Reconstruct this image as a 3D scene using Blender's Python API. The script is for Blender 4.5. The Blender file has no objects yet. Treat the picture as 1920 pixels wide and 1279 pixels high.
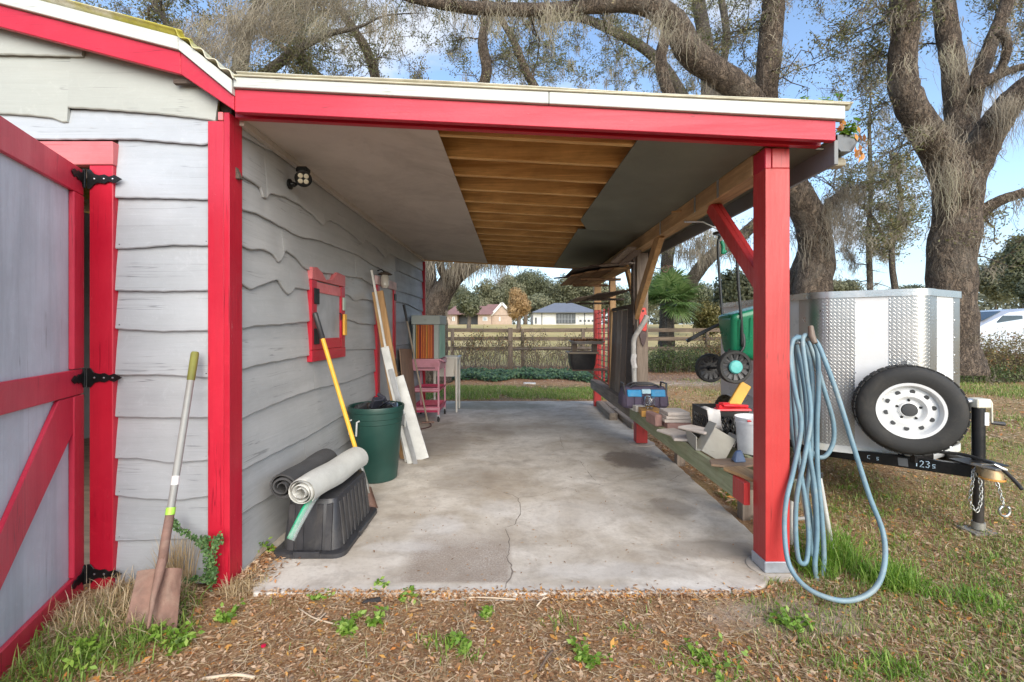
import bpy, bmesh, math, random
import numpy as np
from mathutils import Vector, Matrix, noise

random.seed(7)
R = np.random.default_rng(7)
scene = bpy.context.scene
COL = scene.collection
F, CX, HY, CZ = 854.0, 962.0, 616.0, 1.46      # focal length in pixels of the 1920 photograph, vanishing point, eye height

# ---------------------------------------------------------------- camera
cam_d = bpy.data.cameras.new('camera'); cam = bpy.data.objects.new('camera', cam_d); COL.objects.link(cam)
cam.location = (0, 0, CZ); cam.rotation_euler = (math.radians(90), 0, 0)
cam_d.sensor_width = 36; cam_d.lens = 36 * F / 1920
cam_d.shift_x = -(CX - 960) / 1920; cam_d.shift_y = -(639.5 - HY) / 1920
cam_d.clip_start = .05; cam_d.clip_end = 2000
scene.camera = cam

# ---------------------------------------------------------------- sky, sun, exposure
SUN_EL, SUN_AZ = 29, 164          # azimuth clockwise from +Y: the sun stands behind the camera
w = bpy.data.worlds.new('World'); scene.world = w; w.use_nodes = True
nt = w.node_tree; nt.nodes.clear()
def wn(t, **k):
    n = nt.nodes.new(t)
    for a, b in k.items(): setattr(n, a, b)
    return n
sky = wn('ShaderNodeTexSky', sky_type='NISHITA', sun_disc=False)
sky.sun_elevation = math.radians(SUN_EL); sky.sun_rotation = math.radians(SUN_AZ)
sky.air_density = 1.0; sky.dust_density = .4; sky.ozone_density = 1.6
tc = wn('ShaderNodeTexCoord'); sep = wn('ShaderNodeSeparateXYZ'); nt.links.new(tc.outputs['Generated'], sep.inputs[0])
mx = wn('ShaderNodeMath', operation='MAXIMUM'); nt.links.new(sep.outputs[2], mx.inputs[0]); mx.inputs[1].default_value = 0.0
ad = wn('ShaderNodeMath', operation='ADD'); nt.links.new(mx.outputs[0], ad.inputs[0]); ad.inputs[1].default_value = .22
dv = wn('ShaderNodeVectorMath', operation='DIVIDE'); nt.links.new(tc.outputs['Generated'], dv.inputs[0])
cb = wn('ShaderNodeCombineXYZ')
for i in range(3): nt.links.new(ad.outputs[0], cb.inputs[i])
nt.links.new(cb.outputs[0], dv.inputs[1])
no = wn('ShaderNodeTexNoise'); no.inputs['Scale'].default_value = 1.6; no.inputs['Detail'].default_value = 7; no.inputs['Roughness'].default_value = .58; no.inputs['Distortion'].default_value = .35
nt.links.new(dv.outputs[0], no.inputs['Vector'])
rp = wn('ShaderNodeMapRange'); rp.interpolation_type = 'SMOOTHSTEP'
rp.inputs['From Min'].default_value = .49; rp.inputs['From Max'].default_value = .70; rp.inputs['To Max'].default_value = .8
nt.links.new(no.outputs['Fac'], rp.inputs['Value'])
mc = wn('ShaderNodeMix', data_type='RGBA'); mc.inputs['B'].default_value = (3.3, 3.4, 3.55, 1)
nt.links.new(rp.outputs[0], mc.inputs['Factor']); nt.links.new(sky.outputs[0], mc.inputs['A'])
hm = wn('ShaderNodeMapRange'); hm.inputs['From Min'].default_value = .22; hm.inputs['From Max'].default_value = .0; hm.inputs['To Max'].default_value = .8; nt.links.new(mx.outputs[0], hm.inputs['Value'])
mh = wn('ShaderNodeMix', data_type='RGBA'); mh.inputs['B'].default_value = (1.45, 2.15, 3.2, 1); nt.links.new(hm.outputs[0], mh.inputs['Factor']); nt.links.new(mc.outputs['Result'], mh.inputs['A']); mc = mh
bg = wn('ShaderNodeBackground'); bg.inputs['Strength'].default_value = .135
nt.links.new(mc.outputs['Result'], bg.inputs['Color'])
wo = wn('ShaderNodeOutputWorld'); nt.links.new(bg.outputs[0], wo.inputs['Surface'])

sd = bpy.data.lights.new('sun', 'SUN'); sun = bpy.data.objects.new('sun', sd); COL.objects.link(sun)
sd.energy = 2.35; sd.angle = math.radians(60); sd.color = (1, .90, .745)
a, e = math.radians(SUN_AZ), math.radians(SUN_EL)
to_sun = Vector((math.sin(a) * math.cos(e), math.cos(a) * math.cos(e), math.sin(e)))
sun.rotation_euler = to_sun.to_track_quat('Z', 'Y').to_euler(); sun.location = (0, -5, 12)
scene.view_settings.view_transform = 'Standard'; scene.view_settings.look = 'None'
scene.view_settings.exposure = 1.22; scene.view_settings.gamma = 1; scene.view_settings.use_curve_mapping = False
scene.cycles.max_bounces = 8; scene.cycles.diffuse_bounces = 5; scene.cycles.transparent_max_bounces = 12
scene.cycles.use_denoising = True; scene.cycles.use_adaptive_sampling = True; scene.cycles.adaptive_threshold = .015
scene.cycles.sample_clamp_indirect = 8

# ---------------------------------------------------------------- helpers
def P(x, y, D):                     # a point seen at photo pixel (x, y) standing D metres away
    return Vector(((x - CX) * D / F, D, CZ + (HY - y) * D / F))
def V(*a): return Vector(a)
ORG = {}
def tag(o, label=None, cat=None, group=None, kind=None):
    if label: o['label'] = label
    if cat: o['category'] = cat
    if group: o['group'] = group
    if kind: o['kind'] = kind
    return o
def thing(name, label, cat, loc, group=None):
    o = bpy.data.objects.new(name, None); COL.objects.link(o); o.location = loc; o.empty_display_size = .1
    ORG[o.name] = Vector(loc); return tag(o, label, cat, group)
def kids(o): return [c for c in bpy.data.objects if c.parent == o]
def copy_thing(root, label, loc=None, rotz=None):
    r = root.copy(); COL.objects.link(r); r['label'] = label
    if loc is not None: r.location = loc
    if rotz is not None: r.rotation_euler[2] = rotz
    for c in kids(root):
        k = c.copy(); COL.objects.link(k); k.parent = r
        for g in kids(c):
            q = g.copy(); COL.objects.link(q); q.parent = k
    return r
def frame(a, b, up=(0, 0, 1)):
    z = (Vector(b) - Vector(a)).normalized(); u = Vector(up)
    if abs(z.dot(u)) > .98: u = Vector((1, 0, 0)) if abs(z.x) < .9 else Vector((0, 1, 0))
    x = u.cross(z).normalized(); y = z.cross(x)
    return x, y, z
def smooth_path(pts, n=6):
    pts = [Vector(p) for p in pts]; out = []
    q = [pts[0] * 2 - pts[1]] + pts + [pts[-1] * 2 - pts[-2]]
    for i in range(1, len(q) - 2):
        for k in range(n):
            t = k / n; a, b, c, d = q[i - 1], q[i], q[i + 1], q[i + 2]
            out.append(.5 * ((2 * b) + (c - a) * t + (2 * a - 5 * b + 4 * c - d) * t * t + (3 * b - a - 3 * c + d) * t ** 3))
    out.append(pts[-1]); return out
class MB:
    def __init__(s, M=None): s.v = []; s.f = []; s.M = M
    def add(s, vs, fs):
        o = len(s.v)
        s.v += [(s.M @ Vector(p)) if s.M else Vector(p) for p in vs]
        s.f += [tuple(i + o for i in f) for f in fs]; return s
    def b(s, x0, x1, y0, y1, z0, z1):
        return s.add([(x, y, z) for z in (z0, z1) for y in (y0, y1) for x in (x0, x1)],
                     [(0, 2, 3, 1), (4, 5, 7, 6), (0, 1, 5, 4), (2, 6, 7, 3), (0, 4, 6, 2), (1, 3, 7, 5)])
    def hexa(s, bot, top):          # 4 bottom points ccw seen from above, 4 top points
        return s.add(list(bot) + list(top), [(3, 2, 1, 0), (4, 5, 6, 7), (0, 1, 5, 4), (1, 2, 6, 5), (2, 3, 7, 6), (3, 0, 4, 7)])
    def beam(s, a, b, w, h, up=(0, 0, 1)):
        x, y, z = frame(a, b, up); a = Vector(a); b = Vector(b)
        return s.add([p + x * (w / 2 * i) + y * (h / 2 * j) for p in (a, b) for i, j in ((-1, -1), (1, -1), (1, 1), (-1, 1))],
                     [(3, 2, 1, 0), (4, 5, 6, 7), (0, 1, 5, 4), (1, 2, 6, 5), (2, 3, 7, 6), (3, 0, 4, 7)])
    def tube(s, pts, r, seg=8, caps=True, bump=0, closed=False):
        pts = [Vector(p) for p in pts]; n = len(pts)
        if not hasattr(r, '__len__'): r = [r] * n
        x, y, z = frame(pts[0], pts[1]); vs = []
        for i, p in enumerate(pts):
            t = (pts[min(i + 1, n - 1)] - pts[max(i - 1, 0)]).normalized()
            if t.length < .5: t = z
            x = (x - t * x.dot(t)).normalized(); y = t.cross(x)
            for k in range(seg):
                a = 2 * math.pi * k / seg; d = x * math.cos(a) + y * math.sin(a)
                rr = r[i]
                if bump: rr *= 1 + bump * noise.noise((p + d * r[i]) * (1.6 / max(r[i], .05) * .5)) + bump * .5 * noise.noise((p + d * r[i]) * 5)
                vs.append(p + d * rr)
        fs = [(i * seg + k, i * seg + (k + 1) % seg, (i + 1) * seg + (k + 1) % seg, (i + 1) * seg + k) for i in range(n - 1) for k in range(seg)]
        if caps: fs += [tuple(range(seg - 1, -1, -1)), tuple((n - 1) * seg + k for k in range(seg))]
        return s.add(vs, fs)
    def lathe(s, prof, c=(0, 0, 0), axis=(0, 0, 1), seg=24, caps=False, sx=1):
        x, y, z = frame((0, 0, 0), axis, (0, 0, 1) if abs(Vector(axis).normalized().z) < .9 else (0, 1, 0)); c = Vector(c); vs = []
        for r, h in prof:
            for k in range(seg):
                a = 2 * math.pi * k / seg; vs.append(c + z * h + x * (r * math.cos(a) * sx) + y * (r * math.sin(a)))
        n = len(prof)
        fs = [(i * seg + k, i * seg + (k + 1) % seg, (i + 1) * seg + (k + 1) % seg, (i + 1) * seg + k) for i in range(n - 1) for k in range(seg)]
        if caps: fs += [tuple(range(seg - 1, -1, -1)), tuple((n - 1) * seg + k for k in range(seg))]
        return s.add(vs, fs)
    def cyl(s, a, b, r, seg=12): return s.tube([a, b], r, seg)
    def prism(s, out, o, ux, uy, n, t):   # 2-D outline in the plane (ux, uy) at o, pushed t along n
        o, ux, uy, n = map(Vector, (o, ux, uy, n)); k = len(out)
        base = [o + ux * a + uy * b for a, b in out]
        return s.add(base + [p + n * t for p in base],
                     [tuple(range(k - 1, -1, -1)), tuple(range(k, 2 * k))] + [(i, (i + 1) % k, k + (i + 1) % k, k + i) for i in range(k)])
    def build(s, name, mat, parent=None, bevel=0, smooth=None, label=None, kind=None, fix=True, bseg=1):
        org = ORG.get(parent.name, Vector((0, 0, 0))) if parent else Vector((0, 0, 0))
        me = bpy.data.meshes.new(name); me.from_pydata([tuple(p - org) for p in s.v], [], s.f)
        if bevel or fix:
            bm = bmesh.new(); bm.from_mesh(me)
            if fix: bmesh.ops.recalc_face_normals(bm, faces=bm.faces)
            if bevel:
                es = [e for e in bm.edges if len(e.link_faces) == 2 and e.calc_face_angle(0) > .6]
                bmesh.ops.bevel(bm, geom=es, offset=bevel, segments=bseg, affect='EDGES', clamp_overlap=True, profile=.6)
            bm.to_mesh(me); bm.free()
        if smooth:
            for p in me.polygons: p.use_smooth = True
            if smooth is not True: me.set_sharp_from_angle(angle=math.radians(smooth))
        me.materials.append(mat)
        o = bpy.data.objects.new(name, me); COL.objects.link(o)
        if parent: o.parent = parent; ORG[o.name] = org
        return tag(o, label, kind=kind)
def solo(mb, name, mat, label, cat, loc, **k):   # a top-level thing that is one mesh, its origin at its base
    g = k.pop('group', None); ORG['_tmp'] = Vector(loc)
    mb.v = [p - Vector(loc) for p in mb.v]
    o = mb.build(name, mat, None, **k); o.location = loc; ORG[o.name] = Vector(loc)
    return tag(o, label, cat, g)
def npmesh(name, verts, faces, mat, parent=None, rnd=None, kind=None, label=None, loc=None):
    org = ORG.get(parent.name, Vector((0, 0, 0))) if parent else Vector(loc or (0, 0, 0))
    verts = np.asarray(verts, np.float32) - np.array(org, np.float32); faces = np.asarray(faces, np.int32)
    me = bpy.data.meshes.new(name); nf, k = faces.shape
    me.vertices.add(len(verts)); me.vertices.foreach_set('co', verts.ravel())
    me.loops.add(nf * k); me.loops.foreach_set('vertex_index', faces.ravel())
    me.polygons.add(nf); me.polygons.foreach_set('loop_start', np.arange(nf, dtype=np.int32) * k)
    me.polygons.foreach_set('loop_total', np.full(nf, k, np.int32))
    if rnd is not None:
        at = me.attributes.new('rnd', 'FLOAT', 'FACE'); at.data.foreach_set('value', np.asarray(rnd, np.float32))
    me.update(calc_edges=True); me.materials.append(mat)
    o = bpy.data.objects.new(name, me); COL.objects.link(o)
    if parent: o.parent = parent; ORG[o.name] = org
    else: o.location = org
    return tag(o, label, kind=kind)
def unit(a): return a / np.maximum(np.linalg.norm(a, axis=-1, keepdims=True), 1e-9)
def rdir(n): return unit(R.normal(size=(n, 3)))
def leaf_geo(c, d, L, W, n=None):    # folded diamond leaves: centres, directions, length, width
    k = len(c); n = rdir(k) if n is None else n
    s = unit(np.cross(d, n)); n2 = np.cross(s, d); L = np.broadcast_to(L, k)[:, None]; W = np.broadcast_to(W, k)[:, None]
    v = np.stack([c - d * L / 2, c + s * W / 2 + n2 * W * .18, c + d * L / 2, c - s * W / 2 + n2 * W * .18], 1).reshape(-1, 3)
    return v, np.arange(4 * k).reshape(k, 4)
def ribbon_geo(pts, w, side):        # pts (n,k,3), w (n,k), side (n,3)
    n, k, _ = pts.shape
    s = side[:, None, :] * w[:, :, None] / 2
    v = np.stack([pts - s, pts + s], 2).reshape(-1, 3)
    b = (np.arange(n) * 2 * k)[:, None] + (np.arange(k - 1) * 2)[None, :]
    f = np.stack([b, b + 1, b + 3, b + 2], -1).reshape(-1, 4)
    return v, f
def stick_geo(a, b, ra, rb):         # three-sided sticks
    n = len(a); d = unit(b - a); x = unit(np.cross(d, rdir(n))); y = np.cross(d, x); v = []
    ra = np.broadcast_to(ra, n)[:, None]; rb = np.broadcast_to(rb, n)[:, None]
    for p, r in ((a, ra), (b, rb)):
        for k in range(3):
            t = 2 * math.pi * k / 3; v.append(p + (x * math.cos(t) + y * math.sin(t)) * r)
    v = np.stack(v, 1).reshape(-1, 3); o = (np.arange(n) * 6)[:, None]
    f = np.concatenate([o + np.array([[0, 1, 4, 3]]), o + np.array([[1, 2, 5, 4]]), o + np.array([[2, 0, 3, 5]])])
    return v, f
def merge(*g):
    vs, fs, o = [], [], 0
    for v, f in g: vs.append(v); fs.append(f + o); o += len(v)
    return np.concatenate(vs), np.concatenate(fs)

# ---------------------------------------------------------------- materials
class NT:
    def __init__(s, name):
        s.m = bpy.data.materials.new(name); s.m.use_nodes = True; s.t = s.m.node_tree; s.t.nodes.clear()
        s.out = s.n('ShaderNodeOutputMaterial'); s.tc = s.n('ShaderNodeTexCoord')
    def n(s, t, ins=None, **k):
        n = s.t.nodes.new(t)
        for a, b in k.items(): setattr(n, a, b)
        for a, b in (ins or {}).items(): s.set(n.inputs[a], b)
        return n
    def set(s, sock, v):
        if isinstance(v, bpy.types.NodeSocket): s.t.links.new(v, sock)
        elif isinstance(v, (tuple, list)) and len(v) == 3 and sock.type == 'RGBA': sock.default_value = (*v, 1)
        else: sock.default_value = v
    def vec(s, scale=(1, 1, 1), rand=True):
        m = s.n('ShaderNodeMapping', {'Vector': s.tc.outputs['Object'], 'Scale': scale})
        if rand:
            oi = s.n('ShaderNodeObjectInfo'); mm = s.n('ShaderNodeMath', {0: oi.outputs['Random'], 1: 37.0}, operation='MULTIPLY')
            a = s.n('ShaderNodeVectorMath', {0: m.outputs[0], 1: mm.outputs[0]}, operation='ADD'); return a.outputs[0]
        return m.outputs[0]
    def noise(s, vec, scale, detail=5, rough=.6, dist=0):
        return s.n('ShaderNodeTexNoise', {'Vector': vec, 'Scale': scale, 'Detail': detail, 'Roughness': rough, 'Distortion': dist}).outputs['Fac']
    def ramp(s, f, stops):
        r = s.n('ShaderNodeValToRGB', {'Fac': f}); e = r.color_ramp.elements
        while len(e) < len(stops): e.new(.5)
        for i, (p, c) in enumerate(stops):
            e[i].position = p; e[i].color = (*c, 1) if hasattr(c, '__len__') else (c, c, c, 1)
        return r.outputs['Color']
    def mr(s, f, a, b, c=0, d=1):
        return s.n('ShaderNodeMapRange', {'Value': f, 'From Min': a, 'From Max': b, 'To Min': c, 'To Max': d}).outputs[0]
    def mix(s, f, a, b, t='MIX'):
        m = s.n('ShaderNodeMix', data_type='RGBA', blend_type=t)
        s.set(m.inputs['Factor'], f); s.set(m.inputs['A'], a); s.set(m.inputs['B'], b); return m.outputs['Result']
    def math(s, op, a, b=0.0, c=0.0):
        return s.n('ShaderNodeMath', {0: a, 1: b, 2: c}, operation=op).outputs[0]
    def bump(s, h, strength=.3, dist=.01, normal=None):
        i = {'Height': h, 'Strength': strength, 'Distance': dist}
        if normal is not None: i['Normal'] = normal
        return s.n('ShaderNodeBump', i).outputs[0]
    def bsdf(s, col, rough=.6, metal=0., normal=None, **k):
        i = {'Base Color': col, 'Roughness': rough, 'Metallic': metal}
        if normal is not None: i['Normal'] = normal
        i.update(k); b = s.n('ShaderNodeBsdfPrincipled', i); s.t.links.new(b.outputs[0], s.out.inputs['Surface']); return b
def hsv(c, k): return tuple(max(0, min(1, x * k)) for x in c)
MC = {}
def plain(name, col, rough=.5, metal=0., var=.18, scale=6, bump=.15, bscale=60, dirt=.0, dirtcol=(.12, .09, .06), **k):
    if name in MC: return MC[name]
    t = NT(name); v = t.vec(); n1 = t.noise(v, scale, 6, .65)
    c = t.mix(t.mr(n1, .3, .7), hsv(col, 1 - var), hsv(col, 1 + var))
    if dirt:
        d = t.noise(v, scale * .6, 9, .75, .6); c = t.mix(t.math('MULTIPLY', t.mr(d, .48, .72), dirt), c, dirtcol)
    n2 = t.noise(v, bscale, 3, .6)
    rg = t.mr(n1, .3, .7, max(rough - .08, .03), min(1, rough + .08))
    t.bsdf(c, rg, metal, t.bump(n2, bump, .004), **k); MC[name] = t.m; return t.m
def paint(name, col, axis='z', rough=.38, worn=.12, under=(.35, .25, .17), fade=.12, grain=.5, stain=.35):
    """Brushed paint on wood; grain runs along the axis; chips show the wood beneath."""
    if name in MC: return MC[name]
    t = NT(name); st = {'z': (1, 1, .07), 'x': (.07, 1, 1), 'y': (1, .07, 1)}[axis]
    v = t.vec(); g = t.vec(st)
    gr = t.noise(g, 38, 6, .6, .4); big = t.noise(v, 1.7, 5, .6); mid = t.noise(g, 7, 6, .7, .5)
    c = t.mix(t.mr(big, .3, .72), hsv(col, 1 - fade), tuple(min(1, x * (1 + fade * .5) + fade * .1) for x in col))
    c = t.mix(t.math('MULTIPLY', t.mr(mid, .46, .72), stain), c, hsv(col, .66)); blot = t.noise(v, 11, 8, .8, 1.2); c = t.mix(t.math('MULTIPLY', t.mr(blot, .55, .68), .35), c, tuple(min(1, q * 1.22 + .02) for q in col))
    ck = t.noise(t.vec(tuple(1 if q == 1 else .025 for q in st)), 17, 3, .5, .2); ckm = t.math('MULTIPLY', t.mr(t.math('ABSOLUTE', t.math('SUBTRACT', ck, .5)), .008, .002), t.mr(t.noise(v, 2.6, 3), .5, .58)); c = t.mix(t.math('MULTIPLY', ckm, .6), c, hsv(col, .3))
    chip = t.noise(t.vec(tuple(1 if s == 1 else .35 for s in st)), 23, 9, .75, .3)
    c = t.mix(t.math('MULTIPLY', t.mr(chip, .655, .68), min(1, worn * 6)), c, under)
    nm = t.bump(gr, grain, .003); nm = t.bump(blot, .3, .003, nm)
    t.bsdf(c, t.mr(mid, .3, .75, rough - .07, rough + .16), 0., nm); MC[name] = t.m; return t.m
def wood(name, c1, c2, axis='z', rough=.7, knots=True, stain=.3, staincol=(.08, .06, .045)):
    if name in MC: return MC[name]
    t = NT(name); st = {'z': (1, 1, .06), 'x': (.06, 1, 1), 'y': (1, .06, 1)}[axis]
    v = t.vec(); g = t.vec(st)
    wv = t.noise(g, 16, 7, .62, 1.2); fine = t.noise(g, 90, 4, .6)
    c = t.mix(t.mr(wv, .32, .68), c1, c2); c = t.mix(t.math('MULTIPLY', t.mr(fine, .45, .75), .35), c, hsv(c1, .5))
    if knots:
        kv = t.n('ShaderNodeTexVoronoi', {'Vector': t.vec(tuple(1 if s == 1 else .45 for s in st)), 'Scale': 2.6, 'Randomness': 1.}).outputs['Distance']
        c = t.mix(t.mr(kv, .05, .09, .85, 0), c, hsv(c1, .25))
    d = t.noise(v, 2.3, 7, .7, .5); c = t.mix(t.math('MULTIPLY', t.mr(d, .42, .7), stain), c, staincol)
    t.bsdf(c, rough, 0., t.bump(t.math('ADD', wv, fine), .35, .003)); MC[name] = t.m; return t.m
def foliage(name, stops, trans=.35, rough=.55):
    if name in MC: return MC[name]
    t = NT(name); a = t.n('ShaderNodeAttribute', attribute_name='rnd').outputs['Fac']
    c = t.ramp(a, stops)
    b = t.n('ShaderNodeBsdfPrincipled', {'Base Color': c, 'Roughness': rough}); tr = t.n('ShaderNodeBsdfTranslucent', {'Color': c})
    m = t.n('ShaderNodeMixShader', {0: trans, 1: b.outputs[0], 2: tr.outputs[0]}); t.t.links.new(m.outputs[0], t.out.inputs['Surface'])
    MC[name] = t.m; return t.m
def bark(name, c1, c2, c3=(.2, .2, .17), scale=1.):
    if name in MC: return MC[name]
    t = NT(name); v2 = t.vec(rand=False)
    wp = t.n('ShaderNodeVectorMath', {0: t.n('ShaderNodeTexNoise', {'Vector': v2, 'Scale': 7 * scale, 'Detail': 5}).outputs['Color'], 1: (.16, .16, .2)}, operation='MULTIPLY').outputs[0]
    v = t.n('ShaderNodeVectorMath', {0: t.vec((1, 1, .3), False), 1: wp}, operation='ADD').outputs[0]
    r1 = t.math('ABSOLUTE', t.math('SUBTRACT', t.noise(v, 13 * scale, 5, .6, .4), .5)); r1 = t.mr(r1, 0, .16)
    vo = t.n('ShaderNodeTexVoronoi', {'Vector': v, 'Scale': 34 * scale}, feature='DISTANCE_TO_EDGE').outputs['Distance']
    n = t.noise(v2, 55 * scale, 8, .75, .6); big = t.noise(v2, 1.9, 7, .7, .3); med = t.noise(v2, 9, 6, .7)
    h = t.math('ADD', t.math('ADD', r1, t.math('MULTIPLY', t.mr(vo, 0, .22), .45)), t.math('MULTIPLY', n, 1.1))
    c = t.mix(t.mr(h, .75, 1.7), c1, c2); c = t.mix(t.mr(med, .5, .75, 0, .4), c, hsv(c2, 1.4)); c = t.mix(t.mr(big, .52, .66, 0, .45), c, c3)
    t.bsdf(c, .92, 0., t.bump(h, 1., .05)); MC[name] = t.m; return t.m

GREY = (.38, .405, .435); RED = (.46, .005, .026); REDPOST = (.46, .028, .028)
m_sid = paint('siding_paint', GREY, 'x', .42, .03, fade=.14, grain=.6, stain=.35)
m_sidy = paint('siding_paint_side', (.40, .405, .41), 'y', .45, .03, fade=.12, grain=.6, stain=.5)
m_gable = paint('gable_paint', (.36, .375, .345), 'x', .5, .02, fade=.08, grain=.5, stain=.25)
m_redz = paint('red_paint_upright', RED, 'z', .32, .05, (.6, .3, .3), .15, .35)
m_redx = paint('red_paint_level', (.50, .008, .03), 'x', .3, .04, (.65, .35, .35), .15, .5)
m_redy = paint('red_paint_deep', RED, 'y', .32, .04, (.6, .3, .3), .15, .5)
m_post = paint('post_paint', REDPOST, 'z', .36, .05, (.55, .25, .2), .16, .9)
m_pink = paint('faded_red_paint', (.62, .15, .16), 'x', .45, .10, (.66, .5, .45), .3, .8)
m_white = paint('white_trim_paint', (.50, .52, .49), 'x', .45, .03, (.35, .33, .27), .08, .2)
m_door = paint('door_panel_paint', (.45, .51, .575), 'z', .4, .05, (.62, .62, .62), .22, .6, .7)
m_pine = wood('pine_rafter', (.48, .25, .075), (.86, .55, .22), 'x', .65, True, .3, (.09, .04, .015))
m_piney = wood('pine_beam', (.34, .19, .08), (.58, .37, .18), 'y', .65, True, .35)
m_pinez = wood('pine_upright', (.36, .19, .07), (.58, .35, .16), 'z', .6, True, .25)
m_greyz = wood('weathered_upright', (.20, .15, .115), (.36, .29, .23), 'z', .8, True, .4)
m_greyy = wood('weathered_lengthwise', (.17, .13, .10), (.34, .28, .22), 'y', .85, True, .4)
m_greyx = wood('weathered_crosswise', (.16, .12, .09), (.30, .235, .18), 'x', .85, True, .4)
m_darkw = wood('dark_old_board', (.045, .033, .027), (.13, .095, .075), 'y', .85, False, .4)
m_green = wood('green_stained_rail', (.25, .29, .15), (.42, .43, .28), 'y', .75, False, .45, (.2, .14, .08))
m_deck = wood('roof_deck', (.18, .09, .04), (.30, .16, .07), 'y', .8)
m_black = plain('black_iron', (.02, .021, .022), .45, .6, .2, 20, .3, 120)
m_steel = plain('galvanised_steel', (.55, .57, .60), .35, .9, .12, 9, .1, 80)
m_plastb = plain('black_plastic', (.028, .028, .032), .42, 0., .2, 8, .1, 90, .35, (.13, .12, .11))
m_rubber = plain('rubber', (.022, .022, .022), .75, 0., .25, 12, .2, 100, .5, (.07, .062, .05))
m_soffit = plain('soffit_panel_paint', (.50, .45, .405), .7, 0., .1, 2, .15, 40, .45, (.18, .14, .11))
m_soffitg = plain('dark_green_soffit', (.15, .16, .13), .6, 0., .25, 2, .15, 40, .35, (.11, .09, .065))
m_fascia = plain('grey_fascia', (.17, .18, .19), .5, 0., .12, 3, .1, 40, .3)
m_gutter = plain('grey_gutter', (.075, .085, .095), .4, .3, .15, 4, .1, 40, .4)
def mk_roof():
    t = NT('corrugated_roofing'); v = t.vec(rand=False); n = t.noise(v, 2.2, 8, .7, .4); n2 = t.noise(v, 14, 6, .7)
    c = t.mix(t.mr(n, .42, .6), (.60, .58, .46), (.44, .40, .07)); c = t.mix(t.mr(n2, .5, .75, 0, .7), c, (.17, .15, .05))
    t.bsdf(c, .8, 0., t.bump(n2, .4, .01)); return t.m
m_roof = mk_roof()
# ================================================================ THE SETTING
def gz(x, y):
    x = np.asarray(x, float); y = np.asarray(y, float)
    far = np.clip((y - 17) / 43, 0, 1); far = far * far * (3 - 2 * far) * 1.15 + np.clip((y - 60) / 200, 0, 3) * 1.0
    right = .055 * np.exp(-(((x - 3.6) / 1.6) ** 2 + ((y - 3.6) / 1.6) ** 2))
    und = .012 * np.sin(x * 2.3 + 1.1 * np.sin(y * 1.7)) * np.cos(y * 2.1 + .6) + .006 * np.sin(x * 7.1 + 2) * np.sin(y * 6.3)
    base = -.032 + .02 * np.clip((y - 8.5) / 3, 0, 1)
    house = np.clip((-1.3 - x) * 3, 0, 1) * np.clip((y - 2.6) * 4, 0, 1) * np.clip((9 - y) * 2, 0, 1)
    return base + far * 1.75 + right + und * (1 - house) - house * .03
def axis_pts(lo, hi, near_lo, near_hi, step, grow=1.16):
    a = list(np.arange(near_lo, near_hi + 1e-6, step)); s = step; p = near_hi
    while p < hi: s *= grow; p += s; a.append(min(p, hi))
    s = step; p = near_lo
    while p > lo: s *= grow; p -= s; a.insert(0, max(p, lo))
    return np.array(a)
gxs = axis_pts(-420, 420, -3, 5, .09); gys = axis_pts(-60, 520, 1.2, 6, .09)
GX, GY = np.meshgrid(gxs, gys); GZ = gz(GX, GY)
nx, ny = len(gxs), len(gys); i0 = (np.arange(ny - 1)[:, None] * nx + np.arange(nx - 1)[None, :]).reshape(-1)
gf = np.stack([i0, i0 + 1, i0 + nx + 1, i0 + nx], 1)
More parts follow.
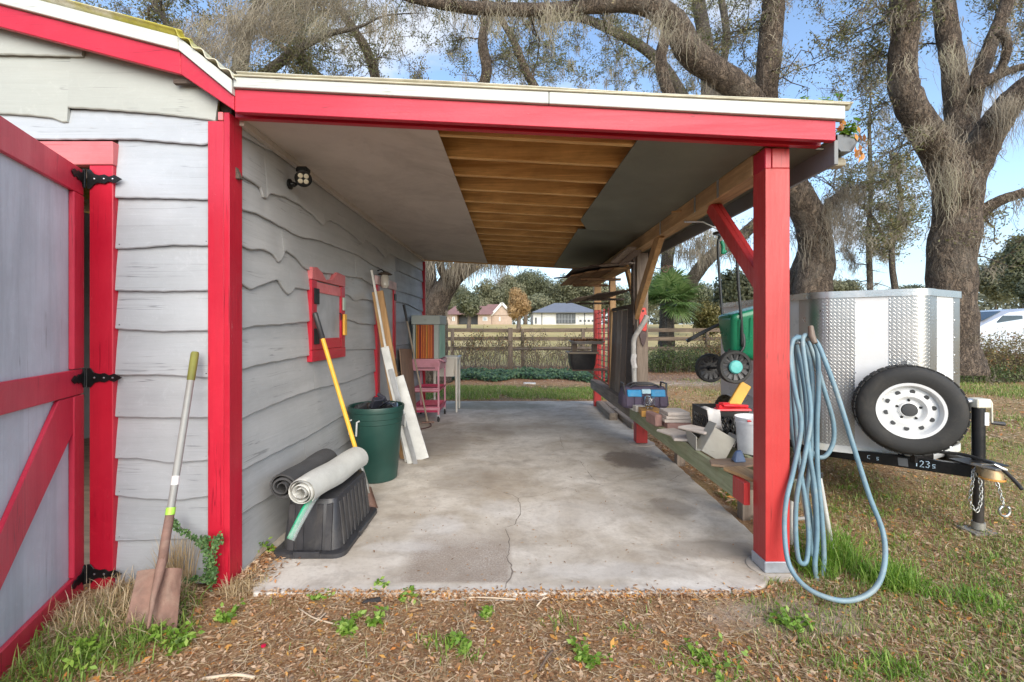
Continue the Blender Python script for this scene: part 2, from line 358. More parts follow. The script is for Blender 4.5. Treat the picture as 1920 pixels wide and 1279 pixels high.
def mk_ground():
    t = NT('ground_litter_and_grass'); v = t.vec(rand=False); sp = t.n('ShaderNodeSeparateXYZ', {'Vector': v}); X, Y = sp.outputs[0], sp.outputs[1]
    n1 = t.noise(v, 60, 8, .75, .3); n2 = t.noise(v, 5.5, 6, .7, .5); n3 = t.noise(v, 1.1, 6, .65, .4); n4 = t.noise(v, 22, 6, .7, .8)
    lit = t.ramp(n1, [(.25, (.14, .07, .03)), (.45, (.36, .20, .095)), (.6, (.52, .33, .175)), (.78, (.68, .50, .31))])
    lit = t.mix(t.mr(n4, .5, .72, 0, .7), lit, (.22, .11, .05))
    sand = t.mix(n1, (.30, .24, .18), (.50, .43, .35))
    c = t.mix(t.math('MULTIPLY', t.mr(n2, .56, .66), .7), lit, sand)
    # bright sand patch beside the shelter
    def patch(cx, cy, rx, ry, soft=.5):
        dx = t.math('DIVIDE', t.math('SUBTRACT', X, cx), rx); dy = t.math('DIVIDE', t.math('SUBTRACT', Y, cy), ry)
        d = t.math('SQRT', t.math('ADD', t.math('MULTIPLY', dx, dx), t.math('MULTIPLY', dy, dy)))
        d = t.math('ADD', d, t.math('MULTIPLY', t.math('SUBTRACT', n2, .5), 2.2)); return t.mr(d, 1, 1 - soft)
    c = t.mix(t.math('MULTIPLY', patch(4.4, 13.2, 3.0, 1.7), .95), c, (.72, .58, .46))
    c = t.mix(t.math('MULTIPLY', patch(1.45, 2.36, .55, .20), .75), c, (.50, .41, .33))
    grass = t.ramp(n1, [(.3, (.06, .08, .015)), (.5, (.15, .19, .04)), (.7, (.28, .29, .09))])
    gm = t.math('ADD', t.mr(n3, .42, .62), t.mr(X, .8, 4.5, -.6, .6)); gm = t.math('MULTIPLY', t.mr(gm, .1, .8), t.mr(n4, .32, .6))
    nearm = t.mr(Y, 8.5, 12, 1, .35); c = t.mix(t.math('MULTIPLY', t.math('MULTIPLY', gm, nearm), .55), c, grass)
    strip = t.math('MULTIPLY', t.mr(Y, 9.4, 9.9), t.mr(Y, 12.1, 11.5)); strip = t.math('MULTIPLY', strip, t.mr(X, 3.5, 1.8))
    c = t.mix(t.math('MULTIPLY', strip, t.mr(n2, .35, .55)), c, (.10, .12, .03))
    redl = t.math('MULTIPLY', t.mr(Y, 12, 13), t.mr(Y, 18.4, 17.4)); c = t.mix(t.math('MULTIPLY', redl, .75), c, t.mix(n1, (.10, .045, .02), (.42, .19, .09)))
    dry = t.ramp(t.noise(v, .35, 6, .6), [(.3, (.36, .30, .10)), (.5, (.50, .39, .17)), (.7, (.58, .43, .22))])
    dry = t.mix(t.mr(t.noise(v, 9, 4), .4, .7, 0, .4), dry, (.26, .25, .07))
    c = t.mix(t.mr(Y, 17.2, 18.6), c, dry)
    green_far = t.math('MULTIPLY', t.mr(Y, 18, 20), t.mr(Y, 26, 21)); c = t.mix(t.math('MULTIPLY', green_far, .45), c, (.17, .20, .04))
    t.bsdf(c, .95, 0., t.bump(t.math('ADD', n1, n4), .8, .03)); return t.m
m_ground = mk_ground()
g = npmesh('ground', np.stack([GX, GY, GZ], -1).reshape(-1, 3), gf, m_ground, kind='structure')
for p in g.data.polygons: p.use_smooth = True

def mk_slab():
    t = NT('worn_concrete'); v = t.vec(rand=False); sp = t.n('ShaderNodeSeparateXYZ', {'Vector': v}); X, Y = sp.outputs[0], sp.outputs[1]
    n1 = t.noise(v, 1.3, 7, .62, .5); n2 = t.noise(v, 5, 8, .7, .4); n3 = t.noise(v, 90, 4, .7); n4 = t.noise(t.vec((.8, 1.3, 1), False), 2.4, 8, .72, 1.1)
    c = t.ramp(n1, [(.3, (.38, .32, .25)), (.45, (.48, .43, .365)), (.58, (.60, .555, .495)), (.72, (.67, .635, .58))])
    c = t.mix(t.mr(n2, .48, .7, 0, .5), c, (.25, .215, .18)); c = t.mix(t.mr(n4, .5, .72, 0, .45), c, (.22, .19, .165))
    def patch(cx, cy, rx, ry, soft=.35, amp=1.6):
        dx = t.math('DIVIDE', t.math('SUBTRACT', X, cx), rx); dy = t.math('DIVIDE', t.math('SUBTRACT', Y, cy), ry)
        d = t.math('SQRT', t.math('ADD', t.math('MULTIPLY', dx, dx), t.math('MULTIPLY', dy, dy)))
        return t.mr(t.math('ADD', d, t.math('MULTIPLY', t.math('SUBTRACT', n2, .5), amp)), 1, 1 - soft)
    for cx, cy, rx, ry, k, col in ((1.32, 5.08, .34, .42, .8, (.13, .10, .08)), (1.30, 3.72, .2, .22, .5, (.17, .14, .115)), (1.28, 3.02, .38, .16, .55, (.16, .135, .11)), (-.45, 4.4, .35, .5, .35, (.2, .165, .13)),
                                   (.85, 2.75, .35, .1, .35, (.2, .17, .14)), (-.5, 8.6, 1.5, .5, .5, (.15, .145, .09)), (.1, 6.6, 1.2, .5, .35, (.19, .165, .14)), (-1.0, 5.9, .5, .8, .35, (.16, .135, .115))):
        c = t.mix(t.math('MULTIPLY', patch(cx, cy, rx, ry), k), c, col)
    # the rougher, older pour at the front left, ending at the crack
    box = t.math('MULTIPLY', t.math('MULTIPLY', t.mr(X, -.72, -.60), t.mr(t.math('ADD', X, t.math('MULTIPLY', n2, .06)), .03, -.01)), t.math('MULTIPLY', t.mr(Y, 2.60, 2.63), t.mr(t.math('ADD', Y, t.math('MULTIPLY', n2, .7)), 3.7, 3.35)))
    c = t.mix(t.math('MULTIPLY', box, t.mr(n3, .35, .6, .35, .85)), c, (.25, .20, .165))
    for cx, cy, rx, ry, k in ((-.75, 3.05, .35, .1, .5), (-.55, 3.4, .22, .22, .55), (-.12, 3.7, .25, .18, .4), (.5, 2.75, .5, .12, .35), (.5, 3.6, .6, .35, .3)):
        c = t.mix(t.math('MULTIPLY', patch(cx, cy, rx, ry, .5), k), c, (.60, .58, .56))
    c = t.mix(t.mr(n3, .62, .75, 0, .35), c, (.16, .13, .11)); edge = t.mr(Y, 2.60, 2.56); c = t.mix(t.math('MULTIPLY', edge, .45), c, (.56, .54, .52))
    fine_ = t.noise(v, 28, 8, .8, .3); c = t.mix(t.mr(fine_, .5, .68, 0, .4), c, (.30, .26, .22)); h = t.math('ADD', t.math('MULTIPLY', n3, t.math('ADD', .35, t.math('MULTIPLY', box, 1.6))), n2)
    t.bsdf(c, t.mr(n1, .3, .7, .8, .95), 0., t.bump(h, .45, .004), **{'Specular IOR Level': .25}); return t.m
m_slab = mk_slab()
outl = [(-1.43, 2.52), (-1.0, 2.512), (-.5, 2.52), (0, 2.515), (.6, 2.52), (1.1, 2.53), (1.34, 2.545), (1.44, 2.6), (1.5, 2.67), (1.68, 2.72), (1.70, 3.0), (1.71, 3.3), (1.745, 4.4), (1.78, 5.6), (1.80, 7.3), (1.80, 9.17), (.6, 9.18), (-.6, 9.16), (-1.70, 9.17), (-1.70, 6), (-1.70, 2.80), (-1.55, 2.66)]
fine = []
for i, p in enumerate(outl):
    q = outl[(i + 1) % len(outl)]; n = max(2, int(math.dist(p, q) / .07))
    for k in range(n):
        x = p[0] + (q[0] - p[0]) * k / n; y = p[1] + (q[1] - p[1]) * k / n
        fine.append((x + .014 * noise.noise((x * 9, y * 9, 0)), y + .014 * noise.noise((x * 9, y * 9, 5))))
mb = MB(); mb.prism(fine, (0, 0, -.12), (1, 0, 0), (0, 1, 0), (0, 0, 1), .12)
slab = mb.build('concrete_slab', m_slab, bevel=.012, kind='structure', bseg=2); ORG[slab.name] = V(0, 0, 0)
# cracks, thin open joints lying in the slab
m_crack = plain('crack_shadow_dirt', (.19, .16, .135), .95, bump=0)
def crack(px, w=.004):
    pts = [P(x, y, CZ * F / (y - HY)) for x, y in px]; out = []
    for a, b in zip(pts, pts[1:]):
        n = max(2, int((b - a).length / .022))
        for k in range(n): out.append(a.lerp(b, k / n))
    out.append(pts[-1]); vs = []; n = len(out)
    for i, p in enumerate(out):
        d = (out[min(i + 1, n - 1)] - out[max(i - 1, 0)]).normalized(); s = Vector((-d.y, d.x, 0))
        p = p + s * (.016 * noise.noise(p * 14) + .007 * noise.noise(p * 45)); ww = w * (.35 + .9 * abs(noise.noise(p * 9)) * 1.6) * min(1, (i + 1) / 4, (n - i) / 4)
        vs += [(p.x - s.x * ww, p.y - s.y * ww, .0012), (p.x + s.x * ww, p.y + s.y * ww, .0012)]
    MB().add(vs, [(2 * i, 2 * i + 1, 2 * i + 3, 2 * i + 2) for i in range(n - 1)]).build('crack', m_crack, slab, fix=False)
crack([(950, 1104), (962, 1072), (952, 1045), (956, 1010), (948, 992)], .006)
crack([(944, 990), (968, 983), (977, 960), (972, 935), (962, 928), (935, 921)], .004)
crack([(975, 933), (1015, 929), (1035, 922), (1065, 914), (1115, 903)], .0022)
crack([(1117, 903), (1100, 882), (1085, 862)], .003)
crack([(1056, 842), (1049, 815)], .0035)
crack([(880, 902), (915, 915), (935, 921)], .002)
crack([(1250, 905), (1290, 880), (1300, 905)], .0022)
# cast pad around the stub post, and the pad at the front post
for (cx, cy, r) in ((1.625, 5.79, .17), (1.575, 2.79, .135)):
    m = MB(); m.lathe([(r, -.03), (r, .006), (r - .01, .009), (.05, .010)], (cx, cy, 0), seg=28, caps=True)
    m.build('post_footing', plain('pale_cement', (.47, .42, .36), .9, var=.25, dirt=.6), slab, smooth=50)

# ================================================================ THE SHED
shed = thing('wooden_shed', 'grey clapboard shed with red trim, wavy live-edge siding and an open red-framed door', 'shed', (-3.6, 5.4, -.05))
def siding(O, U, N, us, zb, zt, mat, tin=.008, tout=.036, th=.020, parent=shed, name='siding_board'):
    m = MB(); O, U, N = map(Vector, (O, U, N)); vs = []; n = len(us); up = Vector((0, 0, 1))
    sd = random.random() * 50
    for i, u in enumerate(us):
        w_ = .003 * noise.noise((u * 2.5, sd, 0))
        q = O + U * u
        vs += [q + N * tin + up * zt[i], q + N * (tin + (tout - tin) * .55 + w_) + up * (zt[i] + (zb[i] - zt[i]) * .5), q + N * (tout + w_ - .002) + up * (zb[i] + .006), q + N * (tout + w_ - .006) + up * zb[i], q + N * (tout - th) + up * (zb[i] + .002)]
    fs = []
    for i in range(n - 1):
        for k in range(4): fs.append((i * 5 + k, (i + 1) * 5 + k, (i + 1) * 5 + k + 1, i * 5 + k + 1))
    fs += [(0, 1, 2, 3, 4), tuple((n - 1) * 5 + k for k in (4, 3, 2, 1, 0))]
    m.add(vs, fs); return m.build(name, mat, parent, smooth=28)
# ---- side wall (faces +X) : lower edges of the courses, read off the photograph, as points on the plane X = -1.60
XW = -1.668
def sidepts(px):
    out = []
    for x, y in px:
        D = (XW + .03) * F / (x - CX); out.append((D, CZ + (HY - y) * D / F))
    return out
cs = [
 [(449, 251), (500, 279), (546, 296), (600, 330), (700, 400), (790, 470)],
 [(449, 327), (468, 338), (490, 353), (495, 373), (499, 373), (506, 363), (534, 369), (562, 384), (587, 403), (606, 423), (611, 417), (618, 413), (634, 420), (659, 438), (680, 457), (686, 449), (706, 463), (723, 484), (729, 474), (745, 483), (768, 494), (793, 508)],
 [(449, 391), (487, 403), (527, 425), (562, 444), (596, 450), (634, 464), (671, 478), (699, 497), (718, 506), (732, 511), (749, 509), (793, 529)],
 [(449, 458), (471, 469), (493, 467), (512, 477), (522, 491), (529, 487), (534, 469), (553, 481), (571, 502), (582, 508), (610, 512), (643, 517), (678, 522), (703, 538), (735, 545), (759, 549), (793, 560)],
 [(450, 529), (471, 544), (491, 534), (522, 524), (530, 539), (540, 553), (547, 549), (553, 540), (589, 545), (640, 550), (657, 555), (665, 565), (679, 561), (702, 565), (750, 567), (765, 571), (787, 583)],
 [(450, 617), (482, 611), (524, 609), (589, 602), (657, 600), (674, 607), (699, 609), (750, 604), (793, 606)],
 [(451, 693), (496, 682), (530, 676), (589, 665), (654, 656), (705, 655), (793, 640)],
 [(451, 786), (496, 766), (553, 742), (598, 728), (651, 717), (710, 694), (793, 662)],
 [(452, 883), (514, 851), (574, 821), (648, 777), (710, 738), (793, 689)],
 [(452, 964), (499, 936), (574, 888), (648, 832), (710, 788), (793, 724)],
 [(452, 1062), (514, 1000), (574, 940), (648, 885), (710, 842), (793, 764)]]
cur = [np.array(sidepts(c)) for c in cs]
cur[10][:, 1] = np.where(cur[10][:, 0] < 3.2, -.035, .004); Y0, Y1 = 2.735, 8.28
m_old = paint('old_bluish_siding', (.33, .355, .40), 'y', .55, .12, (.30, .26, .22), fade=.3, grain=.6, stain=.5)
splits = [[Y0, 6.1, Y1], [Y0, sidepts([(500, 0)])[0][0], sidepts([(608, 0)])[0][0], sidepts([(683, 0)])[0][0], sidepts([(726, 0)])[0][0], Y1], [Y0, 4.6, 6.35, Y1], [Y0, sidepts([(531, 0)])[0][0], 4.75, 6.35, Y1],
          [Y0, sidepts([(545, 0)])[0][0], 4.05, 6.35, Y1], [Y0, 4.0, 6.35, Y1], [Y0, 4.0, 6.35, Y1], [Y0, 3.75, 6.35, Y1], [Y0, 4.6, 6.35, Y1], [Y0, 3.6, 6.35, Y1], [Y0, 5.1, Y1]]
# openings in the side wall: the shutter and the side door
for ci, c in enumerate(cur):
    prev = cur[ci - 1] if ci else None
    for a, b in zip(splits[ci], splits[ci][1:]):
        us = np.linspace(a + .002, b - .002, max(4, int((b - a) / .03)))
        zb = np.interp(us, c[:, 0], c[:, 1]) + .002 * np.sin(us * 31)
        zt = (np.interp(us, prev[:, 0], prev[:, 1]) + .035) if ci else np.full(len(us), 2.86)
        zt = np.maximum(zt, zb + .04)
        siding((XW, 0, 0), (0, 1, 0), (1, 0, 0), us, zb, zt, m_old if a > 6.2 else m_sidy)
MB().b(-1.74, XW - .001, 2.70, 8.28, -.05, 2.83).build('wall_sheathing', m_darkw, shed, label='dark sheathing behind the side wall boards')
# ---- front wall (faces -Y)
YF = 2.665
def fz(y, D=2.635): return CZ + (HY - y) * D / F
def fx(x, D=2.635): return (x - CX) * D / F
def front(px_b, z_top, x0, x1, mat=m_sid):
    us = np.linspace(fx(x0), fx(x1), max(6, int((x1 - x0) / 9))); bx = [fx(p[0]) for p in px_b]; bz = [fz(p[1]) for p in px_b]
    zb = np.interp(us, bx, bz) + .0012 * np.sin(us * 60); zt = np.full(len(us), z_top) if not callable(z_top) else z_top(us)
    siding((0, YF, 0), (1, 0, 0), (0, -1, 0), us, zb, zt, mat)
rows = [[(218, 371), (300, 372), (395, 375)], [(218, 467), (262, 465), (320, 460), (395, 461)], [(216, 545), (300, 547), (395, 545)], [(218, 617), (300, 622), (395, 620)], [(218, 704), (300, 703), (395, 709)],
        [(216, 782), (300, 784), (395, 783)], [(216, 860), (260, 860), (320, 869), (395, 863)], [(214, 929), (270, 936), (340, 938), (395, 930)], [(214, 1015), (300, 1013), (395, 1009)], [(214, 1096), (395, 1094)]]
pz = fz(262)
for r in rows:
    front(r, pz + .03, 217, 396); pz = fz(min(p[1] for p in r))
front([(-330, 250), (30, 258), (85, 262), (250, 261), (330, 268), (380, 272), (393, 269)], fz(203), -330, 393)
front([(-330, 205), (0, 213), (60, 217), (100, 222), (120, 231), (126, 229)], fz(96), -330, 126.5, m_gable)
front([(127.5, 202), (200, 206), (300, 214), (385, 224), (404, 228)], lambda u: np.interp(u, [fx(127), fx(250), fx(345), fx(404)], [fz(80), fz(105), fz(128), fz(185)]), 127.5, 404.5, m_gable)
front([(-330, 98), (0, 102), (153, 106), (154, 106)], lambda u: np.interp(u, [fx(-330), fx(154)], [fz(-80), fz(60)]), -330, 154, m_gable)
MB().hexa([(-3.05, 2.67, 2.34), (-1.60, 2.67, 2.34), (-1.60, 2.70, 2.34), (-3.05, 2.70, 2.34)], [(-3.05, 2.67, 3.36), (-1.88, 2.67, 3.04), (-1.88, 2.70, 3.04), (-3.05, 2.70, 3.36)]).build('wall_sheathing', m_darkw, shed, label='dark sheathing behind the gable boards')
MB().b(-2.43, -1.70, 2.672, 2.70, -.05, 2.34).build('wall_sheathing', m_darkw, shed, label='dark sheathing beside the door')
MB().b(-5.75, -4.05, 2.66, 2.70, -.05, 2.34).b(-5.75, -3.05, 2.66, 2.70, 2.34, 2.75).build('front_wall', m_sid, shed)
MB().hexa([(-4.9, 2.66, 2.75), (-3.05, 2.66, 2.75), (-3.05, 2.70, 2.75), (-4.9, 2.70, 2.75)], [(-4.6, 2.66, 3.3), (-3.05, 2.66, 3.4), (-3.05, 2.70, 3.4), (-4.6, 2.70, 3.3)]).build('gable_wall', m_gable, shed)
MB().b(-5.80, -5.75, 2.66, 8.3, -.05, 3.02).build('side_wall', m_sid, shed)
MB().prism([(-5.75, 2.86), (-3.7, 3.55), (-1.9, 3.08), (-1.66, 2.88), (-1.66, 2.861), (-5.75, 2.861)], (0, 8.25, 0), (1, 0, 0), (0, 0, 1), (0, 1, 0), .05).build('rear_gable', m_sidy, shed)
MB().b(-5.75, -1.66, 8.25, 8.30, -.05, 2.86).build('rear_wall', m_sidy, shed)
MB().b(-5.75, -1.70, 2.70, 8.25, -.06, -.02).build('shed_floor', m_greyx, shed)
# things one glimpses through the gap at the hinges
MB().b(-2.95, -2.66, 3.35, 3.38, -.02, 1.35).b(-2.95, -2.66, 3.38, 3.75, 1.28, 1.33).build('interior_shelf', plain('pale_board', (.48, .44, .36), .7), shed)
# nails
nb = MB()
for r in rows[:9]:
    for x in (224, 387):
        y = np.interp(x, [p[0] for p in r], [p[1] for p in r]) - 8; c = V(fx(x), YF - .0285, fz(y)); nb.lathe([(.0045, 0), (.0045, .003), (.001, .004)], c, (0, -1, 0), 8)
nb.build('nail_heads', m_black, shed, kind='stuff')
# corner trim boards
zc = fz(230)
MB().b(-1.752, -1.661, 2.612, 2.636, -.045, zc).build('corner_board', m_redz, shed, bevel=.003)
MB().b(-1.660, -1.627, 2.612, 2.738, -.045, 2.70).build('corner_board', m_redz, shed, bevel=.003)
MB().b(-1.69, -1.6615, 2.606, 2.6365, zc + .001, 2.70).build('corner_board', m_pink, shed, bevel=.003, label='short faded red filler at the top of the corner')
MB().b(-1.66, -1.60, 8.285, 8.33, -.02, 2.72).build('corner_board', m_redz, shed, bevel=.003, label='rear corner board')
# door surround
MB().b(fx(173), fx(217), 2.615, 2.70, -.04, fz(312)).build('door_jamb', m_redz, shed, bevel=.004)
MB().b(-4.05, -3.93, 2.615, 2.70, -.04, fz(312)).build('door_jamb', m_redz, shed, bevel=.004)
MB().b(-4.05, fx(218), 2.61, 2.66, fz(311.5), fz(268)).build('door_head', m_pink, shed, bevel=.004)
# open barn door, swung out towards the left of the picture
H = V(fx(163), 2.60, 0); DU = V(.385, -.923, 0).normalized(); DN = V(DU.y * -1, DU.x, 0) # faces right / back
if DN.x < 0: DN = -DN
dz0, dz1 = -.035, 2.365; DW = 1.25
mm = Matrix.Translation(H) @ Matrix(((DU.x, DN.x, 0, 0), (DU.y, DN.y, 0, 0), (0, 0, 1, 0), (0, 0, 0, 1)))
def D_(): return MB(mm)
door = D_().b(0, DW, -.035, -.012, dz0, dz1).build('barn_door', m_door, shed, bevel=.002)
def rail(z0, z1, mat=m_redx, n='rail', u0=.0, u1=DW):
    D_().b(u0, u1, -.0118, .012, z0, z1).build(n, mat, door, bevel=.004)
m_redd = paint('red_door_paint', (.52, .018, .05), 'z', .34, .05, (.75, .6, .6), .18, .4)
D_().b(.0, .115, -.0118, .014, dz0 + .125, 1.085).build('stile', m_redd, door, bevel=.004)
D_().b(.0, .115, -.0118, .014, 1.235, dz1 - .15).build('stile', m_redd, door, bevel=.004)
D_().b(DW - .13, DW, -.0118, .014, dz0 + .125, dz1 - .15).build('stile', m_redd, door, bevel=.004)
rail(dz0, dz0 + .122, m_redd); rail(1.09, 1.23, m_redd); rail(dz1 - .148, dz1, m_redd)
mb = D_(); mb.prism([(.10, 1.085), (.26, 1.085), (DW - .135, .18), (DW - .135, .092), (DW - .24, .092), (.10, .90)], (0, -.0116, 0), (1, 0, 0), (0, 0, 1), (0, 1, 0), .021); mb.build('brace', m_redd, door, bevel=.004)
st = [(0, -.055), (.02, -.055), (.04, -.03), (.07, -.022), (.10, -.027), (.125, -.014), (.155, -.024), (.175, -.014), (.20, 0), (.175, .014), (.155, .024), (.125, .014), (.10, .027), (.07, .022), (.04, .03), (.02, .055), (0, .055)]
for hz in (2.315, 1.178, .055):
    h = MB(); h.prism([(a + .012, b) for a, b in st], (fx(168), 2.6045, hz), (1, 0, 0), (0, 0, 1), (0, 1, 0), .005)
    h.cyl((fx(168) + .003, 2.598, hz - .052), (fx(168) + .003, 2.598, hz + .052), .009, 10)
    h.v += []
    h.prism([(a * .75, b) for a, b in st], H + V(0, 0, hz) + DN * .0145, tuple(DU), (0, 0, 1), tuple(DN), .005)
    h.build('hinge', m_black, door, bevel=.0012)
    s = MB()
    for q in (.055, .11, .16): s.lathe([(.006, 0), (.005, .003), (.001, .0045)], (fx(168) + q, 2.6045, hz), (0, -1, 0), 8)
    s.build('hinge_screw', m_steel, door)
# gable roof : front rake, eave return, corrugated sheets
rk = {'wt': [(-3.7, 3.574), (-1.873, 3.094), (-1.572, 2.853)], 'rt': [(-3.7, 3.493), (-1.873, 3.019), (-1.572, 2.771)], 'rb': [(-3.7, 3.372), (-1.873, 2.892), (-1.572, 2.690)]}
def seg_(name, lo, hi, a, mat, y0, t_):
    (xa, za), (xb, zb2) = rk[lo][a], rk[lo][a + 1]; (xc, zc2), (xd, zd) = rk[hi][a + 1], rk[hi][a]; g_ = .0012
    MB().prism([(xa, za + g_), (xb - g_, zb2 + g_), (xc - g_, zc2 - g_), (xd, zd - g_)], (0, y0, 0), (1, 0, 0), (0, 0, 1), (0, 1, 0), t_).build(name, mat, shed, bevel=.003)
seg_('rake_board', 'rb', 'rt', 0, m_redx, 2.566, .03); seg_('rake_board', 'rb', 'rt', 1, m_redy, 2.566, .03)
seg_('rake_trim', 'rt', 'wt', 0, m_white, 2.545, .05); seg_('rake_trim', 'rt', 'wt', 1, m_white, 2.545, .05)
MB().prism([(-3.70, 3.372), (-3.70, 3.574), (-5.9, 3.0), (-5.9, 2.8)], (0, 2.56, 0), (1, 0, 0), (0, 0, 1), (0, 1, 0), .03).build('rake_board', m_redx, shed, bevel=.003)
MB().b(-1.94, -1.80, 2.60, 2.625, 2.86, 2.885).build('rafter_tail', m_darkw, shed)
def corrugated(name, x0, z0, x1, z1, y0, y1, parent, mat=m_roof, amp=.014, pitch=.078):
    ys = np.arange(y0, y1, pitch / 8); n = len(ys); zz = amp * np.cos((ys - y0) * 2 * math.pi / pitch)
    xs = np.linspace(x0, x1, 10); v = []
    for s in (0, -.004):
        for j, x in enumerate(xs):
            zb = z0 + (z1 - z0) * j / 9; v.append(np.stack([np.full(n, x), ys, zb + zz + s + .004 * np.sin(x * 3 + ys)], 1))
    v = np.concatenate(v); f = []
    i = np.arange(n - 1)
    for j in range(9):
        a = j * n + i; f.append(np.stack([a, a + 1, a + n + 1, a + n], 1)); b = a + 10 * n; f.append(np.stack([b, b + n, b + n + 1, b + 1], 1))
    for a in (i, 9 * n + i): f.append(np.stack([a, a + 1, a + 1 + 10 * n, a + 10 * n], 1))
    j = np.arange(9) * n
    for a in (j, j + n - 1): f.append(np.stack([a, a + n, a + 11 * n, a + 10 * n], 1))
    o = npmesh(name, v, np.concatenate(f), mat, parent)
    for p in o.data.polygons: p.use_smooth = True
    return o
corrugated('roof_sheet', -3.72, 3.60, -1.845, 3.108, 2.535, 8.5, shed)
corrugated('roof_sheet', -3.70, 3.60, -5.95, 3.01, 2.535, 8.5, shed)
wa, wb = V(-1.885, 2.53, 3.120), V(-1.545, 2.53, 2.862); wd_ = (wb - wa); nrm_ = V(-wd_.z, 0, wd_.x).normalized(); K_ = 41; vs = []
for s_ in (0, .005):
    for y_ in np.linspace(2.53, 8.45, 8):
        for k_ in range(K_): p_ = wa + wd_ * (k_ / (K_ - 1)) + nrm_ * (.011 * math.cos(k_ / (K_ - 1) * 2 * math.pi * 4.5) - s_); vs.append((p_.x, y_, p_.z))
fs = []
for j_ in range(7):
    for k_ in range(K_ - 1): q = j_ * K_ + k_; fs += [(q, q + 1, q + K_ + 1, q + K_), (q + 8 * K_, q + 9 * K_, q + 9 * K_ + 1, q + 8 * K_ + 1)]
fs += [(k_, k_ + 8 * K_, k_ + 1 + 8 * K_, k_ + 1) for k_ in range(K_ - 1)]
MB().add(vs, fs).build('roof_sheet', m_roof, shed, smooth=60, label='steeper lower corrugated sheet with scalloped edge')
# ---- shutter window
def W(y, z, o=.0): return (XW + .035 + o, y, z)
wn_ = lambda: MB()
ya, yb = 3.66, 4.38
win = MB().b(XW - .01, XW + .036, ya + .10, yb - .10, 1.30, 1.84).build('window', plain('pane_grey_paint', (.34, .345, .36), .5), shed)
MB().b(XW, XW + .052, ya, ya + .095, 1.285, 1.855).build('frame', m_redz, win, bevel=.003)
MB().b(XW, XW + .052, yb - .095, yb, 1.285, 1.855).build('frame', m_redz, win, bevel=.003)
MB().b(XW, XW + .048, ya + .0955, yb - .0955, 1.76, 1.845).build('frame', m_pink, win, bevel=.003, label='faded red top rail of the shutter')
MB().b(XW, XW + .048, ya + .0955, yb - .0955, 1.285, 1.375).build('frame', m_redy, win, bevel=.003)
MB().b(XW, XW + .056, ya - .005, yb + .005, 1.19, 1.283).build('sill', m_redy, win, bevel=.003)
mb = MB(); mb.prism([(ya, 1.858), (yb, 1.858), (yb, 1.965), (yb - .2, 1.975), (yb - .30, 1.90), (ya + .28, 1.875), (ya + .20, 1.93), (ya + .1, 1.965), (ya, 1.955)], (XW, 0, 0), (0, 1, 0), (0, 0, 1), (1, 0, 0), .056)
mb.build('head_board', m_pink, win, bevel=.003)
for z in (1.66, 1.33):
    MB().b(XW + .05, XW + .062, ya + .035, ya + .125, z, z + .13).build('hinge', m_black, win, bevel=.004)
MB().cyl((XW + .06, yb - .12, 1.60), (XW + .06, yb - .12, 1.54), .006).cyl((XW + .045, yb - .12, 1.60), (XW + .06, yb - .12, 1.60), .005).build('pull', m_black, win)
# ---- side door
ya, yb = 5.42, 6.27
sdr = MB().b(XW, XW + .036, ya + .1, yb - .1, .0, 1.97).build('side_door', plain('side_door_grey', (.37, .37, .37), .5), shed)
MB().b(XW, XW + .055, ya, ya + .1, .0, 1.98).build('frame', m_redz, sdr, bevel=.003)
MB().b(XW, XW + .055, yb - .1, yb, .0, 1.98).build('frame', m_redz, sdr, bevel=.003)
MB().b(XW, XW + .06, ya - .02, yb + .02, 1.985, 2.09).build('head_board', plain('pale_pink_board', (.62, .45, .46), .6, dirt=.5), sdr, bevel=.003)
mb = MB(); mb.tube([(XW + .036, 5.60, 1.62), (XW + .06, 5.60, 1.62), (XW + .06, 5.78, 1.62), (XW + .036, 5.78, 1.62)], .007, 6); mb.tube([(XW + .036, 5.60, 1.66), (XW + .06, 5.60, 1.66), (XW + .06, 5.78, 1.66), (XW + .036, 5.78, 1.66)], .007, 6); mb.build('latch', m_black, sdr)
MB().lathe([(.0, .05), (.025, .045), (.03, .02), (.012, 0)], (XW + .04, 5.64, 1.47), (1, 0, 0), 12).build('knob', m_steel, sdr, smooth=40)
for z in (1.88, 1.0): MB().b(XW + .055, XW + .068, 6.17, 6.26, z - .04, z + .05).build('hinge', m_black, sdr, bevel=.003)

# ================================================================ THE CARPORT
cp = thing('carport', 'lean-to carport with red header beam, bare rafters and mismatched posts beside the shed', 'carport', (0, 5.4, 0))
def zr(x): return 2.718 - .054 * (x + 1.63)         # underside of the rafters
def slope_x(m, x0, x1, y0, y1, b, t, f=zr):
    return m.hexa([(x0, y0, f(x0) + b), (x1, y0, f(x1) + b), (x1, y1, f(x1) + b), (x0, y1, f(x0) + b)], [(x0, y0, f(x0) + t), (x1, y0, f(x1) + t), (x1, y1, f(x1) + t), (x0, y1, f(x0) + t)])
yy = 2.80; k = 0
while yy < 8.2:
    slope_x(MB(), -1.642, 1.855, yy, yy + .04, 0, .138).build('rafter', m_pine, cp, bevel=.003); yy += .365; k += 1
for x0, x1 in ((-1.65, -.4), (-.396, .8), (.804, 1.86)):
    slope_x(MB(), x0, x1, 2.66, 8.30, .1385, .150).build('roof_deck', m_deck, cp)
corrugated('roof_sheet', -1.55, zr(-1.55) + .176, 1.905, zr(1.905) + .183, 2.548, 8.45, cp, plain('pale_roof_sheet', (.55, .53, .43), .7, dirt=.5, dirtcol=(.2, .19, .08)))
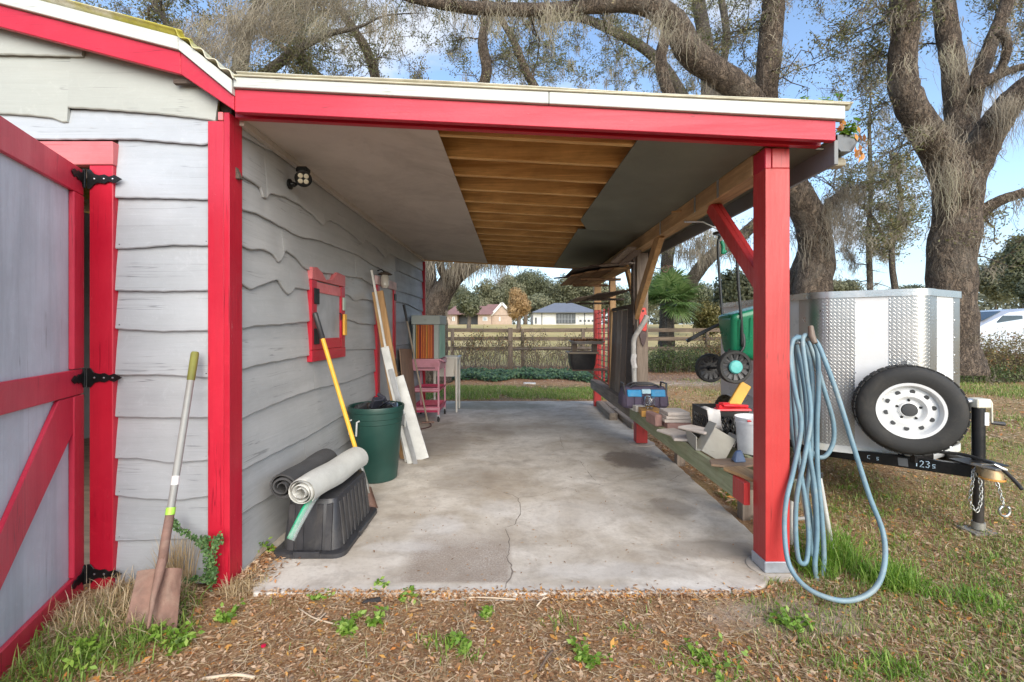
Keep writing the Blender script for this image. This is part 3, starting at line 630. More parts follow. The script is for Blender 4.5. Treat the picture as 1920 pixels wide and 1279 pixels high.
# header: front board, recessed board behind it, white drip edge
def hz(x, zl, zrr): return zl + (zrr - zl) * (x + 1.56) / 3.42
def hboard(name, x0, x1, y0, y1, bl, br, tl, tr, mat):
    MB().hexa([(x0, y0, hz(x0, bl, br)), (x1, y0, hz(x1, bl, br)), (x1, y1, hz(x1, bl, br)), (x0, y1, hz(x0, bl, br))], [(x0, y0, hz(x0, tl, tr)), (x1, y0, hz(x1, tl, tr)), (x1, y1, hz(x1, tl, tr)), (x0, y1, hz(x0, tl, tr))]).build(name, mat, cp, bevel=.003)
hboard('header_beam', -1.574, 1.825, 2.575, 2.612, 2.684, 2.520, 2.812, 2.632, paint('header_paint', (.48, .007, .034), 'x', .45, .05, (.7, .45, .45), .15, .8, .5))
hboard('inner_header', -1.625, 1.80, 2.66, 2.70, 2.688, 2.520, 2.84, 2.64, m_redx)
hboard('drip_edge', -1.57, .20, 2.555, 2.60, 2.815, 2.635, 2.872, 2.712, m_white)
hboard('drip_edge', .203, 1.865, 2.555, 2.60, 2.815, 2.635, 2.872, 2.712, m_white)
hboard('roof_lip', -1.57, 1.885, 2.545, 2.60, 2.8735, 2.7135, 2.882, 2.722, plain('cream_drip', (.58, .55, .42), .6, dirt=.4))
hboard('rear_header', -1.60, 1.86, 8.26, 8.30, 2.69, 2.50, 2.84, 2.64, m_pine)
# soffit panels
for x0, x1, y0, y1 in ((-1.655, -.452, 2.702, 7.05), (-1.655, -.46, 7.056, 8.25)):
    slope_x(MB(), x0, x1, y0, y1, -.011, -.002).build('soffit_panel', m_soffit, cp, bevel=.002)
mb = MB(); top = []
pa = [(.742, 2.702), (1.488, 2.702), (1.488, 5.13), (.83, 5.13), (.70, 4.72)]
mb.add([(x, y, zr(x) - .011) for x, y in pa] + [(x, y, zr(x) - .002) for x, y in pa], [(0, 1, 2, 3, 4), (9, 8, 7, 6, 5)] + [(i, (i + 1) % 5, 5 + (i + 1) % 5, 5 + i) for i in range(5)]).build('soffit_panel', m_soffitg, cp, label='dark green soffit panel with a broken corner')
slope_x(MB(), .735, 1.488, 5.136, 8.25, -.011, -.002).build('soffit_panel', m_soffitg, cp, label='rear dark green soffit panel')
slope_x(MB(), 1.64, 1.845, 2.702, 8.25, -.011, -.002).build('soffit_panel', m_soffitg, cp, label='narrow soffit strip outside the side beam')
# wall plate strip
slope_x(MB(), -1.64, -1.60, 2.71, 8.25, -.05, -.012).build('ledger_strip', m_soffit, cp)
# side beam of two planks, with steel ties
bz0, bz1 = 2.415, 2.545
MB().b(1.492, 1.562, 2.845, 5.62, bz0, bz1 - .004).build('side_beam', m_piney, cp, bevel=.003)
MB().b(1.492, 1.562, 5.625, 8.26, bz0, bz1 - .004).build('side_beam', m_piney, cp, bevel=.003)
MB().b(1.566, 1.636, 2.845, 8.26, bz0 + .006, bz1 - .008).build('side_beam', m_piney, cp, bevel=.003)
for y in (3.30, 3.72, 4.6): MB().b(1.4885, 1.4915, y, y + .03, bz0 - .002, bz1 + .002).build('metal_strap', m_steel, cp)
MB().beam((1.50, 4.05, bz0 + .09), (1.50 - .09, 4.05, bz0 + .08), .02, .012).build('wood_peg', m_pinez, cp)
# outer fascia and gutter
def ze(y): return 0
MB().b(1.848, 1.872, 2.62, 8.35, 2.405, 2.545).build('side_fascia', m_fascia, cp, bevel=.002)
gp = [(0, .075), (0, 0), (.02, -.022), (.085, -.022), (.115, .03), (.115, .078), (.109, .078), (.109, .032), (.082, -.016), (.022, -.016), (.006, .002), (.006, .075)]
mb = MB(); mb.prism(gp, (1.874, 2.63, 2.505), (1, 0, 0), (0, 0, 1), (0, 1, 0), 5.75); mb.prism([(.004, .0), (.02, -.02), (.083, -.02), (.113, .03), (.113, .074), (.004, .074)], (1.874, 2.632, 2.505), (1, 0, 0), (0, 0, 1), (0, 1, 0), .004)
mb.build('gutter', m_gutter, cp, smooth=30)
mb = MB(); mb.prism([(-.045, -.03), (.045, -.03), (.05, 0), (.035, .022), (-.035, .022), (-.05, 0)], (1.93, 2.70, 2.455), (1, 0, 0), (0, 0, 1), (0, 1, 0), .07); mb.build('gutter_outlet', plain('beige_outlet', (.42, .38, .28), .6), cp, bevel=.006)
# posts
fp = MB(); fp.b(1.497, 1.641, 2.70, 2.842, .075, 2.41); fp.build('post', m_post, cp, bevel=.005, label='thick red front post', bseg=2)
MB().b(1.535, 1.641, 2.6995, 2.842, 2.4105, 2.53).build('post_cap', m_post, cp, bevel=.004)
MB().b(1.497, 1.5345, 2.704, 2.842, 2.4105, 2.535).build('post_cap', m_redz, cp, bevel=.004)
MB().b(1.490, 1.648, 2.694, 2.849, .012, .078).build('post_base', plain('zinc_base', (.42, .45, .50), .5, .5, dirt=.4), cp, bevel=.004)
MB().b(1.55, 1.69, 5.72, 5.86, .02, .475).build('post', m_post, cp, bevel=.004, label='short red foot of the middle post with flaking paint')
MB().b(1.555, 1.695, 5.715, 5.855, .48, 2.41).build('post', m_greyz, cp, bevel=.004, label='weathered bare wood middle post')
MB().b(1.52, 1.65, 8.52, 8.64, -.02, 1.80).build('post', m_post, cp, bevel=.004, label='rear post painted red at the bottom')
MB().b(1.52, 1.65, 8.52, 8.64, 1.803, 2.41).build('post', m_pinez, cp, bevel=.004, label='bare upper part of the rear post')
MB().b(1.545, 1.64, 7.26, 7.36, .49, 2.41).build('post', m_pinez, cp, bevel=.004, label='bare orange wood post')
mb = MB(); mb.beam((1.545, 3.56, 2.41), (1.545, 2.85, 1.74), .04, .10); mb.build('knee_brace', m_post, cp, bevel=.004)
mb = MB(); mb.beam((1.592, 3.56, 2.40), (1.592, 2.85, 1.72), .04, .10); mb.build('knee_brace', m_post, cp, bevel=.004)
mb = MB(); mb.beam((1.530, 4.72, 2.44), (1.530, 5.69, 1.62), .06, .13); mb.build('knee_brace', m_pinez, cp, bevel=.004)
mb = MB(); mb.beam((1.60, 6.5, 2.42), (1.60, 5.88, 1.70), .05, .09); mb.build('knee_brace', m_pinez, cp, bevel=.004)
MB().b(1.475, 1.50, 5.60, 5.70, 1.5, 2.40).build('side_board', m_darkw, cp, bevel=.003, label='dark upright board beside the middle post')
# low rail that carries the clutter
MB().b(1.455, 1.495, 2.87, 3.02, .345, .487).build('low_rail', m_post, cp, bevel=.003, label='short red end of the low rail')
MB().b(1.458, 1.496, 3.024, 5.70, .340, .480).build('low_rail', m_green, cp, bevel=.004, label='green stained rail board on edge')
MB().b(1.460, 1.498, 5.705, 8.60, .340, .482).build('low_rail', m_greyy, cp, bevel=.004, label='weathered rail board towards the back')
MB().b(1.455, 1.62, 5.03, 8.55, .4845, .512).build('rail_top', m_greyy, cp, bevel=.004)
MB().b(1.79, 1.83, 2.9, 5.6, .35, .478).build('low_rail', m_green, cp, bevel=.004, label='outer rail board on edge')
for y in (3.1, 4.1, 5.1): MB().b(1.50, 1.786, y, y + .04, .36, .45).build('rail_spacer', m_greyx, cp, bevel=.003)
for y in (3.5, 4.9): MB().b(1.765, 1.855, y, y + .09, -.08, .348).build('rail_post', m_greyz, cp, bevel=.004)
# ================================================================ THINGS ALONG THE SHED
m_rust = plain('rusty_steel', (.21, .125, .10), .8, .15, .3, 14, .4, 70, .6, (.32, .24, .19))
m_yel = plain('yellow_handle', (.72, .40, .04), .4, 0., .12, 9, .1, 60, .35, (.4, .28, .12))
m_grip = plain('olive_grip', (.17, .17, .035), .7, var=.2)
m_fib = plain('grey_fibreglass', (.27, .275, .27), .5, .05, .1, dirt=.5, dirtcol=(.2, .18, .16))
m_lime = plain('lime_band', (.33, .62, .07), .4)
m_sticker = plain('white_sticker', (.7, .7, .7), .5, dirt=.6)
# shovel
a = V(-1.742, 2.19, -.03); b_ = P(366, 660, 2.575); d = (b_ - a).normalized()
t = thing('shovel', 'square rusty shovel with long grey handle and olive grip leaning by the red corner', 'shovel', (a.x, a.y, -.05))
x, y, z = frame(a, b_, (0, 1, 0)); x = V(1, 0, .0); nrm = x.cross(d).normalized(); x = d.cross(nrm)
mb = MB(); rows_ = []; NL, NW = 9, 11
for j in range(NL):
    v_ = j / (NL - 1); hw = .128 - .018 * v_; L = .30
    for i in range(NW):
        u = i / (NW - 1) * 2 - 1
        dish = -.028 * (1 - u * u) * (.25 + .75 * v_) + .012 * abs(u) ** 5 + .012 * (v_ < .06) * (1 - u * u)
        rows_.append(a + x * (u * hw) + d * (v_ * L) - nrm * dish * -1)
vs = rows_ + [p - nrm * .003 for p in rows_]; fs = []
for j in range(NL - 1):
    for i in range(NW - 1):
        q = j * NW + i; fs.append((q, q + 1, q + NW + 1, q + NW)); q += NL * NW; fs.append((q, q + NW, q + NW + 1, q + 1))
o = NL * NW
for j in range(NL - 1): fs += [(j * NW, (j + 1) * NW, (j + 1) * NW + o, j * NW + o), (j * NW + NW - 1, j * NW + NW - 1 + o, (j + 1) * NW + NW - 1 + o, (j + 1) * NW + NW - 1)]
for i in range(NW - 1): fs += [(i, i + o, i + 1 + o, i + 1), ((NL - 1) * NW + i, (NL - 1) * NW + i + 1, (NL - 1) * NW + i + 1 + o, (NL - 1) * NW + i + o)]
mb.add(vs, fs)
mb.tube([a + d * .05 - nrm * -.030, a + d * .18 + nrm * .024, a + d * .30 + nrm * .01, a + d * .36], [.005, .014, .021, .021], 10); mb.build('blade', m_rust, t, smooth=50)
mb = MB(); mb.tube([a + d * .33, a + d * .40 + nrm * .004, a + d * .56], [.021, .021, .020], 12); mb.build('socket', m_rust, t, smooth=True)
mb = MB(); mb.tube([a + d * .56, a + d * 1.27], .0175, 12); mb.build('handle', m_fib, t, smooth=40)
mb = MB(); mb.tube([a + d * .555, a + d * .59], .0215, 12); mb.build('band', m_lime, t, smooth=40)
mb = MB(); mb.tube([a + d * .70, a + d * .745], .0181, 12); mb.build('sticker', m_sticker, t, smooth=40)
L = (b_ - a).length
mb = MB(); mb.tube([a + d * 1.25, a + d * 1.255, a + d * (L - .01), a + d * L], [.018, .0195, .0205, .016], 12); mb.build('grip', m_grip, t, smooth=40)
# long yellow trenching shovel
a = V(-1.135, 3.70, .0); b_ = V(XW + .075, 3.66, 1.59); d = (b_ - a).normalized(); L = (b_ - a).length
t = thing('trenching_shovel', 'narrow rusty trenching shovel with bright yellow handle and black grip by the window', 'shovel', (a.x, a.y, 0))
MB().tube([a + d * .24, a + d * (L - .2)], .0175, 12).build('handle', m_yel, t, smooth=40)
MB().tube([a + d * (L - .22), a + d * (L - .215), a + d * (L - .01), a + d * L], [.018, .021, .021, .012], 12).build('grip', m_plastb, t, smooth=40)
MB().tube([a + d * .13, a + d * .2, a + d * .36], [.012, .018, .0185], 12).build('ferrule', plain('scuffed_silver', (.55, .54, .5), .4, .7, dirt=.5), t, smooth=40)
mb = MB(); pts = []
for j in range(6):
    for i in range(5):
        u = i / 4 * 2 - 1; v_ = j / 5; pts.append(a + V(.01, -.02, .005) + V(.034 * u * (1 - .15 * v_), .022 * (1 - u * u), 0) + d * (.18 * v_))
mb.add(pts + [p + V(0, .004, 0) for p in pts], [(j * 5 + i, j * 5 + i + 1, j * 5 + i + 6, j * 5 + i + 5) for j in range(5) for i in range(4)] + [(30 + j * 5 + i, 30 + j * 5 + i + 5, 30 + j * 5 + i + 6, 30 + j * 5 + i + 1) for j in range(5) for i in range(4)])
mb.tube([a + d * .14, a + d * .16], .012, 8); mb.build('blade', m_rust, t, smooth=60)
# upturned black storage tote
t = thing('storage_tote', 'black plastic storage tote turned upside down on its lid against the grey wall', 'tote', (-1.29, 3.28, 0))
x0, x1, y0, y1 = -1.545, -1.075, 2.885, 3.66
def ring(x0, x1, y0, y1, r, z, n=5):
    out = []
    for cx, cy, a0 in ((x1 - r, y1 - r, 0), (x0 + r, y1 - r, 90), (x0 + r, y0 + r, 180), (x1 - r, y0 + r, 270)):
        for k in range(n): aa = math.radians(a0 + 90 * k / (n - 1)); out.append((cx + r * math.cos(aa), cy + r * math.sin(aa), z))
    return out
def loft(rings, cap0=True, cap1=True, m=None):
    m = m or MB(); n = len(rings[0]); vs = [p for r in rings for p in r]
    fs = [(i * n + k, i * n + (k + 1) % n, (i + 1) * n + (k + 1) % n, (i + 1) * n + k) for i in range(len(rings) - 1) for k in range(n)]
    if cap0: fs.append(tuple(range(n - 1, -1, -1)))
    if cap1: fs.append(tuple((len(rings) - 1) * n + k for k in range(n)))
    return m.add(vs, fs)
loft([ring(x0 + .035, x1 - .035, y0 + .035, y1 - .035, .06, .03), ring(x0 + .045, x1 - .045, y0 + .045, y1 - .045, .06, .035), ring(x0 + .075, x1 - .075, y0 + .075, y1 - .075, .055, .33), ring(x0 + .085, x1 - .085, y0 + .085, y1 - .085, .05, .348), ring(x0 + .105, x1 - .105, y0 + .105, y1 - .105, .045, .349)]).build('tub', m_plastb, t, smooth=40)
loft([ring(x0, x1, y0, y1, .07, .001), ring(x0, x1, y0, y1, .07, .028), ring(x0 + .01, x1 - .01, y0 + .01, y1 - .01, .065, .032), ring(x0 + .04, x1 - .04, y0 + .04, y1 - .04, .06, .033)]).build('lid', m_plastb, t, smooth=40)
for yy_ in np.linspace(y0 + .14, y1 - .14, 8):    # moulded ribs, side and front
    MB().hexa([(x1 - .052, yy_ - .022, .036), (x1 - .036, yy_ - .017, .036), (x1 - .036, yy_ + .017, .036), (x1 - .052, yy_ + .022, .036)], [(x1 - .082, yy_ - .02, .325), (x1 - .070, yy_ - .015, .318), (x1 - .070, yy_ + .015, .318), (x1 - .082, yy_ + .02, .325)]).build('rib', m_plastb, t)
for xx_ in (x0 + .115, x0 + .175, x1 - .175, x1 - .115):
    MB().hexa([(xx_ - .02, y0 + .036, .036), (xx_ + .02, y0 + .036, .036), (xx_ + .022, y0 + .052, .036), (xx_ - .022, y0 + .052, .036)], [(xx_ - .018, y0 + .069, .318), (xx_ + .018, y0 + .069, .318), (xx_ + .02, y0 + .082, .325), (xx_ - .02, y0 + .082, .325)]).build('rib', m_plastb, t)
MB().b(x0 + .15, x0 + .32, y0 - .008, y0 + .01, .006, .045).build('latch', m_plastb, t, bevel=.004)
MB().b(x1 - .01, x1 + .008, y0 + .3, y0 + .48, .006, .045).build('latch', m_plastb, t, bevel=.004)
# rolled mats
def roll(name, mat, label, cat, p0, p1, r, turns, th, squash=1., flap=True):
    p0, p1 = Vector(p0), Vector(p1); x, y, z = frame(p0, p1, (0, 0, 1)); n = int(turns * 26); out = []; inn = []
    for i in range(n + 1):
        aa = 2 * math.pi * turns * i / n; rr = r * (.28 + .72 * i / n) * (1 + .05 * math.sin(aa * 2 + 1))
        out.append((rr * math.cos(aa), rr * math.sin(aa) * squash)); inn.append(((rr - th) * math.cos(aa), (rr - th) * math.sin(aa) * squash))
    poly = out + inn[::-1]; k = len(poly); vs = []; NS = 12; L = (p1 - p0).length
    for s_ in range(NS + 1):
        f_ = s_ / NS
        for q, (u_, v_) in enumerate(poly):
            inner = (q if q <= n else 2 * n + 1 - q) / n
            sag = 1 + .05 * math.sin(f_ * 7 + q * .05) * (1 - f_)
            vs.append(p0 + z * (f_ * L - (1 - inner) * .02 * (s_ == 0) + .006 * math.sin(q * .4) * (s_ == 0)) + x * (u_ * sag) + y * (v_ * sag + .006 * math.sin(f_ * 9)))
    fs = []
    for s_ in range(NS):
        for q in range(k): fs.append((s_ * k + q, s_ * k + (q + 1) % k, (s_ + 1) * k + (q + 1) % k, (s_ + 1) * k + q))
    for s_ in (0, NS):
        for i in range(n): fs.append((s_ * k + i, s_ * k + i + 1, s_ * k + (2 * n + 1 - i - 1), s_ * k + (2 * n + 1 - i)))
    m = MB(); m.add(vs, fs); return solo(m, name, mat, label, cat, (p0.x, p0.y, p0.z - r), smooth=50)
roll('rolled_mat', plain('charcoal_fabric', (.05, .05, .052), .95, 0., .25, 5, .5, 240), 'loosely rolled charcoal mat lying nearest the wall on the black tote', 'mat', (-1.468, 2.90, .452), (-1.462, 3.56, .440), .092, 2.6, .007)
roll('rolled_carpet', plain('pale_grey_carpet', (.47, .47, .44), .95, 0., .12, 6, .5, 260), 'pale grey rolled carpet lying on top of the black tote', 'carpet', (-1.315, 2.83, .444), (-1.235, 3.60, .440), .093, 3.6, .006)
# sagging clear sleeve with a green label
t = thing('plastic_sleeve', 'long clear plastic sleeve with green label bent over the edge of the tote', 'sleeve', (-1.2, 3.0, .35))
pp = smooth_path([P(545, 1012, 2.74), P(565, 972, 2.80), P(586, 936, 2.90), P(604, 920, 3.0) + V(0, 0, .005), P(634, 901, 3.2)], 5)
def flat_tube(pp, wdt, hgt, off=0., name='sleeve', mat=None, parent=t):
    vs = []; n = len(pp); K = 10
    for i, p in enumerate(pp):
        x, y, z = frame(pp[max(i - 1, 0)], pp[min(i + 1, n - 1)], (0, 0, 1))
        for k in range(K): aa = 2 * math.pi * k / K; vs.append(p + x * (math.cos(aa) * wdt + off) + y * (math.sin(aa) * hgt))
    fs = [(i * K + k, i * K + (k + 1) % K, (i + 1) * K + (k + 1) % K, (i + 1) * K + k) for i in range(n - 1) for k in range(K)] + [tuple(range(K - 1, -1, -1)), tuple((n - 1) * K + k for k in range(K))]
    return MB().add(vs, fs).build(name, mat, parent, smooth=True)
def mk_clear(name, col=(.85, .88, .88), al=.35, rough=.12):
    tt = NT(name); bb = tt.bsdf(col, rough, 0., None); bb.inputs['Alpha'].default_value = al; return tt.m
m_clear = mk_clear('clear_plastic', (.5, .55, .55), .3); flat_tube(pp, .032, .018, 0, 'sleeve', m_clear)
flat_tube([p + V(0, 0, .0) for p in pp], .017, .0186, .014, 'green_label', plain('green_print', (.01, .30, .15), .4, 0., .3, 20, 0, dirt=.5, dirtcol=(.4, .45, .42)))
# green bin
t = thing('trash_can', 'dark green round plastic trash can with grey handles, stuffed with black bags', 'trash can', (-1.335, 4.46, 0))
m_can = plain('dark_green_plastic', (.011, .048, .039), .42, 0., .15, 3, .1, 40, .3, (.05, .10, .08)); c = (-1.335, 4.46, 0)
MB().lathe([(.0, .012), (.17, .01), (.185, 0), (.195, .01), (.205, .10), (.213, .22), (.216, .225), (.238, .55), (.244, .555), (.246, .60), (.252, .605), (.254, .66), (.262, .665), (.265, .705), (.262, .715), (.248, .712), (.246, .66), (.232, .56), (.2, .1), (0, .09)], c, seg=44).build('bucket', m_can, t, smooth=35)
for s_ in (-.30, 2.6):
    aa = math.radians(-105) + s_; cd = V(math.cos(aa), math.sin(aa), 0); sd_ = V(-cd.y, cd.x, 0); q = V(*c) + cd * .254
    mb = MB(); mb.tube([q + sd_ * -.055 + V(0, 0, .60), q + sd_ * -.055 + cd * .028 + V(0, 0, .595), q + sd_ * -.05 + cd * .03 + V(0, 0, .47), q + sd_ * .05 + cd * .03 + V(0, 0, .47), q + sd_ * .055 + cd * .028 + V(0, 0, .595), q + sd_ * .055 + V(0, 0, .60)], .009, 8); mb.build('handle', plain('grey_handle', (.42, .43, .42), .5), t, smooth=50)
m_bag = plain('black_bag', (.012, .013, .016), .22, 0., .3, 8, .9, 14)
mb = MB(); vs = []; K, J = 26, 12
for j in range(J + 1):
    for k in range(K):
        th = 2 * math.pi * k / K; r_ = .235 * math.sin(math.pi * .5 * j / J) if j else .0; p = V(math.cos(th) * r_, math.sin(th) * r_, .73 - .07 * (j / J) ** 2)
        p.z += .055 * noise.noise(p * 9 + V(3, 1, 0)) * (1 - (j / J) ** 3) + .02 * noise.noise(p * 26); vs.append(V(*c) + p)
mb.add(vs, [(j * K + k, j * K + (k + 1) % K, (j + 1) * K + (k + 1) % K, (j + 1) * K + k) for j in range(J) for k in range(K)])
solo(mb, 'trash_bag', m_bag, 'crumpled glossy black bag filling the green trash can', 'bag', (c[0], c[1], .66), smooth=40)
mb = MB(); mb.beam((-1.33, 4.36, .70), (-1.27, 4.30, .80), .10, .05); mb.beam((-1.27, 4.33, .72), (-1.17, 4.28, .78), .06, .012); mb.tube([(-1.22, 4.42, .72), (-1.24, 4.36, .80), (-1.30, 4.38, .83)], .02, 8)
solo(mb, 'plastic_scrap', plain('dark_scrap', (.03, .032, .045), .25), 'angular dark plastic scrap poking out of the trash can', 'scrap', (-1.27, 4.34, .70), bevel=.006, kind=None)
# leaning lumber
def lean(name, mat, label, cat, p0, p1, w_, th, up=(0, 1, 0), bev=.003, group=None):
    mb = MB(); mb.beam(p0, p1, w_, th, up); return solo(mb, name, mat, label, cat, p0, bevel=bev)
lean('pine_plank', m_pinez, 'new orange pine plank leaning on the side wall behind the trash can', 'plank', (-1.20, 5.12, .0), (-1.535, 5.16, 1.88), .125, .038)
lean('white_pipe', plain('white_pipe', (.66, .66, .63), .35), 'thin white pipe leaning above the pine plank on the side wall', 'pipe', (-1.17, 4.98, .0), (-1.55, 4.99, 2.10), .022, .022)
m_wb = plain('white_board', (.62, .63, .62), .45, dirt=.3, dirtcol=(.3, .28, .24))
lean('white_board', m_wb, 'narrow white trim board leaning just right of the pine plank', 'board', (-1.10, 4.93, .0), (-1.40, 4.97, 1.26), .085, .02)
lean('white_board', m_wb, 'wide white board with pointed foot, lowest of the boards behind the trash can', 'board', (-1.01, 5.08, .0), (-1.30, 5.10, .92), .15, .018)
lean('metal_flashing', plain('dull_flashing', (.42, .43, .45), .35, .6), 'dull metal flashing strip leaning among the white boards', 'flashing', (-1.05, 4.90, 0), (-1.33, 4.93, 1.02), .05, .006)
mb = MB(); mb.hexa([(-1.50, 6.38, .0), (-1.485, 6.38, .0), (-1.485, 7.08, .0), (-1.50, 7.08, .0)], [(-1.595, 6.36, 1.18), (-1.58, 6.36, 1.18), (-1.575, 7.06, 1.14), (-1.59, 7.06, 1.14)])
solo(mb, 'plywood_sheet', wood('plywood_face', (.24, .15, .10), (.36, .24, .17), 'z', .7, True, .5), 'reddish brown plywood sheet leaning on the wall beside the side door', 'plywood', (-1.49, 6.7, 0), bevel=.002)
mb = MB(); mb.hexa([(-1.53, 6.30, .0), (-1.515, 6.30, .0), (-1.515, 6.8, .0), (-1.53, 6.8, .0)], [(-1.60, 6.29, .86), (-1.585, 6.29, .86), (-1.58, 6.8, .86), (-1.595, 6.8, .86)])
solo(mb, 'dark_panel', m_darkw, 'dark thin panel tucked behind the brown plywood sheet', 'panel', (-1.53, 6.5, 0))
# tool with black grip before the cart
a = V(-1.30, 6.95, .005); b_ = V(-1.565, 6.52, 1.80); d = (b_ - a).normalized(); L = (b_ - a).length
t = thing('long_handled_tool', 'thin wooden handled tool with black grip leaning in front of the grey cabinet', 'tool', (a.x, a.y, 0))
MB().tube([a + d * .05, a + d * (L - .22)], .013, 8).build('handle', plain('dull_wood_handle', (.32, .26, .20), .6), t, smooth=40)
MB().tube([a + d * (L - .24), a + d * L], .019, 8).build('grip', m_plastb, t, smooth=40)
mb = MB(); mb.beam(a + V(-.09, .0, .02), a + V(.09, .05, .02), .03, .02); mb.tube([a + V(0, .02, .02), a + d * .1], .014, 8); mb.build('head', m_rust, t, bevel=.003)
# pink utility cart
m_pk = plain('pink_enamel', (.54, .25, .32), .4, 0., .15, 4, .1, 60, .5, (.25, .11, .10)); m_pk2 = plain('crimson_tray', (.42, .04, .10), .45, dirt=.3)
t = thing('utility_cart', 'three-tier pink metal utility cart on casters beside the shed wall', 'cart', (-1.36, 7.4, 0))
x0, x1, y0, y1 = -1.575, -1.165, 7.12, 7.78
for x in (x0, x1):
    for y in (y0, y1): MB().b(x - .014, x + .014, y - .014, y + .014, .11, .98).build('leg', m_pk, t, bevel=.004)
def tray(z, h, mat, flare=.0):
    m = MB(); m.b(x0 + .01, x1 - .01, y0 + .01, y1 - .01, z, z + .008)
    f_ = flare
    for pts in (((x0, y0), (x1, y0), (0, -1)), ((x0, y1), (x1, y1), (0, 1)), ((x0, y0), (x0, y1), (-1, 0)), ((x1, y0), (x1, y1), (1, 0))):
        (ax, ay), (bx, by), (nx_, ny_) = pts
        m.hexa([(min(ax, bx) - .004, min(ay, by) - .004, z + .0085), (max(ax, bx) + .004, min(ay, by) - .004 if nx_ else ay - .004, z + .0085), (max(ax, bx) + .004, max(ay, by) + .004, z + .0085), (min(ax, bx) - .004, max(ay, by) + .004, z + .0085)],
               [(min(ax, bx) - .004 + nx_ * f_, min(ay, by) - .004 + ny_ * f_, z + h), (max(ax, bx) + .004 + nx_ * f_, min(ay, by) - .004 + ny_ * f_, z + h), (max(ax, bx) + .004 + nx_ * f_, max(ay, by) + .004 + ny_ * f_, z + h), (min(ax, bx) - .004 + nx_ * f_, max(ay, by) + .004 + ny_ * f_, z + h)])
    m.build('tray', mat, t, fix=True)
tray(.80, .17, m_pk, .03); tray(.46, .05, m_pk2, .02); tray(.145, .09, m_pk2, .02)
for z in (.185, .475): MB().b(x0 - .02, x1 + .02, y0 - .022, y0 - .006, z, z + .055).build('tray_front', m_pk, t, bevel=.003)
MB().tube([(x0 - .02, y0 - .03, .975), (x1 + .03, y0 - .03, .975), (x1 + .08, y0 - .01, .95), (x1 + .09, y0 + .2, .93), (x1 + .035, y0 + .3, .90)], .012, 8).build('push_handle', m_pk, t, smooth=40)
MB().b(x0 + .06, x1 - .05, y0 - .036, y0 - .032, .84, .85).build('drawer_pull', m_black, t)
for x in (x0, x1):
    for y in (y0, y1):
        m = MB(); m.lathe([(.0, -.014), (.04, -.014), (.045, -.008), (.045, .008), (.04, .014), (0, .014)], (x, y, .045), (1, 0, .0), 16); w_ = m.build('caster', m_rubber, t, smooth=40)
        MB().b(x - .02, x + .02, y - .012, y + .012, .06, .112).build('caster_fork', m_steel, w_)
# grey cabinet with red and orange fins, standing on the cart
t = thing('grey_cabinet', 'grey metal cabinet with red and orange vertical fins standing on the pink cart', 'cabinet', (-1.37, 7.4, .98))
m_cab = plain('cabinet_grey', (.32, .36, .35), .5, 0., .08, 3, .1, 50, .3, (.25, .23, .18)); x0, x1, y0, y1 = -1.565, -1.16, 7.10, 7.74
MB().b(x0 + .03, x1 - .012, y0 + .10, y1, .985, 1.52).build('body', plain('cabinet_inside', (.05, .02, .015), .8), t)
MB().b(x0, x0 + .04, y0, y1, .985, 1.52).build('side', m_cab, t, bevel=.004)
MB().b(x1 - .075, x1, y0, y0 + .10, .985, 1.52).build('door_frame', m_cab, t, bevel=.004)
MB().b(x1 - .0115, x1 + .006, y0 + .102, y1, .985, 1.52).build('side', plain('mint_green', (.28, .48, .36), .5), t, bevel=.003, label='mint green side panel')
MB().b(x0 - .02, x1 + .025, y0 - .02, y1 + .02, 1.522, 1.665).build('hood', m_cab, t, bevel=.008)
MB().tube([(-1.38, y0 - .022, 1.60), (-1.36, y0 - .03, 1.592), (-1.34, y0 - .022, 1.60)], .005, 6).build('hood_dent', m_cab, t)
fr = [plain('fin_red', (.30, .03, .02), .45), plain('fin_orange', (.62, .16, .02), .45), plain('fin_yellow', (.62, .30, .03), .5, dirt=.4)]
for i in range(11):
    x = x0 + .052 + i * .0262; MB().b(x, x + .012, y0 + .015, y0 + .095, .99, 1.518).build('fin', fr[2] if i in (0, 6) else fr[1] if i % 2 else fr[1 if i in (4, 8) else 0], t)
for i in range(10):
    x = x0 + .067 + i * .0262; MB().b(x, x + .007, y0 + .035, y0 + .09, .99, 1.518).build('fin', fr[0], t)
# white laundry tub behind it
t = thing('laundry_tub', 'white plastic utility tub on thin legs behind the pink cart', 'tub', (-1.05, 8.1, 0))
m_tub = plain('white_plastic', (.60, .58, .53), .4, 0., .08, 4, .05, 40, .4, (.35, .3, .25))
x0, x1, y0, y1 = -1.42, -.945, 7.9, 8.4
loft([ring(x0 + .07, x1 - .07, y0 + .07, y1 - .07, .05, .62), ring(x0 + .03, x1 - .03, y0 + .03, y1 - .03, .05, .93), ring(x0, x1, y0, y1, .05, .935), ring(x0, x1, y0, y1, .05, .965), ring(x0 + .04, x1 - .04, y0 + .04, y1 - .04, .05, .965), ring(x0 + .09, x1 - .09, y0 + .09, y1 - .09, .05, .66)]).build('basin', m_tub, t, smooth=40)
for x, y in ((x0 + .05, y0 + .05), (x1 - .05, y0 + .05), (x0 + .05, y1 - .05), (x1 - .05, y1 - .05)):
    MB().tube([(x, y, .93), (x + (.0 if x < -1.2 else .01), y, .0)], [.03, .016], 8).build('leg', m_tub, t, smooth=40)
# black flex on the floor
mb = MB(); mb.tube(smooth_path([(-1.28, 7.0, .012), (-1.22, 6.75, .01), (-1.35, 6.55, .01), (-1.48, 6.6, .01), (-1.52, 6.35, .01)], 5), .008, 6)
solo(mb, 'floor_cable', plain('dark_red_cable', (.08, .03, .025), .6), 'dark cable lying on the slab in front of the pink cart', 'cable', (-1.35, 6.7, 0), smooth=True)
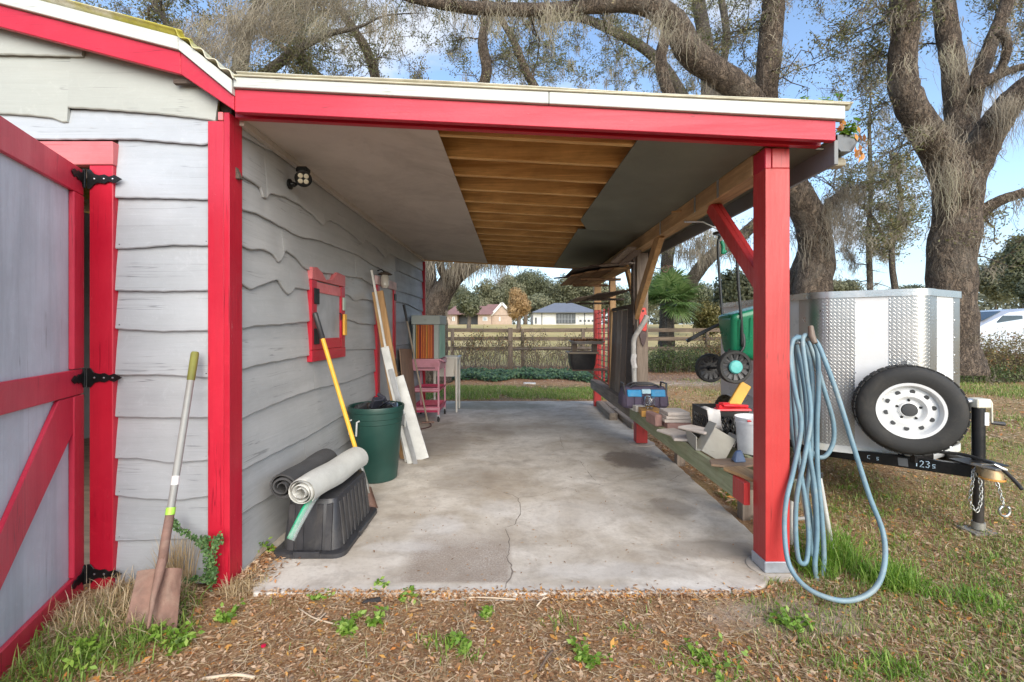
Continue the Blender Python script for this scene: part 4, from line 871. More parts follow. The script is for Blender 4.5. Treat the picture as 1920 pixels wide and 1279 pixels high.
# flood lamp on the wall
t = thing('security_light', 'small black security flood light on the side wall under the soffit', 'light', (XW + .04, 3.33, 2.5))
c = V(XW + .032, 3.33, 2.515)
MB().lathe([(.0, .0), (.038, 0), (.038, .012), (.02, .018), (.012, .05), (0, .05)], c, (1, 0, 0), 20).build('mount', m_black, t, smooth=40)
MB().tube([c + V(.045, 0, 0), c + V(.07, -.01, .01), c + V(.09, -.03, .02)], .010, 8).cyl(c + V(.05, -.03, -.02), c + V(.05, .03, .02), .012, 8).build('bracket', m_black, t, smooth=40)
hc = c + V(.125, -.05, .035); ax = V(.35, -.75, -.5).normalized()
MB().lathe([(.0, -.075), (.03, -.07), (.042, -.05), (.045, .01), (.055, .03), (.058, .05), (.052, .052), (.048, .04), (0, .036)], hc, ax, 24).build('lamp_head', m_black, t, smooth=40)
x, y, z = frame((0, 0, 0), ax)
for i, j in ((-1, -1), (1, -1), (-1, 1), (1, 1)):
    MB().lathe([(0, .0), (.017, 0), (.017, .004), (.009, .008), (0, .009)], hc + ax * .037 + x * (.019 * i) + y * (.019 * j), ax, 12).build('lens', plain('pale_lens', (.6, .55, .42), .15), t, smooth=30)
MB().b(hc.x - .05, hc.x + .035, hc.y - .02, hc.y + .05, hc.z + .03, hc.z + .075).build('sensor_box', m_black, t, bevel=.012)
# lantern jar above the side door
t = thing('wall_lantern', 'small glass jar lantern under a dark cap above the side door', 'lantern', (XW + .12, 5.5, 2.0))
MB().lathe([(0, .03), (.05, .015), (.09, -.005), (.085, -.012), (0, -.01)], (XW + .12, 5.5, 2.12), seg=18).build('cap', m_darkw, t, smooth=30)
MB().lathe([(.035, .0), (.05, -.03), (.05, -.13), (.03, -.16), (0, -.165)], (XW + .12, 5.5, 2.108), seg=18).build('jar', plain('milky_glass', (.5, .47, .42), .15, 0.), t, smooth=30)
MB().tube([(XW + .03, 5.5, 2.16), (XW + .08, 5.5, 2.17), (XW + .12, 5.5, 2.14)], .008, 6).build('bracket', m_black, t)
mb = MB(); mb.b(XW + .052, XW + .062, 4.31, 4.375, 1.63, 1.755)
solo(mb, 'thermometer', plain('pale_thermometer', (.45, .55, .47), .4, dirt=.5, dirtcol=(.2, .22, .2)), 'small pale green thermometer hung at the right edge of the red shutter', 'thermometer', (XW + .056, 4.34, 1.63), bevel=.008)
mb = MB(); mb.b(XW + .057, XW + .08, 4.30, 4.36, 1.395, 1.595)
solo(mb, 'yellow_level', plain('yellow_orange', (.74, .40, .06), .4), 'short yellow level hung below the thermometer on the red shutter', 'level', (XW + .07, 4.33, 1.395), bevel=.004)

# ================================================================ THINGS ON AND AROUND THE LOW RAIL
RT = .482
# tool bag
t = thing('tool_bag', 'purple grey tool bag with a bright blue band sitting on the low rail', 'tool bag', (1.545, 5.42, .555))
m_bagp = plain('purple_canvas', (.095, .075, .115), .85, 0., .2, 8, .5, 180); m_blue = plain('blue_nylon', (.02, .27, .55), .6, 0., .15, 9, .4, 160, .3, (.3, .4, .45))
x0, x1, y0, y1 = 1.275, 1.815, 5.28, 5.56; z0 = .535
loft([ring(x0 + .02, x1 - .02, y0 + .01, y1 - .01, .05, z0), ring(x0 - .008, x1 + .008, y0 - .004, y1, .06, z0 + .03), ring(x0, x1, y0, y1, .06, z0 + .12), ring(x0 + .015, x1 - .015, y0 + .02, y1 - .02, .06, z0 + .20), ring(x0 + .03, x1 - .03, y0 + .06, y1 - .06, .05, z0 + .235)]).build('body', m_bagp, t, smooth=50)
for i in range(5):
    xx = x0 + .075 + i * .097; MB().hexa([(xx - .04, y0 - .018, z0 + .02), (xx + .04, y0 - .018, z0 + .02), (xx + .04, y0 + .005, z0 + .02), (xx - .04, y0 + .005, z0 + .02)], [(xx - .042, y0 - .012, z0 + .15), (xx + .042, y0 - .012, z0 + .15), (xx + .04, y0 + .01, z0 + .15), (xx - .04, y0 + .01, z0 + .15)]).build('pocket', m_bagp, t, bevel=.006)
for xa, xb in ((x0 + .05, x0 + .215), (x0 + .325, x1 - .05)): MB().hexa([(xa, y0 - .022, z0 + .135), (xb, y0 - .022, z0 + .135), (xb, y0 + .03, z0 + .135), (xa, y0 + .03, z0 + .135)], [(xa, y0 + .002, z0 + .212), (xb, y0 + .002, z0 + .212), (xb, y0 + .06, z0 + .212), (xa, y0 + .06, z0 + .212)]).build('band', m_blue, t, bevel=.006)
MB().hexa([(x0 + .218, y0 - .016, z0 + .17), (x0 + .322, y0 - .016, z0 + .17), (x0 + .322, y0 + .03, z0 + .17), (x0 + .218, y0 + .03, z0 + .17)], [(x0 + .218, y0 - .0, z0 + .218), (x0 + .322, y0 - .0, z0 + .218), (x0 + .322, y0 + .06, z0 + .218), (x0 + .218, y0 + .06, z0 + .218)]).build('logo_patch', plain('pale_logo', (.40, .58, .66), .6), t, bevel=.004)
MB().lathe([(0, .02), (.03, .018), (.036, .0), (0, 0)], (x0 + .27, y0 - .016, z0 + .125), (0, -1, 0), 16, sx=1).build('buckle', plain('brown_buckle', (.10, .07, .08), .5), t, smooth=40)
for yy_ in (y0 + .06, y1 - .06): MB().tube(smooth_path([(x0 + .09, yy_, z0 + .22), (x0 + .14, yy_, z0 + .262), (x0 + .27, yy_, z0 + .272), (x1 - .14, yy_, z0 + .262), (x1 - .09, yy_, z0 + .22)], 5), .012, 6).build('handle', m_plastb, t, smooth=50)
for xx in (x0 + .03, x1 - .03): MB().tube([(xx, y0 + .03, z0 + .15), (xx - .012 * (1 if xx < 1.5 else -1), y0 + .06, z0 + .28), (xx, y1 - .06, z0 + .28), (xx, y1 - .03, z0 + .15)], .012, 6).build('end_strap', m_plastb, t, smooth=50)
def slab_(name, mat, label, cat, x0, x1, y0, y1, z0, z1, bev=.004, rot=0, group=None):
    cx, cy = (x0 + x1) / 2, (y0 + y1) / 2; m = MB(Matrix.Translation((cx, cy, 0)) @ Matrix.Rotation(rot, 4, 'Z') @ Matrix.Translation((-cx, -cy, 0)))
    m.b(x0, x1, y0, y1, z0, z1); o = solo(m, name, mat, label, cat, (cx, cy, z0), bevel=bev); tag(o, group=group) if group else None; return o
m_lime_st = plain('pale_limestone', (.60, .53, .47), .85, 0., .12, 12, .6, 70, .4, (.42, .32, .27)); m_pinkbrick = plain('pink_brick', (.36, .21, .18), .85, 0., .15, 12, .6, 70)
slab_('white_block', plain('white_block', (.60, .57, .52), .8, dirt=.3), 'low white block under the tool bag at the rail end', 'block', 1.37, 1.60, 5.28, 5.56, .513, .533, rot=.05)
slab_('white_block', plain('white_block', (.60, .57, .52), .8), 'white block jutting in front of the tool bag beside the orange wood block', 'block', 1.385, 1.50, 5.165, 5.265, .513, .578, rot=.12)
slab_('orange_wood_block', wood('orange_block', (.42, .20, .04), (.60, .33, .08), 'x', .5, False, .2), 'flat orange wooden block under the glass jar on the low rail', 'wood block', 1.395, 1.60, 4.86, 5.14, .513, .575, rot=-.15)
m_glass = NT('jar_glass'); m_glass.bsdf((.95, .97, .96), .03, 0., None, **{'Transmission Weight': 1., 'IOR': 1.45}); m_glass = m_glass.m
mb = MB(); mb.lathe([(.035, 0), (.040, .004), (.040, .022), (.052, .034), (.055, .045), (.055, .125), (.048, .138), (.0, .140), (.0, .136), (.046, .134), (.0515, .124), (.0515, .046), (.037, .026), (.037, .004), (.035, 0)], (1.50, 5.0, .5755), seg=28)
solo(mb, 'glass_jar', m_glass, 'empty clear glass jar upside down on the orange wood block', 'jar', (1.50, 5.0, .5755), smooth=35)
# stone tile stacks
slab_('pink_stone', m_pinkbrick, 'rough pinkish stone leaning left of the white tile stack', 'stone', 1.40, 1.475, 4.52, 4.78, .484, .60, .012, .1)
slab_('brick', m_pinkbrick, 'reddish brick under the stack of white tiles', 'brick', 1.50, 1.74, 4.40, 4.62, .484, .54, .005, -.05)
stone_l = ['lowest white tile of the stack on the reddish brick', 'middle white tile of the stack on the reddish brick', 'topmost white tile of the stack on the reddish brick']
for i in range(3):
    slab_('stone_tile', m_lime_st, stone_l[i], 'tile', 1.48 + .008 * i, 1.735 - .012 * i, 4.42 - .01 * i, 4.66, .542 + .036 * i, .576 + .036 * i, .005, -.05 + .03 * i, 'white tiles stacked on the rail')
slab_('stone_tile', m_lime_st, 'flat white tile sticking out over the green rail below the brick stack', 'tile', 1.395, 1.60, 4.10, 4.36, .483, .505, .006, .35, 'white tiles stacked on the rail')
slab_('stone_tile', m_lime_st, 'flat white tile just left of the grey channel on the green rail', 'tile', 1.41, 1.62, 3.92, 4.12, .4835, .506, .006, -.2, 'white tiles stacked on the rail')
slab_('stone_tile', m_lime_st, 'upper broken white tile resting in the grey channel', 'tile', 1.47, 1.64, 3.70, 3.98, .597, .620, .008, .5, 'white tiles stacked on the rail')
# grey channel (a bent box of sheet) tipped on the rail
m_chan = plain('beige_grey_channel', (.40, .38, .33), .5, 0., .08, 5, .1, 60, .25)
mb = MB(Matrix.Translation((1.60, 3.62, .484)) @ Matrix.Rotation(math.radians(-8), 4, 'Z'))
mb.hexa([(-.13, .0, .0), (.0, .0, .0), (.0, .34, .0), (-.13, .34, .0)], [(-.13, .0, .007), (.0, .0, .007), (.0, .34, .007), (-.13, .34, .007)])
mb.hexa([(-.14, .0, .0), (-.132, .0, .0), (-.132, .34, .0), (-.14, .34, .0)], [(-.14, .0, .11), (-.132, .0, .11), (-.132, .34, .11), (-.14, .34, .11)])
solo(mb, 'channel_base', m_chan, 'low grey channel lying along the green rail holding broken white tile', 'channel', (1.55, 3.75, .484), bevel=.002)
mb = MB(Matrix.Translation((1.50, 3.62, .486)) @ Matrix.Rotation(math.radians(4), 4, 'Z') @ Matrix.Rotation(math.radians(30), 4, 'Y'))
mb.b(0, .205, 0, .007, 0, .215).b(0, .007, .0075, .13, 0, .25).b(.198, .205, .0075, .13, 0, .25)
solo(mb, 'tipped_channel', m_chan, 'open grey U-shaped channel standing tipped in front of the black crate', 'channel', (1.65, 3.5, .486), bevel=.002)
# brown board with a blue plastic piece
mb = MB(); mb.add([P(1318, 850, 3.45), P(1395, 862, 3.45)], [])
mb = MB(); mb.prism([(-.16, -.06), (.0, -.13), (.33, .02), (.24, .09), (.12, .10), (-.12, .06)], (1.56, 3.28, .486), (1, 0, 0), (0, 1, 0), (0, 0, 1), .016)
solo(mb, 'plywood_scrap', wood('scrap_face', (.25, .16, .10), (.40, .27, .17), 'x', .7, False, .4), 'pointed brown plywood scrap lying across the two rails', 'plywood scrap', (1.6, 3.28, .486), bevel=.002)
mb = MB(); mb.hexa([(1.575, 3.24, .503), (1.67, 3.25, .503), (1.66, 3.34, .503), (1.59, 3.33, .503)], [(1.605, 3.28, .575), (1.65, 3.28, .585), (1.645, 3.31, .58), (1.61, 3.31, .57)])
solo(mb, 'blue_plastic_piece', plain('dusty_blue_plastic', (.10, .15, .25), .5, dirt=.5, dirtcol=(.3, .25, .22)), 'crumpled dusty blue plastic piece on the brown plywood scrap', 'plastic', (1.62, 3.28, .503), bevel=.008)
slab_('offcut_board', m_piney, 'pale broken board end lying on the rail beside the red post', 'board', 1.47, 1.62, 2.88, 3.14, .489, .512, .004, .3)
# black crate
t = thing('milk_crate', 'black plastic lattice crate full of odds and ends on the outer rail', 'crate', (1.85, 4.05, .482))
x0, x1, y0, y1, z0, z1 = 1.66, 2.02, 3.90, 4.22, .484, .765; m_cr = plain('crate_plastic', (.02, .02, .021), .45)
for nme, args in (('base', (x0, x1, y0, y1, z0, z0 + .012)),): MB().b(*args).build(nme, m_cr, t)
for fa, fb, nn in (((x0, y0), (x1, y0), (0, 1)), ((x0, y1), (x1, y1), (0, -1)), ((x0, y0), (x0, y1), (1, 0)), ((x1, y0), (x1, y1), (-1, 0))):
    A = V(*fa, 0); B = V(*fb, 0); N = V(*nn, 0); U = (B - A).normalized(); Lw = (B - A).length; m = MB()
    def bar(u0, z0_, u1, z1_, w_): m.beam(A + U * u0 + V(0, 0, z0_) + N * .005, A + U * u1 + V(0, 0, z1_) + N * .005, w_, .009, tuple(N))
    bar(0, z0 + .02, Lw, z0 + .02, .045); bar(0, z1 - .03, Lw, z1 - .03, .06); bar(.012, z0 + .043, .012, z1 - .061, .024); bar(Lw - .012, z0 + .043, Lw - .012, z1 - .061, .024)
    nx_ = 7
    for i in range(nx_):
        ua = .03 + (Lw - .06) * i / nx_; ub = .03 + (Lw - .06) * (i + 1) / nx_; hz0, hz1 = z0 + .045, z1 - .062; hm = (hz0 + hz1) / 2
        for p in ((ua, hz0, ub, hm), (ub, hz0, ua, hm), (ua, hm, ub, hz1), (ub, hm, ua, hz1)): bar(*p, .008)
    m.build('lattice_side', m_cr, t, fix=False)
mb = MB(); vs = []
for j in range(9):
    for i in range(9):
        u, v_ = i / 8, j / 8; p = V(1.655 + .0 * u, 3.88, 0)
        if j < 4: q = V(1.64 + .11 * u, 3.87 + .13 * (1 - j / 4) * .9, .772 + .01 * math.sin(u * 5) - .0 * j)
        else: q = V(1.64 + .11 * u + .02 * (j - 4) / 4, 3.865 - .03 * (j - 4) / 4 + .012 * math.sin(u * 7 + j), .772 - .145 * (j - 4) / 4 - .03 * u * (j - 4) / 4)
        vs.append(q)
mb.add(vs, [(j * 9 + i, j * 9 + i + 1, j * 9 + i + 10, j * 9 + i + 9) for j in range(8) for i in range(8)])
o = solo(mb, 'white_rag', plain('off_white_cloth', (.60, .58, .55), .9, 0., .08, 8, .5, 120), 'white rag hanging over the left corner of the black crate', 'rag', (1.68, 3.88, .70), smooth=True)
o.modifiers.new('thick', 'SOLIDIFY').thickness = .004
mb = MB(); mb.beam((1.76, 3.92, .79), (1.98, 3.98, .785), .05, .03); mb.beam((1.78, 3.9, .815), (1.86, 3.95, .81), .05, .02); mb.tube([(1.80, 3.90, .80), (1.88, 3.89, .80), (2.02, 3.92, .79)], .014, 8)
mb.hexa([(1.74, 3.88, .755), (2.04, 3.88, .755), (2.04, 3.97, .755), (1.74, 3.97, .755)], [(1.75, 3.885, .775), (2.03, 3.885, .775), (2.03, 3.965, .775), (1.75, 3.965, .775)])
solo(mb, 'red_caddy', plain('bright_red_plastic', (.62, .02, .03), .35), 'bright red plastic tool lying across the top of the black crate', 'red tool', (1.88, 3.93, .755), bevel=.004, kind=None)
mb = MB(); mb.beam((1.92, 4.02, .74), (2.06, 4.03, .97), .10, .03, (0, 1, 0))
solo(mb, 'yellow_wedge', plain('yellow_ochre', (.62, .35, .06), .5), 'yellow board wedge sticking up out of the black crate', 'wedge', (1.97, 4.03, .74), bevel=.005)
# white bucket
t = thing('white_bucket', 'white plastic bucket on the outer rail partly hidden by the red post', 'bucket', (1.895, 3.60, .482))
MB().lathe([(0, .004), (.105, .0), (.11, .01), (.125, .235), (.132, .237), (.132, .25), (.127, .252), (.133, .272), (.133, .28), (.126, .28), (.118, .24), (.104, .012), (0, .012)], (1.895, 3.60, .484), seg=36).build('pail', plain('white_pail', (.70, .72, .74), .35, dirt=.15), t, smooth=35)
MB().tube([(1.80, 3.50, .748), (1.86, 3.49, .755), (1.93, 3.53, .75)], .008, 6).build('red_rim_tag', plain('bright_red_plastic', (.62, .02, .03), .35), t)
# landscape timbers at the slab's edge
lean('landscape_timber', m_greyy, 'mossy weathered timber lying along the slab edge below the rail', 'timber', (1.60, 7.25, .045), (1.62, 8.55, .045), .13, .13, (0, 0, 1), .012)
lean('landscape_timber', m_greyy, 'shorter rotten timber lying outside the first one under the rail', 'timber', (1.78, 6.6, .03), (1.76, 8.6, .03), .12, .11, (0, 0, 1), .012)
# planks standing on the rail between the posts
m_pl = [m_darkw, wood('brown_old_plank', (.13, .09, .065), (.26, .19, .145), 'z', .8, True, .4), m_greyz]
pl = [('old plank standing on the rail right beside the bare orange post', 1), ('grey knotted plank, second of the four standing on the rail', 2), ('dark brown plank, third of the four standing on the rail', 1), ('darkest plank standing on the rail nearest the middle post', 0)]
for i, (lb, mi) in enumerate(pl):
    y1_ = 7.22 - i * .32; mb = MB(); mb.hexa([(1.535, y1_ - .29, .513), (1.56, y1_ - .29, .513), (1.56, y1_, .513), (1.535, y1_, .513)], [(1.58, y1_ - .29, 1.72 + .02 * (i % 2)), (1.605, y1_ - .29, 1.72), (1.605, y1_, 1.72), (1.58, y1_, 1.72 + .02 * (i % 2))])
    solo(mb, 'standing_plank', m_pl[mi], lb, 'plank', (1.56, y1_ - .14, .513), bevel=.004, group='old planks standing on the low rail')
lean('plank_cleat', m_darkw, 'dark cleat lying across the tops of the standing planks', 'cleat', (1.60, 5.92, 1.76), (1.60, 7.25, 1.755), .05, .05, (0, 0, 1), .003)
# crooked old white pipe
t = thing('old_downpipe', 'scuffed white downpipe with a kinked top leaning before the middle post', 'pipe', (1.46, 5.5, .51))
MB().tube(smooth_path([P(1190, 728, 5.55), P(1189, 700, 5.55), P(1188, 655, 5.52), P(1189, 636, 5.5), P(1196, 622, 5.47), P(1206, 606, 5.43), P(1213, 592, 5.4)], 4), .030, 10).build('pipe', plain('scuffed_white', (.50, .49, .46), .5, 0., .15, 14, .2, 60, .6, (.2, .17, .15)), t, smooth=40)
MB().tube([P(1189, 664, 5.5), P(1187, 676, 5.5), P(1190, 690, 5.5)], .034, 6).build('torn_label', plain('torn_label', (.62, .60, .58), .6, dirt=.6, dirtcol=(.1, .1, .1)), t)
# long red and dark tool on the post
t = thing('sheathed_saw', 'flat red and dark brown oval hand saw sheath hung on the middle post', 'saw', (1.62, 5.70, 1.24))
o_ = V(1.585, 5.695, 0)
mb = MB(); mb.prism([(-.0, 1.72), (.075, 1.72), (.085, 1.66), (.088, 1.45), (.07, 1.42), (.02, 1.44), (-.005, 1.47), (-.008, 1.66)], o_, (1, 0, 0), (0, 0, 1), (0, 1, 0), .014); mb.build('red_handle', plain('red_handle', (.60, .04, .03), .4), t, bevel=.004)
mb = MB(); mb.prism([(-.004, 1.468), (.021, 1.437), (.07, 1.417), (.087, 1.447), (.086, 1.36), (.065, 1.27), (.045, 1.235), (.02, 1.27), (-.0, 1.36)], o_ + V(0, .002, 0), (1, 0, 0), (0, 0, 1), (0, 1, 0), .010); mb.build('dark_tip', plain('dark_tip', (.085, .05, .05), .5), t, bevel=.003)
MB().lathe([(0, .004), (.014, .003), (.014, 0)], o_ + V(.04, -.001, 1.68), (0, -1, 0), 12).build('hang_hole', m_black, t)
# shelves of salvaged wood
m_bk = wood('orange_underside', (.20, .10, .045), (.40, .22, .10), 'y', .7, True, .4)
def shelf(name, label, items, cat='shelf'):
    t = thing(name, label, cat, (1.4, 6.6, items[0][4]))
    for (xa, xb, ya_, yb_, z, th, mat, tl) in items:
        m = MB(); m.hexa([(xa, ya_, z), (xb, ya_ + .02, z + tl), (xb, yb_, z + tl), (xa, yb_ - .15, z)], [(xa, ya_, z + th), (xb, ya_ + .02, z + th + tl), (xb, yb_, z + th + tl), (xa, yb_ - .15, z + th)]); m.build('board', mat, t, bevel=.003)
    return t
t = shelf('upper_shelf', 'upper shelf of overlapping orange and dark boards jutting from the posts', [(.80, .98, 6.3, 7.9, 2.18, .02, m_bk, .035), (.97, 1.15, 6.15, 8.0, 2.205, .02, m_bk, .03), (1.14, 1.34, 6.0, 8.1, 2.225, .022, m_bk, .02), (1.33, 1.54, 5.95, 8.1, 2.235, .022, m_piney, .01), (.78, 1.1, 6.0, 7.2, 2.235, .012, m_darkw, .05), (1.0, 1.45, 5.9, 7.3, 2.272, .012, m_darkw, .035), (1.15, 1.5, 6.3, 7.9, 2.30, .014, m_greyy, .02)])
for y in (6.6, 7.5): MB().beam((1.56, y, 2.17), (.98, y, 2.17), .045, .035).build('bracket', m_bk, t, bevel=.003)
MB().tube(smooth_path([(.62, 6.9, 2.22), (.8, 6.8, 2.235), (1.0, 6.7, 2.30), (1.2, 6.6, 2.33)], 4), .012, 6).build('stick', m_darkw, t)
t = shelf('lower_shelf', 'lower shelf of thin dark boards jutting from the posts', [(.86, 1.12, 6.2, 7.6, 1.865, .016, m_greyy, .045), (1.10, 1.35, 5.95, 7.7, 1.905, .016, m_darkw, .03), (1.33, 1.53, 5.86, 7.8, 1.93, .018, m_darkw, .02)])
for y in (6.4, 7.4): MB().beam((1.56, y, 1.87), (1.05, y, 1.865), .04, .03).build('bracket', m_darkw, t, bevel=.003)
for k, (p0, p1, lb) in enumerate(((P(1152, 492, 5.6), P(1186, 464, 5.2), 'pale board end lying highest on the upper shelf'), (P(1128, 499, 5.9), P(1186, 493, 5.5), 'thin grey board lying flat along the upper shelf'), (P(1166, 496, 5.6), P(1196, 470, 5.25), 'reddish board end tilted beside the highest pale one'))):
    lean('loose_board', m_greyz if k < 2 else m_pl[1], lb, 'board', p0, p1, .10, .02, (0, 0, 1), .002)
# red trellis between the rear posts
t = thing('red_trellis', 'red metal trellis with thin cross wires standing between the rear posts', 'trellis', (1.6, 8.0, .49))
for y in (8.35, 7.95, 7.55): MB().b(1.575, 1.605, y, y + .05, .515, 1.80).build('upright', plain('trellis_red', (.42, .03, .03), .5), t, bevel=.003)
for i in range(13): z = .60 + i * .095; MB().cyl((1.57, 7.38, z + .02), (1.57, 8.50, z), .006, 6).build('cross_wire', m_rust, t)
# planter tub on a bracket and the tray above it
m_soil = plain('dry_leaf_soil', (.20, .10, .06), .95, 0., .5, 30, 1, 60)
t = thing('planter_tub', 'black planter tub with beige rim hanging inside the rear red post', 'planter', (1.13, 7.6, .77))
loft([ring(.97, 1.32, 7.42, 7.78, .05, .79), ring(.945, 1.345, 7.40, 7.80, .06, .86), ring(.93, 1.36, 7.38, 7.82, .05, 1.05)]).build('tub', m_plastb, t, smooth=40)
loft([ring(.90, 1.39, 7.35, 7.85, .04, 1.051), ring(.90, 1.39, 7.35, 7.85, .04, 1.078), ring(.94, 1.35, 7.39, 7.81, .04, 1.08), ring(.945, 1.345, 7.395, 7.805, .04, 1.052)]).build('rim', plain('beige_rim', (.40, .33, .25), .7), t, smooth=40)
MB().b(.96, 1.33, 7.42, 7.79, 1.055, 1.07).build('soil', m_soil, t)
t = thing('planter_bracket', 'rusty steel bracket arms holding the black planter tub', 'bracket', (1.4, 7.6, .76))
for y in (7.47, 7.73): MB().beam((1.60, y, .775), (.97, y, .775), .025, .02).beam((1.58, y, .52), (1.25, y, .765), .02, .02).build('arm', m_rust, t)
t = thing('seed_tray', 'shallow grey tray of dry leaves above the black planter tub', 'tray', (1.17, 7.4, 1.2))
loft([ring(.97, 1.40, 7.13, 7.62, .03, 1.215), ring(.93, 1.44, 7.09, 7.66, .03, 1.255), ring(.93, 1.44, 7.09, 7.66, .03, 1.262), ring(.95, 1.42, 7.11, 7.64, .03, 1.262), ring(.97, 1.40, 7.13, 7.62, .03, 1.235)]).build('tray', plain('grey_tray', (.33, .31, .30), .6), t, smooth=40)
vs_ = []; 
c_ = np.stack([R.uniform(.96, 1.41, 420), R.uniform(7.12, 7.63, 420), R.uniform(1.245, 1.285, 420)], 1)
m_dead = foliage('dead_leaves', [(0, (.13, .06, .03)), (.35, (.28, .13, .06)), (.6, (.42, .22, .11)), (.8, (.50, .33, .20)), (1, (.55, .24, .07))], .15, .8)
lv, lf = leaf_geo(c_, rdir(420) * [1, 1, .3], .06, .035); npmesh('dead_leaves', lv, lf, m_dead, t, R.random(420), kind='stuff')
mb = MB(); mb.b(.965, 1.05, 7.45, 7.55, 1.081, 1.214).b(1.30, 1.38, 7.45, 7.55, 1.081, 1.214)
o = solo(mb, 'wood_spacer', m_greyz, 'short wood blocks holding the grey tray above the planter tub', 'block', (1.17, 7.5, 1.081), bevel=.003)

# ================================================================ HOSE, LADDER FRAME, CART, TRAILER
m_hose = plain('blue_grey_hose', (.14, .24, .30), .5, 0., .22, 7, .5, 30, .75, (.30, .33, .31))
t = thing('garden_hose', 'faded blue garden hose coiled over a hook on the red front post', 'hose', (1.72, 2.78, 0))
hr = .0135
def hs(px, r=hr): MB().tube(smooth_path([P(x, y, D) for x, y, D in px], 7), r, 10).build('hose_loop', m_hose, t, smooth=True)
hs([(1500, 632, 2.80), (1486, 640, 2.74), (1482, 680, 2.72), (1492, 740, 2.70), (1502, 800, 2.70), (1488, 880, 2.68), (1474, 940, 2.66), (1471, 1000, 2.64), (1480, 1060, 2.58), (1510, 1100, 2.49), (1556, 1122, 2.42), (1600, 1125, 2.40), (1640, 1104, 2.42), (1658, 1060, 2.48), (1656, 1000, 2.58), (1630, 930, 2.62), (1598, 830, 2.66), (1570, 740, 2.70), (1545, 672, 2.74), (1530, 640, 2.78), (1512, 628, 2.82)])
hs([(1520, 628, 2.84), (1505, 636, 2.78), (1512, 700, 2.74), (1520, 780, 2.72), (1508, 860, 2.70), (1494, 930, 2.70), (1492, 1000, 2.70), (1498, 1050, 2.70), (1512, 1052, 2.72), (1516, 1000, 2.74), (1510, 940, 2.75), (1500, 880, 2.76), (1492, 800, 2.77), (1486, 700, 2.78), (1484, 650, 2.80), (1495, 630, 2.84)])
hs([(1490, 634, 2.86), (1500, 680, 2.80), (1510, 740, 2.78), (1515, 830, 2.76), (1528, 920, 2.73), (1532, 1000, 2.71), (1528, 1060, 2.70), (1534, 1094, 2.69), (1541, 1084, 2.72), (1545, 1040, 2.74), (1540, 960, 2.76), (1533, 880, 2.78), (1532, 800, 2.79), (1535, 720, 2.80), (1532, 660, 2.82), (1520, 632, 2.88)])
hs([(1496, 630, 2.90), (1510, 650, 2.86), (1522, 700, 2.84), (1524, 780, 2.82), (1520, 860, 2.80), (1512, 930, 2.79), (1518, 1000, 2.78), (1522, 1040, 2.78), (1530, 1000, 2.80), (1526, 930, 2.82), (1514, 850, 2.84), (1505, 770, 2.85), (1497, 690, 2.86), (1490, 645, 2.90)])
hs([(1515, 640, 2.92), (1530, 680, 2.90), (1548, 740, 2.89), (1562, 790, 2.88), (1562, 830, 2.88), (1546, 856, 2.88), (1524, 850, 2.89), (1512, 800, 2.90), (1508, 730, 2.91), (1500, 670, 2.92)])
hs([(1484, 640, 2.90), (1480, 720, 2.88), (1484, 800, 2.88), (1500, 880, 2.86), (1516, 950, 2.85), (1526, 1010, 2.85), (1536, 1040, 2.85)])
MB().tube([P(1520, 612, 2.80), P(1522, 630, 2.78), P(1528, 644, 2.76)], [.016, .020, .017], 10).build('hose_nozzle', plain('brown_nozzle', (.16, .12, .09), .5), t, smooth=40)
mb = MB(); mb.tube([(1.642, 2.80, 1.37), (1.70, 2.81, 1.375), (1.79, 2.83, 1.37), (1.80, 2.83, 1.42)], .009, 8)
solo(mb, 'hose_hook', m_steel, 'steel hook on the red post carrying the blue hose', 'hook', (1.70, 2.81, 1.37), smooth=True)
t = thing('folding_stool', 'white metal folding step stool frame standing behind the hanging hose', 'stool', (1.95, 2.98, -.04))
m_alu = plain('white_enamel', (.62, .62, .60), .4, .2, .08, 5, .05, 50, .5, (.28, .25, .22))
for (a_, b2, r_) in ((P(1536, 892, 2.95), P(1561, 1032, 2.98), .014), (P(1500, 892, 3.1), P(1520, 1020, 3.15), .014), (P(1534, 970, 2.96), P(1480, 974, 3.05), .011), (P(1540, 902, 2.95), P(1492, 902, 3.08), .013), (P(1524, 900, 3.2), P(1546, 1028, 3.02), .010)):
    MB().cyl(a_, b2, r_, 10).build('frame_tube', m_alu, t, smooth=40)
MB().b(P(1486, 1, 3).x, P(1500, 1, 3).x, 3.02, 3.05, .02, .44).build('side_plate', m_alu, t, bevel=.005)
MB().lathe([(.02, .0), (.022, .03), (.0, .035)], P(1536, 892, 2.95) + V(0, 0, -.01), seg=10).build('end_cap', m_plastb, t)
# green garden cart hung from the beam
t = thing('garden_cart', 'green plastic dump cart hung by its black handle from the carport beam', 'cart', (1.95, 4.1, 1.0))
m_gc = plain('glossy_green', (.008, .15, .075), .28, 0., .15, 3, .1, 30); m_tub_ = plain('black_tube', (.03, .033, .035), .4, .3, .2, 20, .3, 60)
hpt = smooth_path([P(1357, 640, 4.22), P(1354, 590, 4.22), P(1349, 520, 4.22), P(1346, 460, 4.22), P(1349, 442, 4.2), (1.80, 4.08, 2.31), (1.86, 3.92, 2.28), P(1380, 470, 3.88), P(1385, 540, 3.88), P(1390, 600, 3.88), P(1392, 650, 3.90)], 5)
MB().tube(hpt, .013, 8).build('handle', m_tub_, t, smooth=True)
MB().tube(smooth_path([P(1290, 640, 4.3), P(1330, 618, 4.25), P(1362, 602, 4.15), P(1382, 606, 4.0), P(1393, 625, 3.92), P(1395, 648, 3.9), P(1388, 662, 3.9)], 5), .012, 8).build('leg_loop', m_tub_, t, smooth=True)
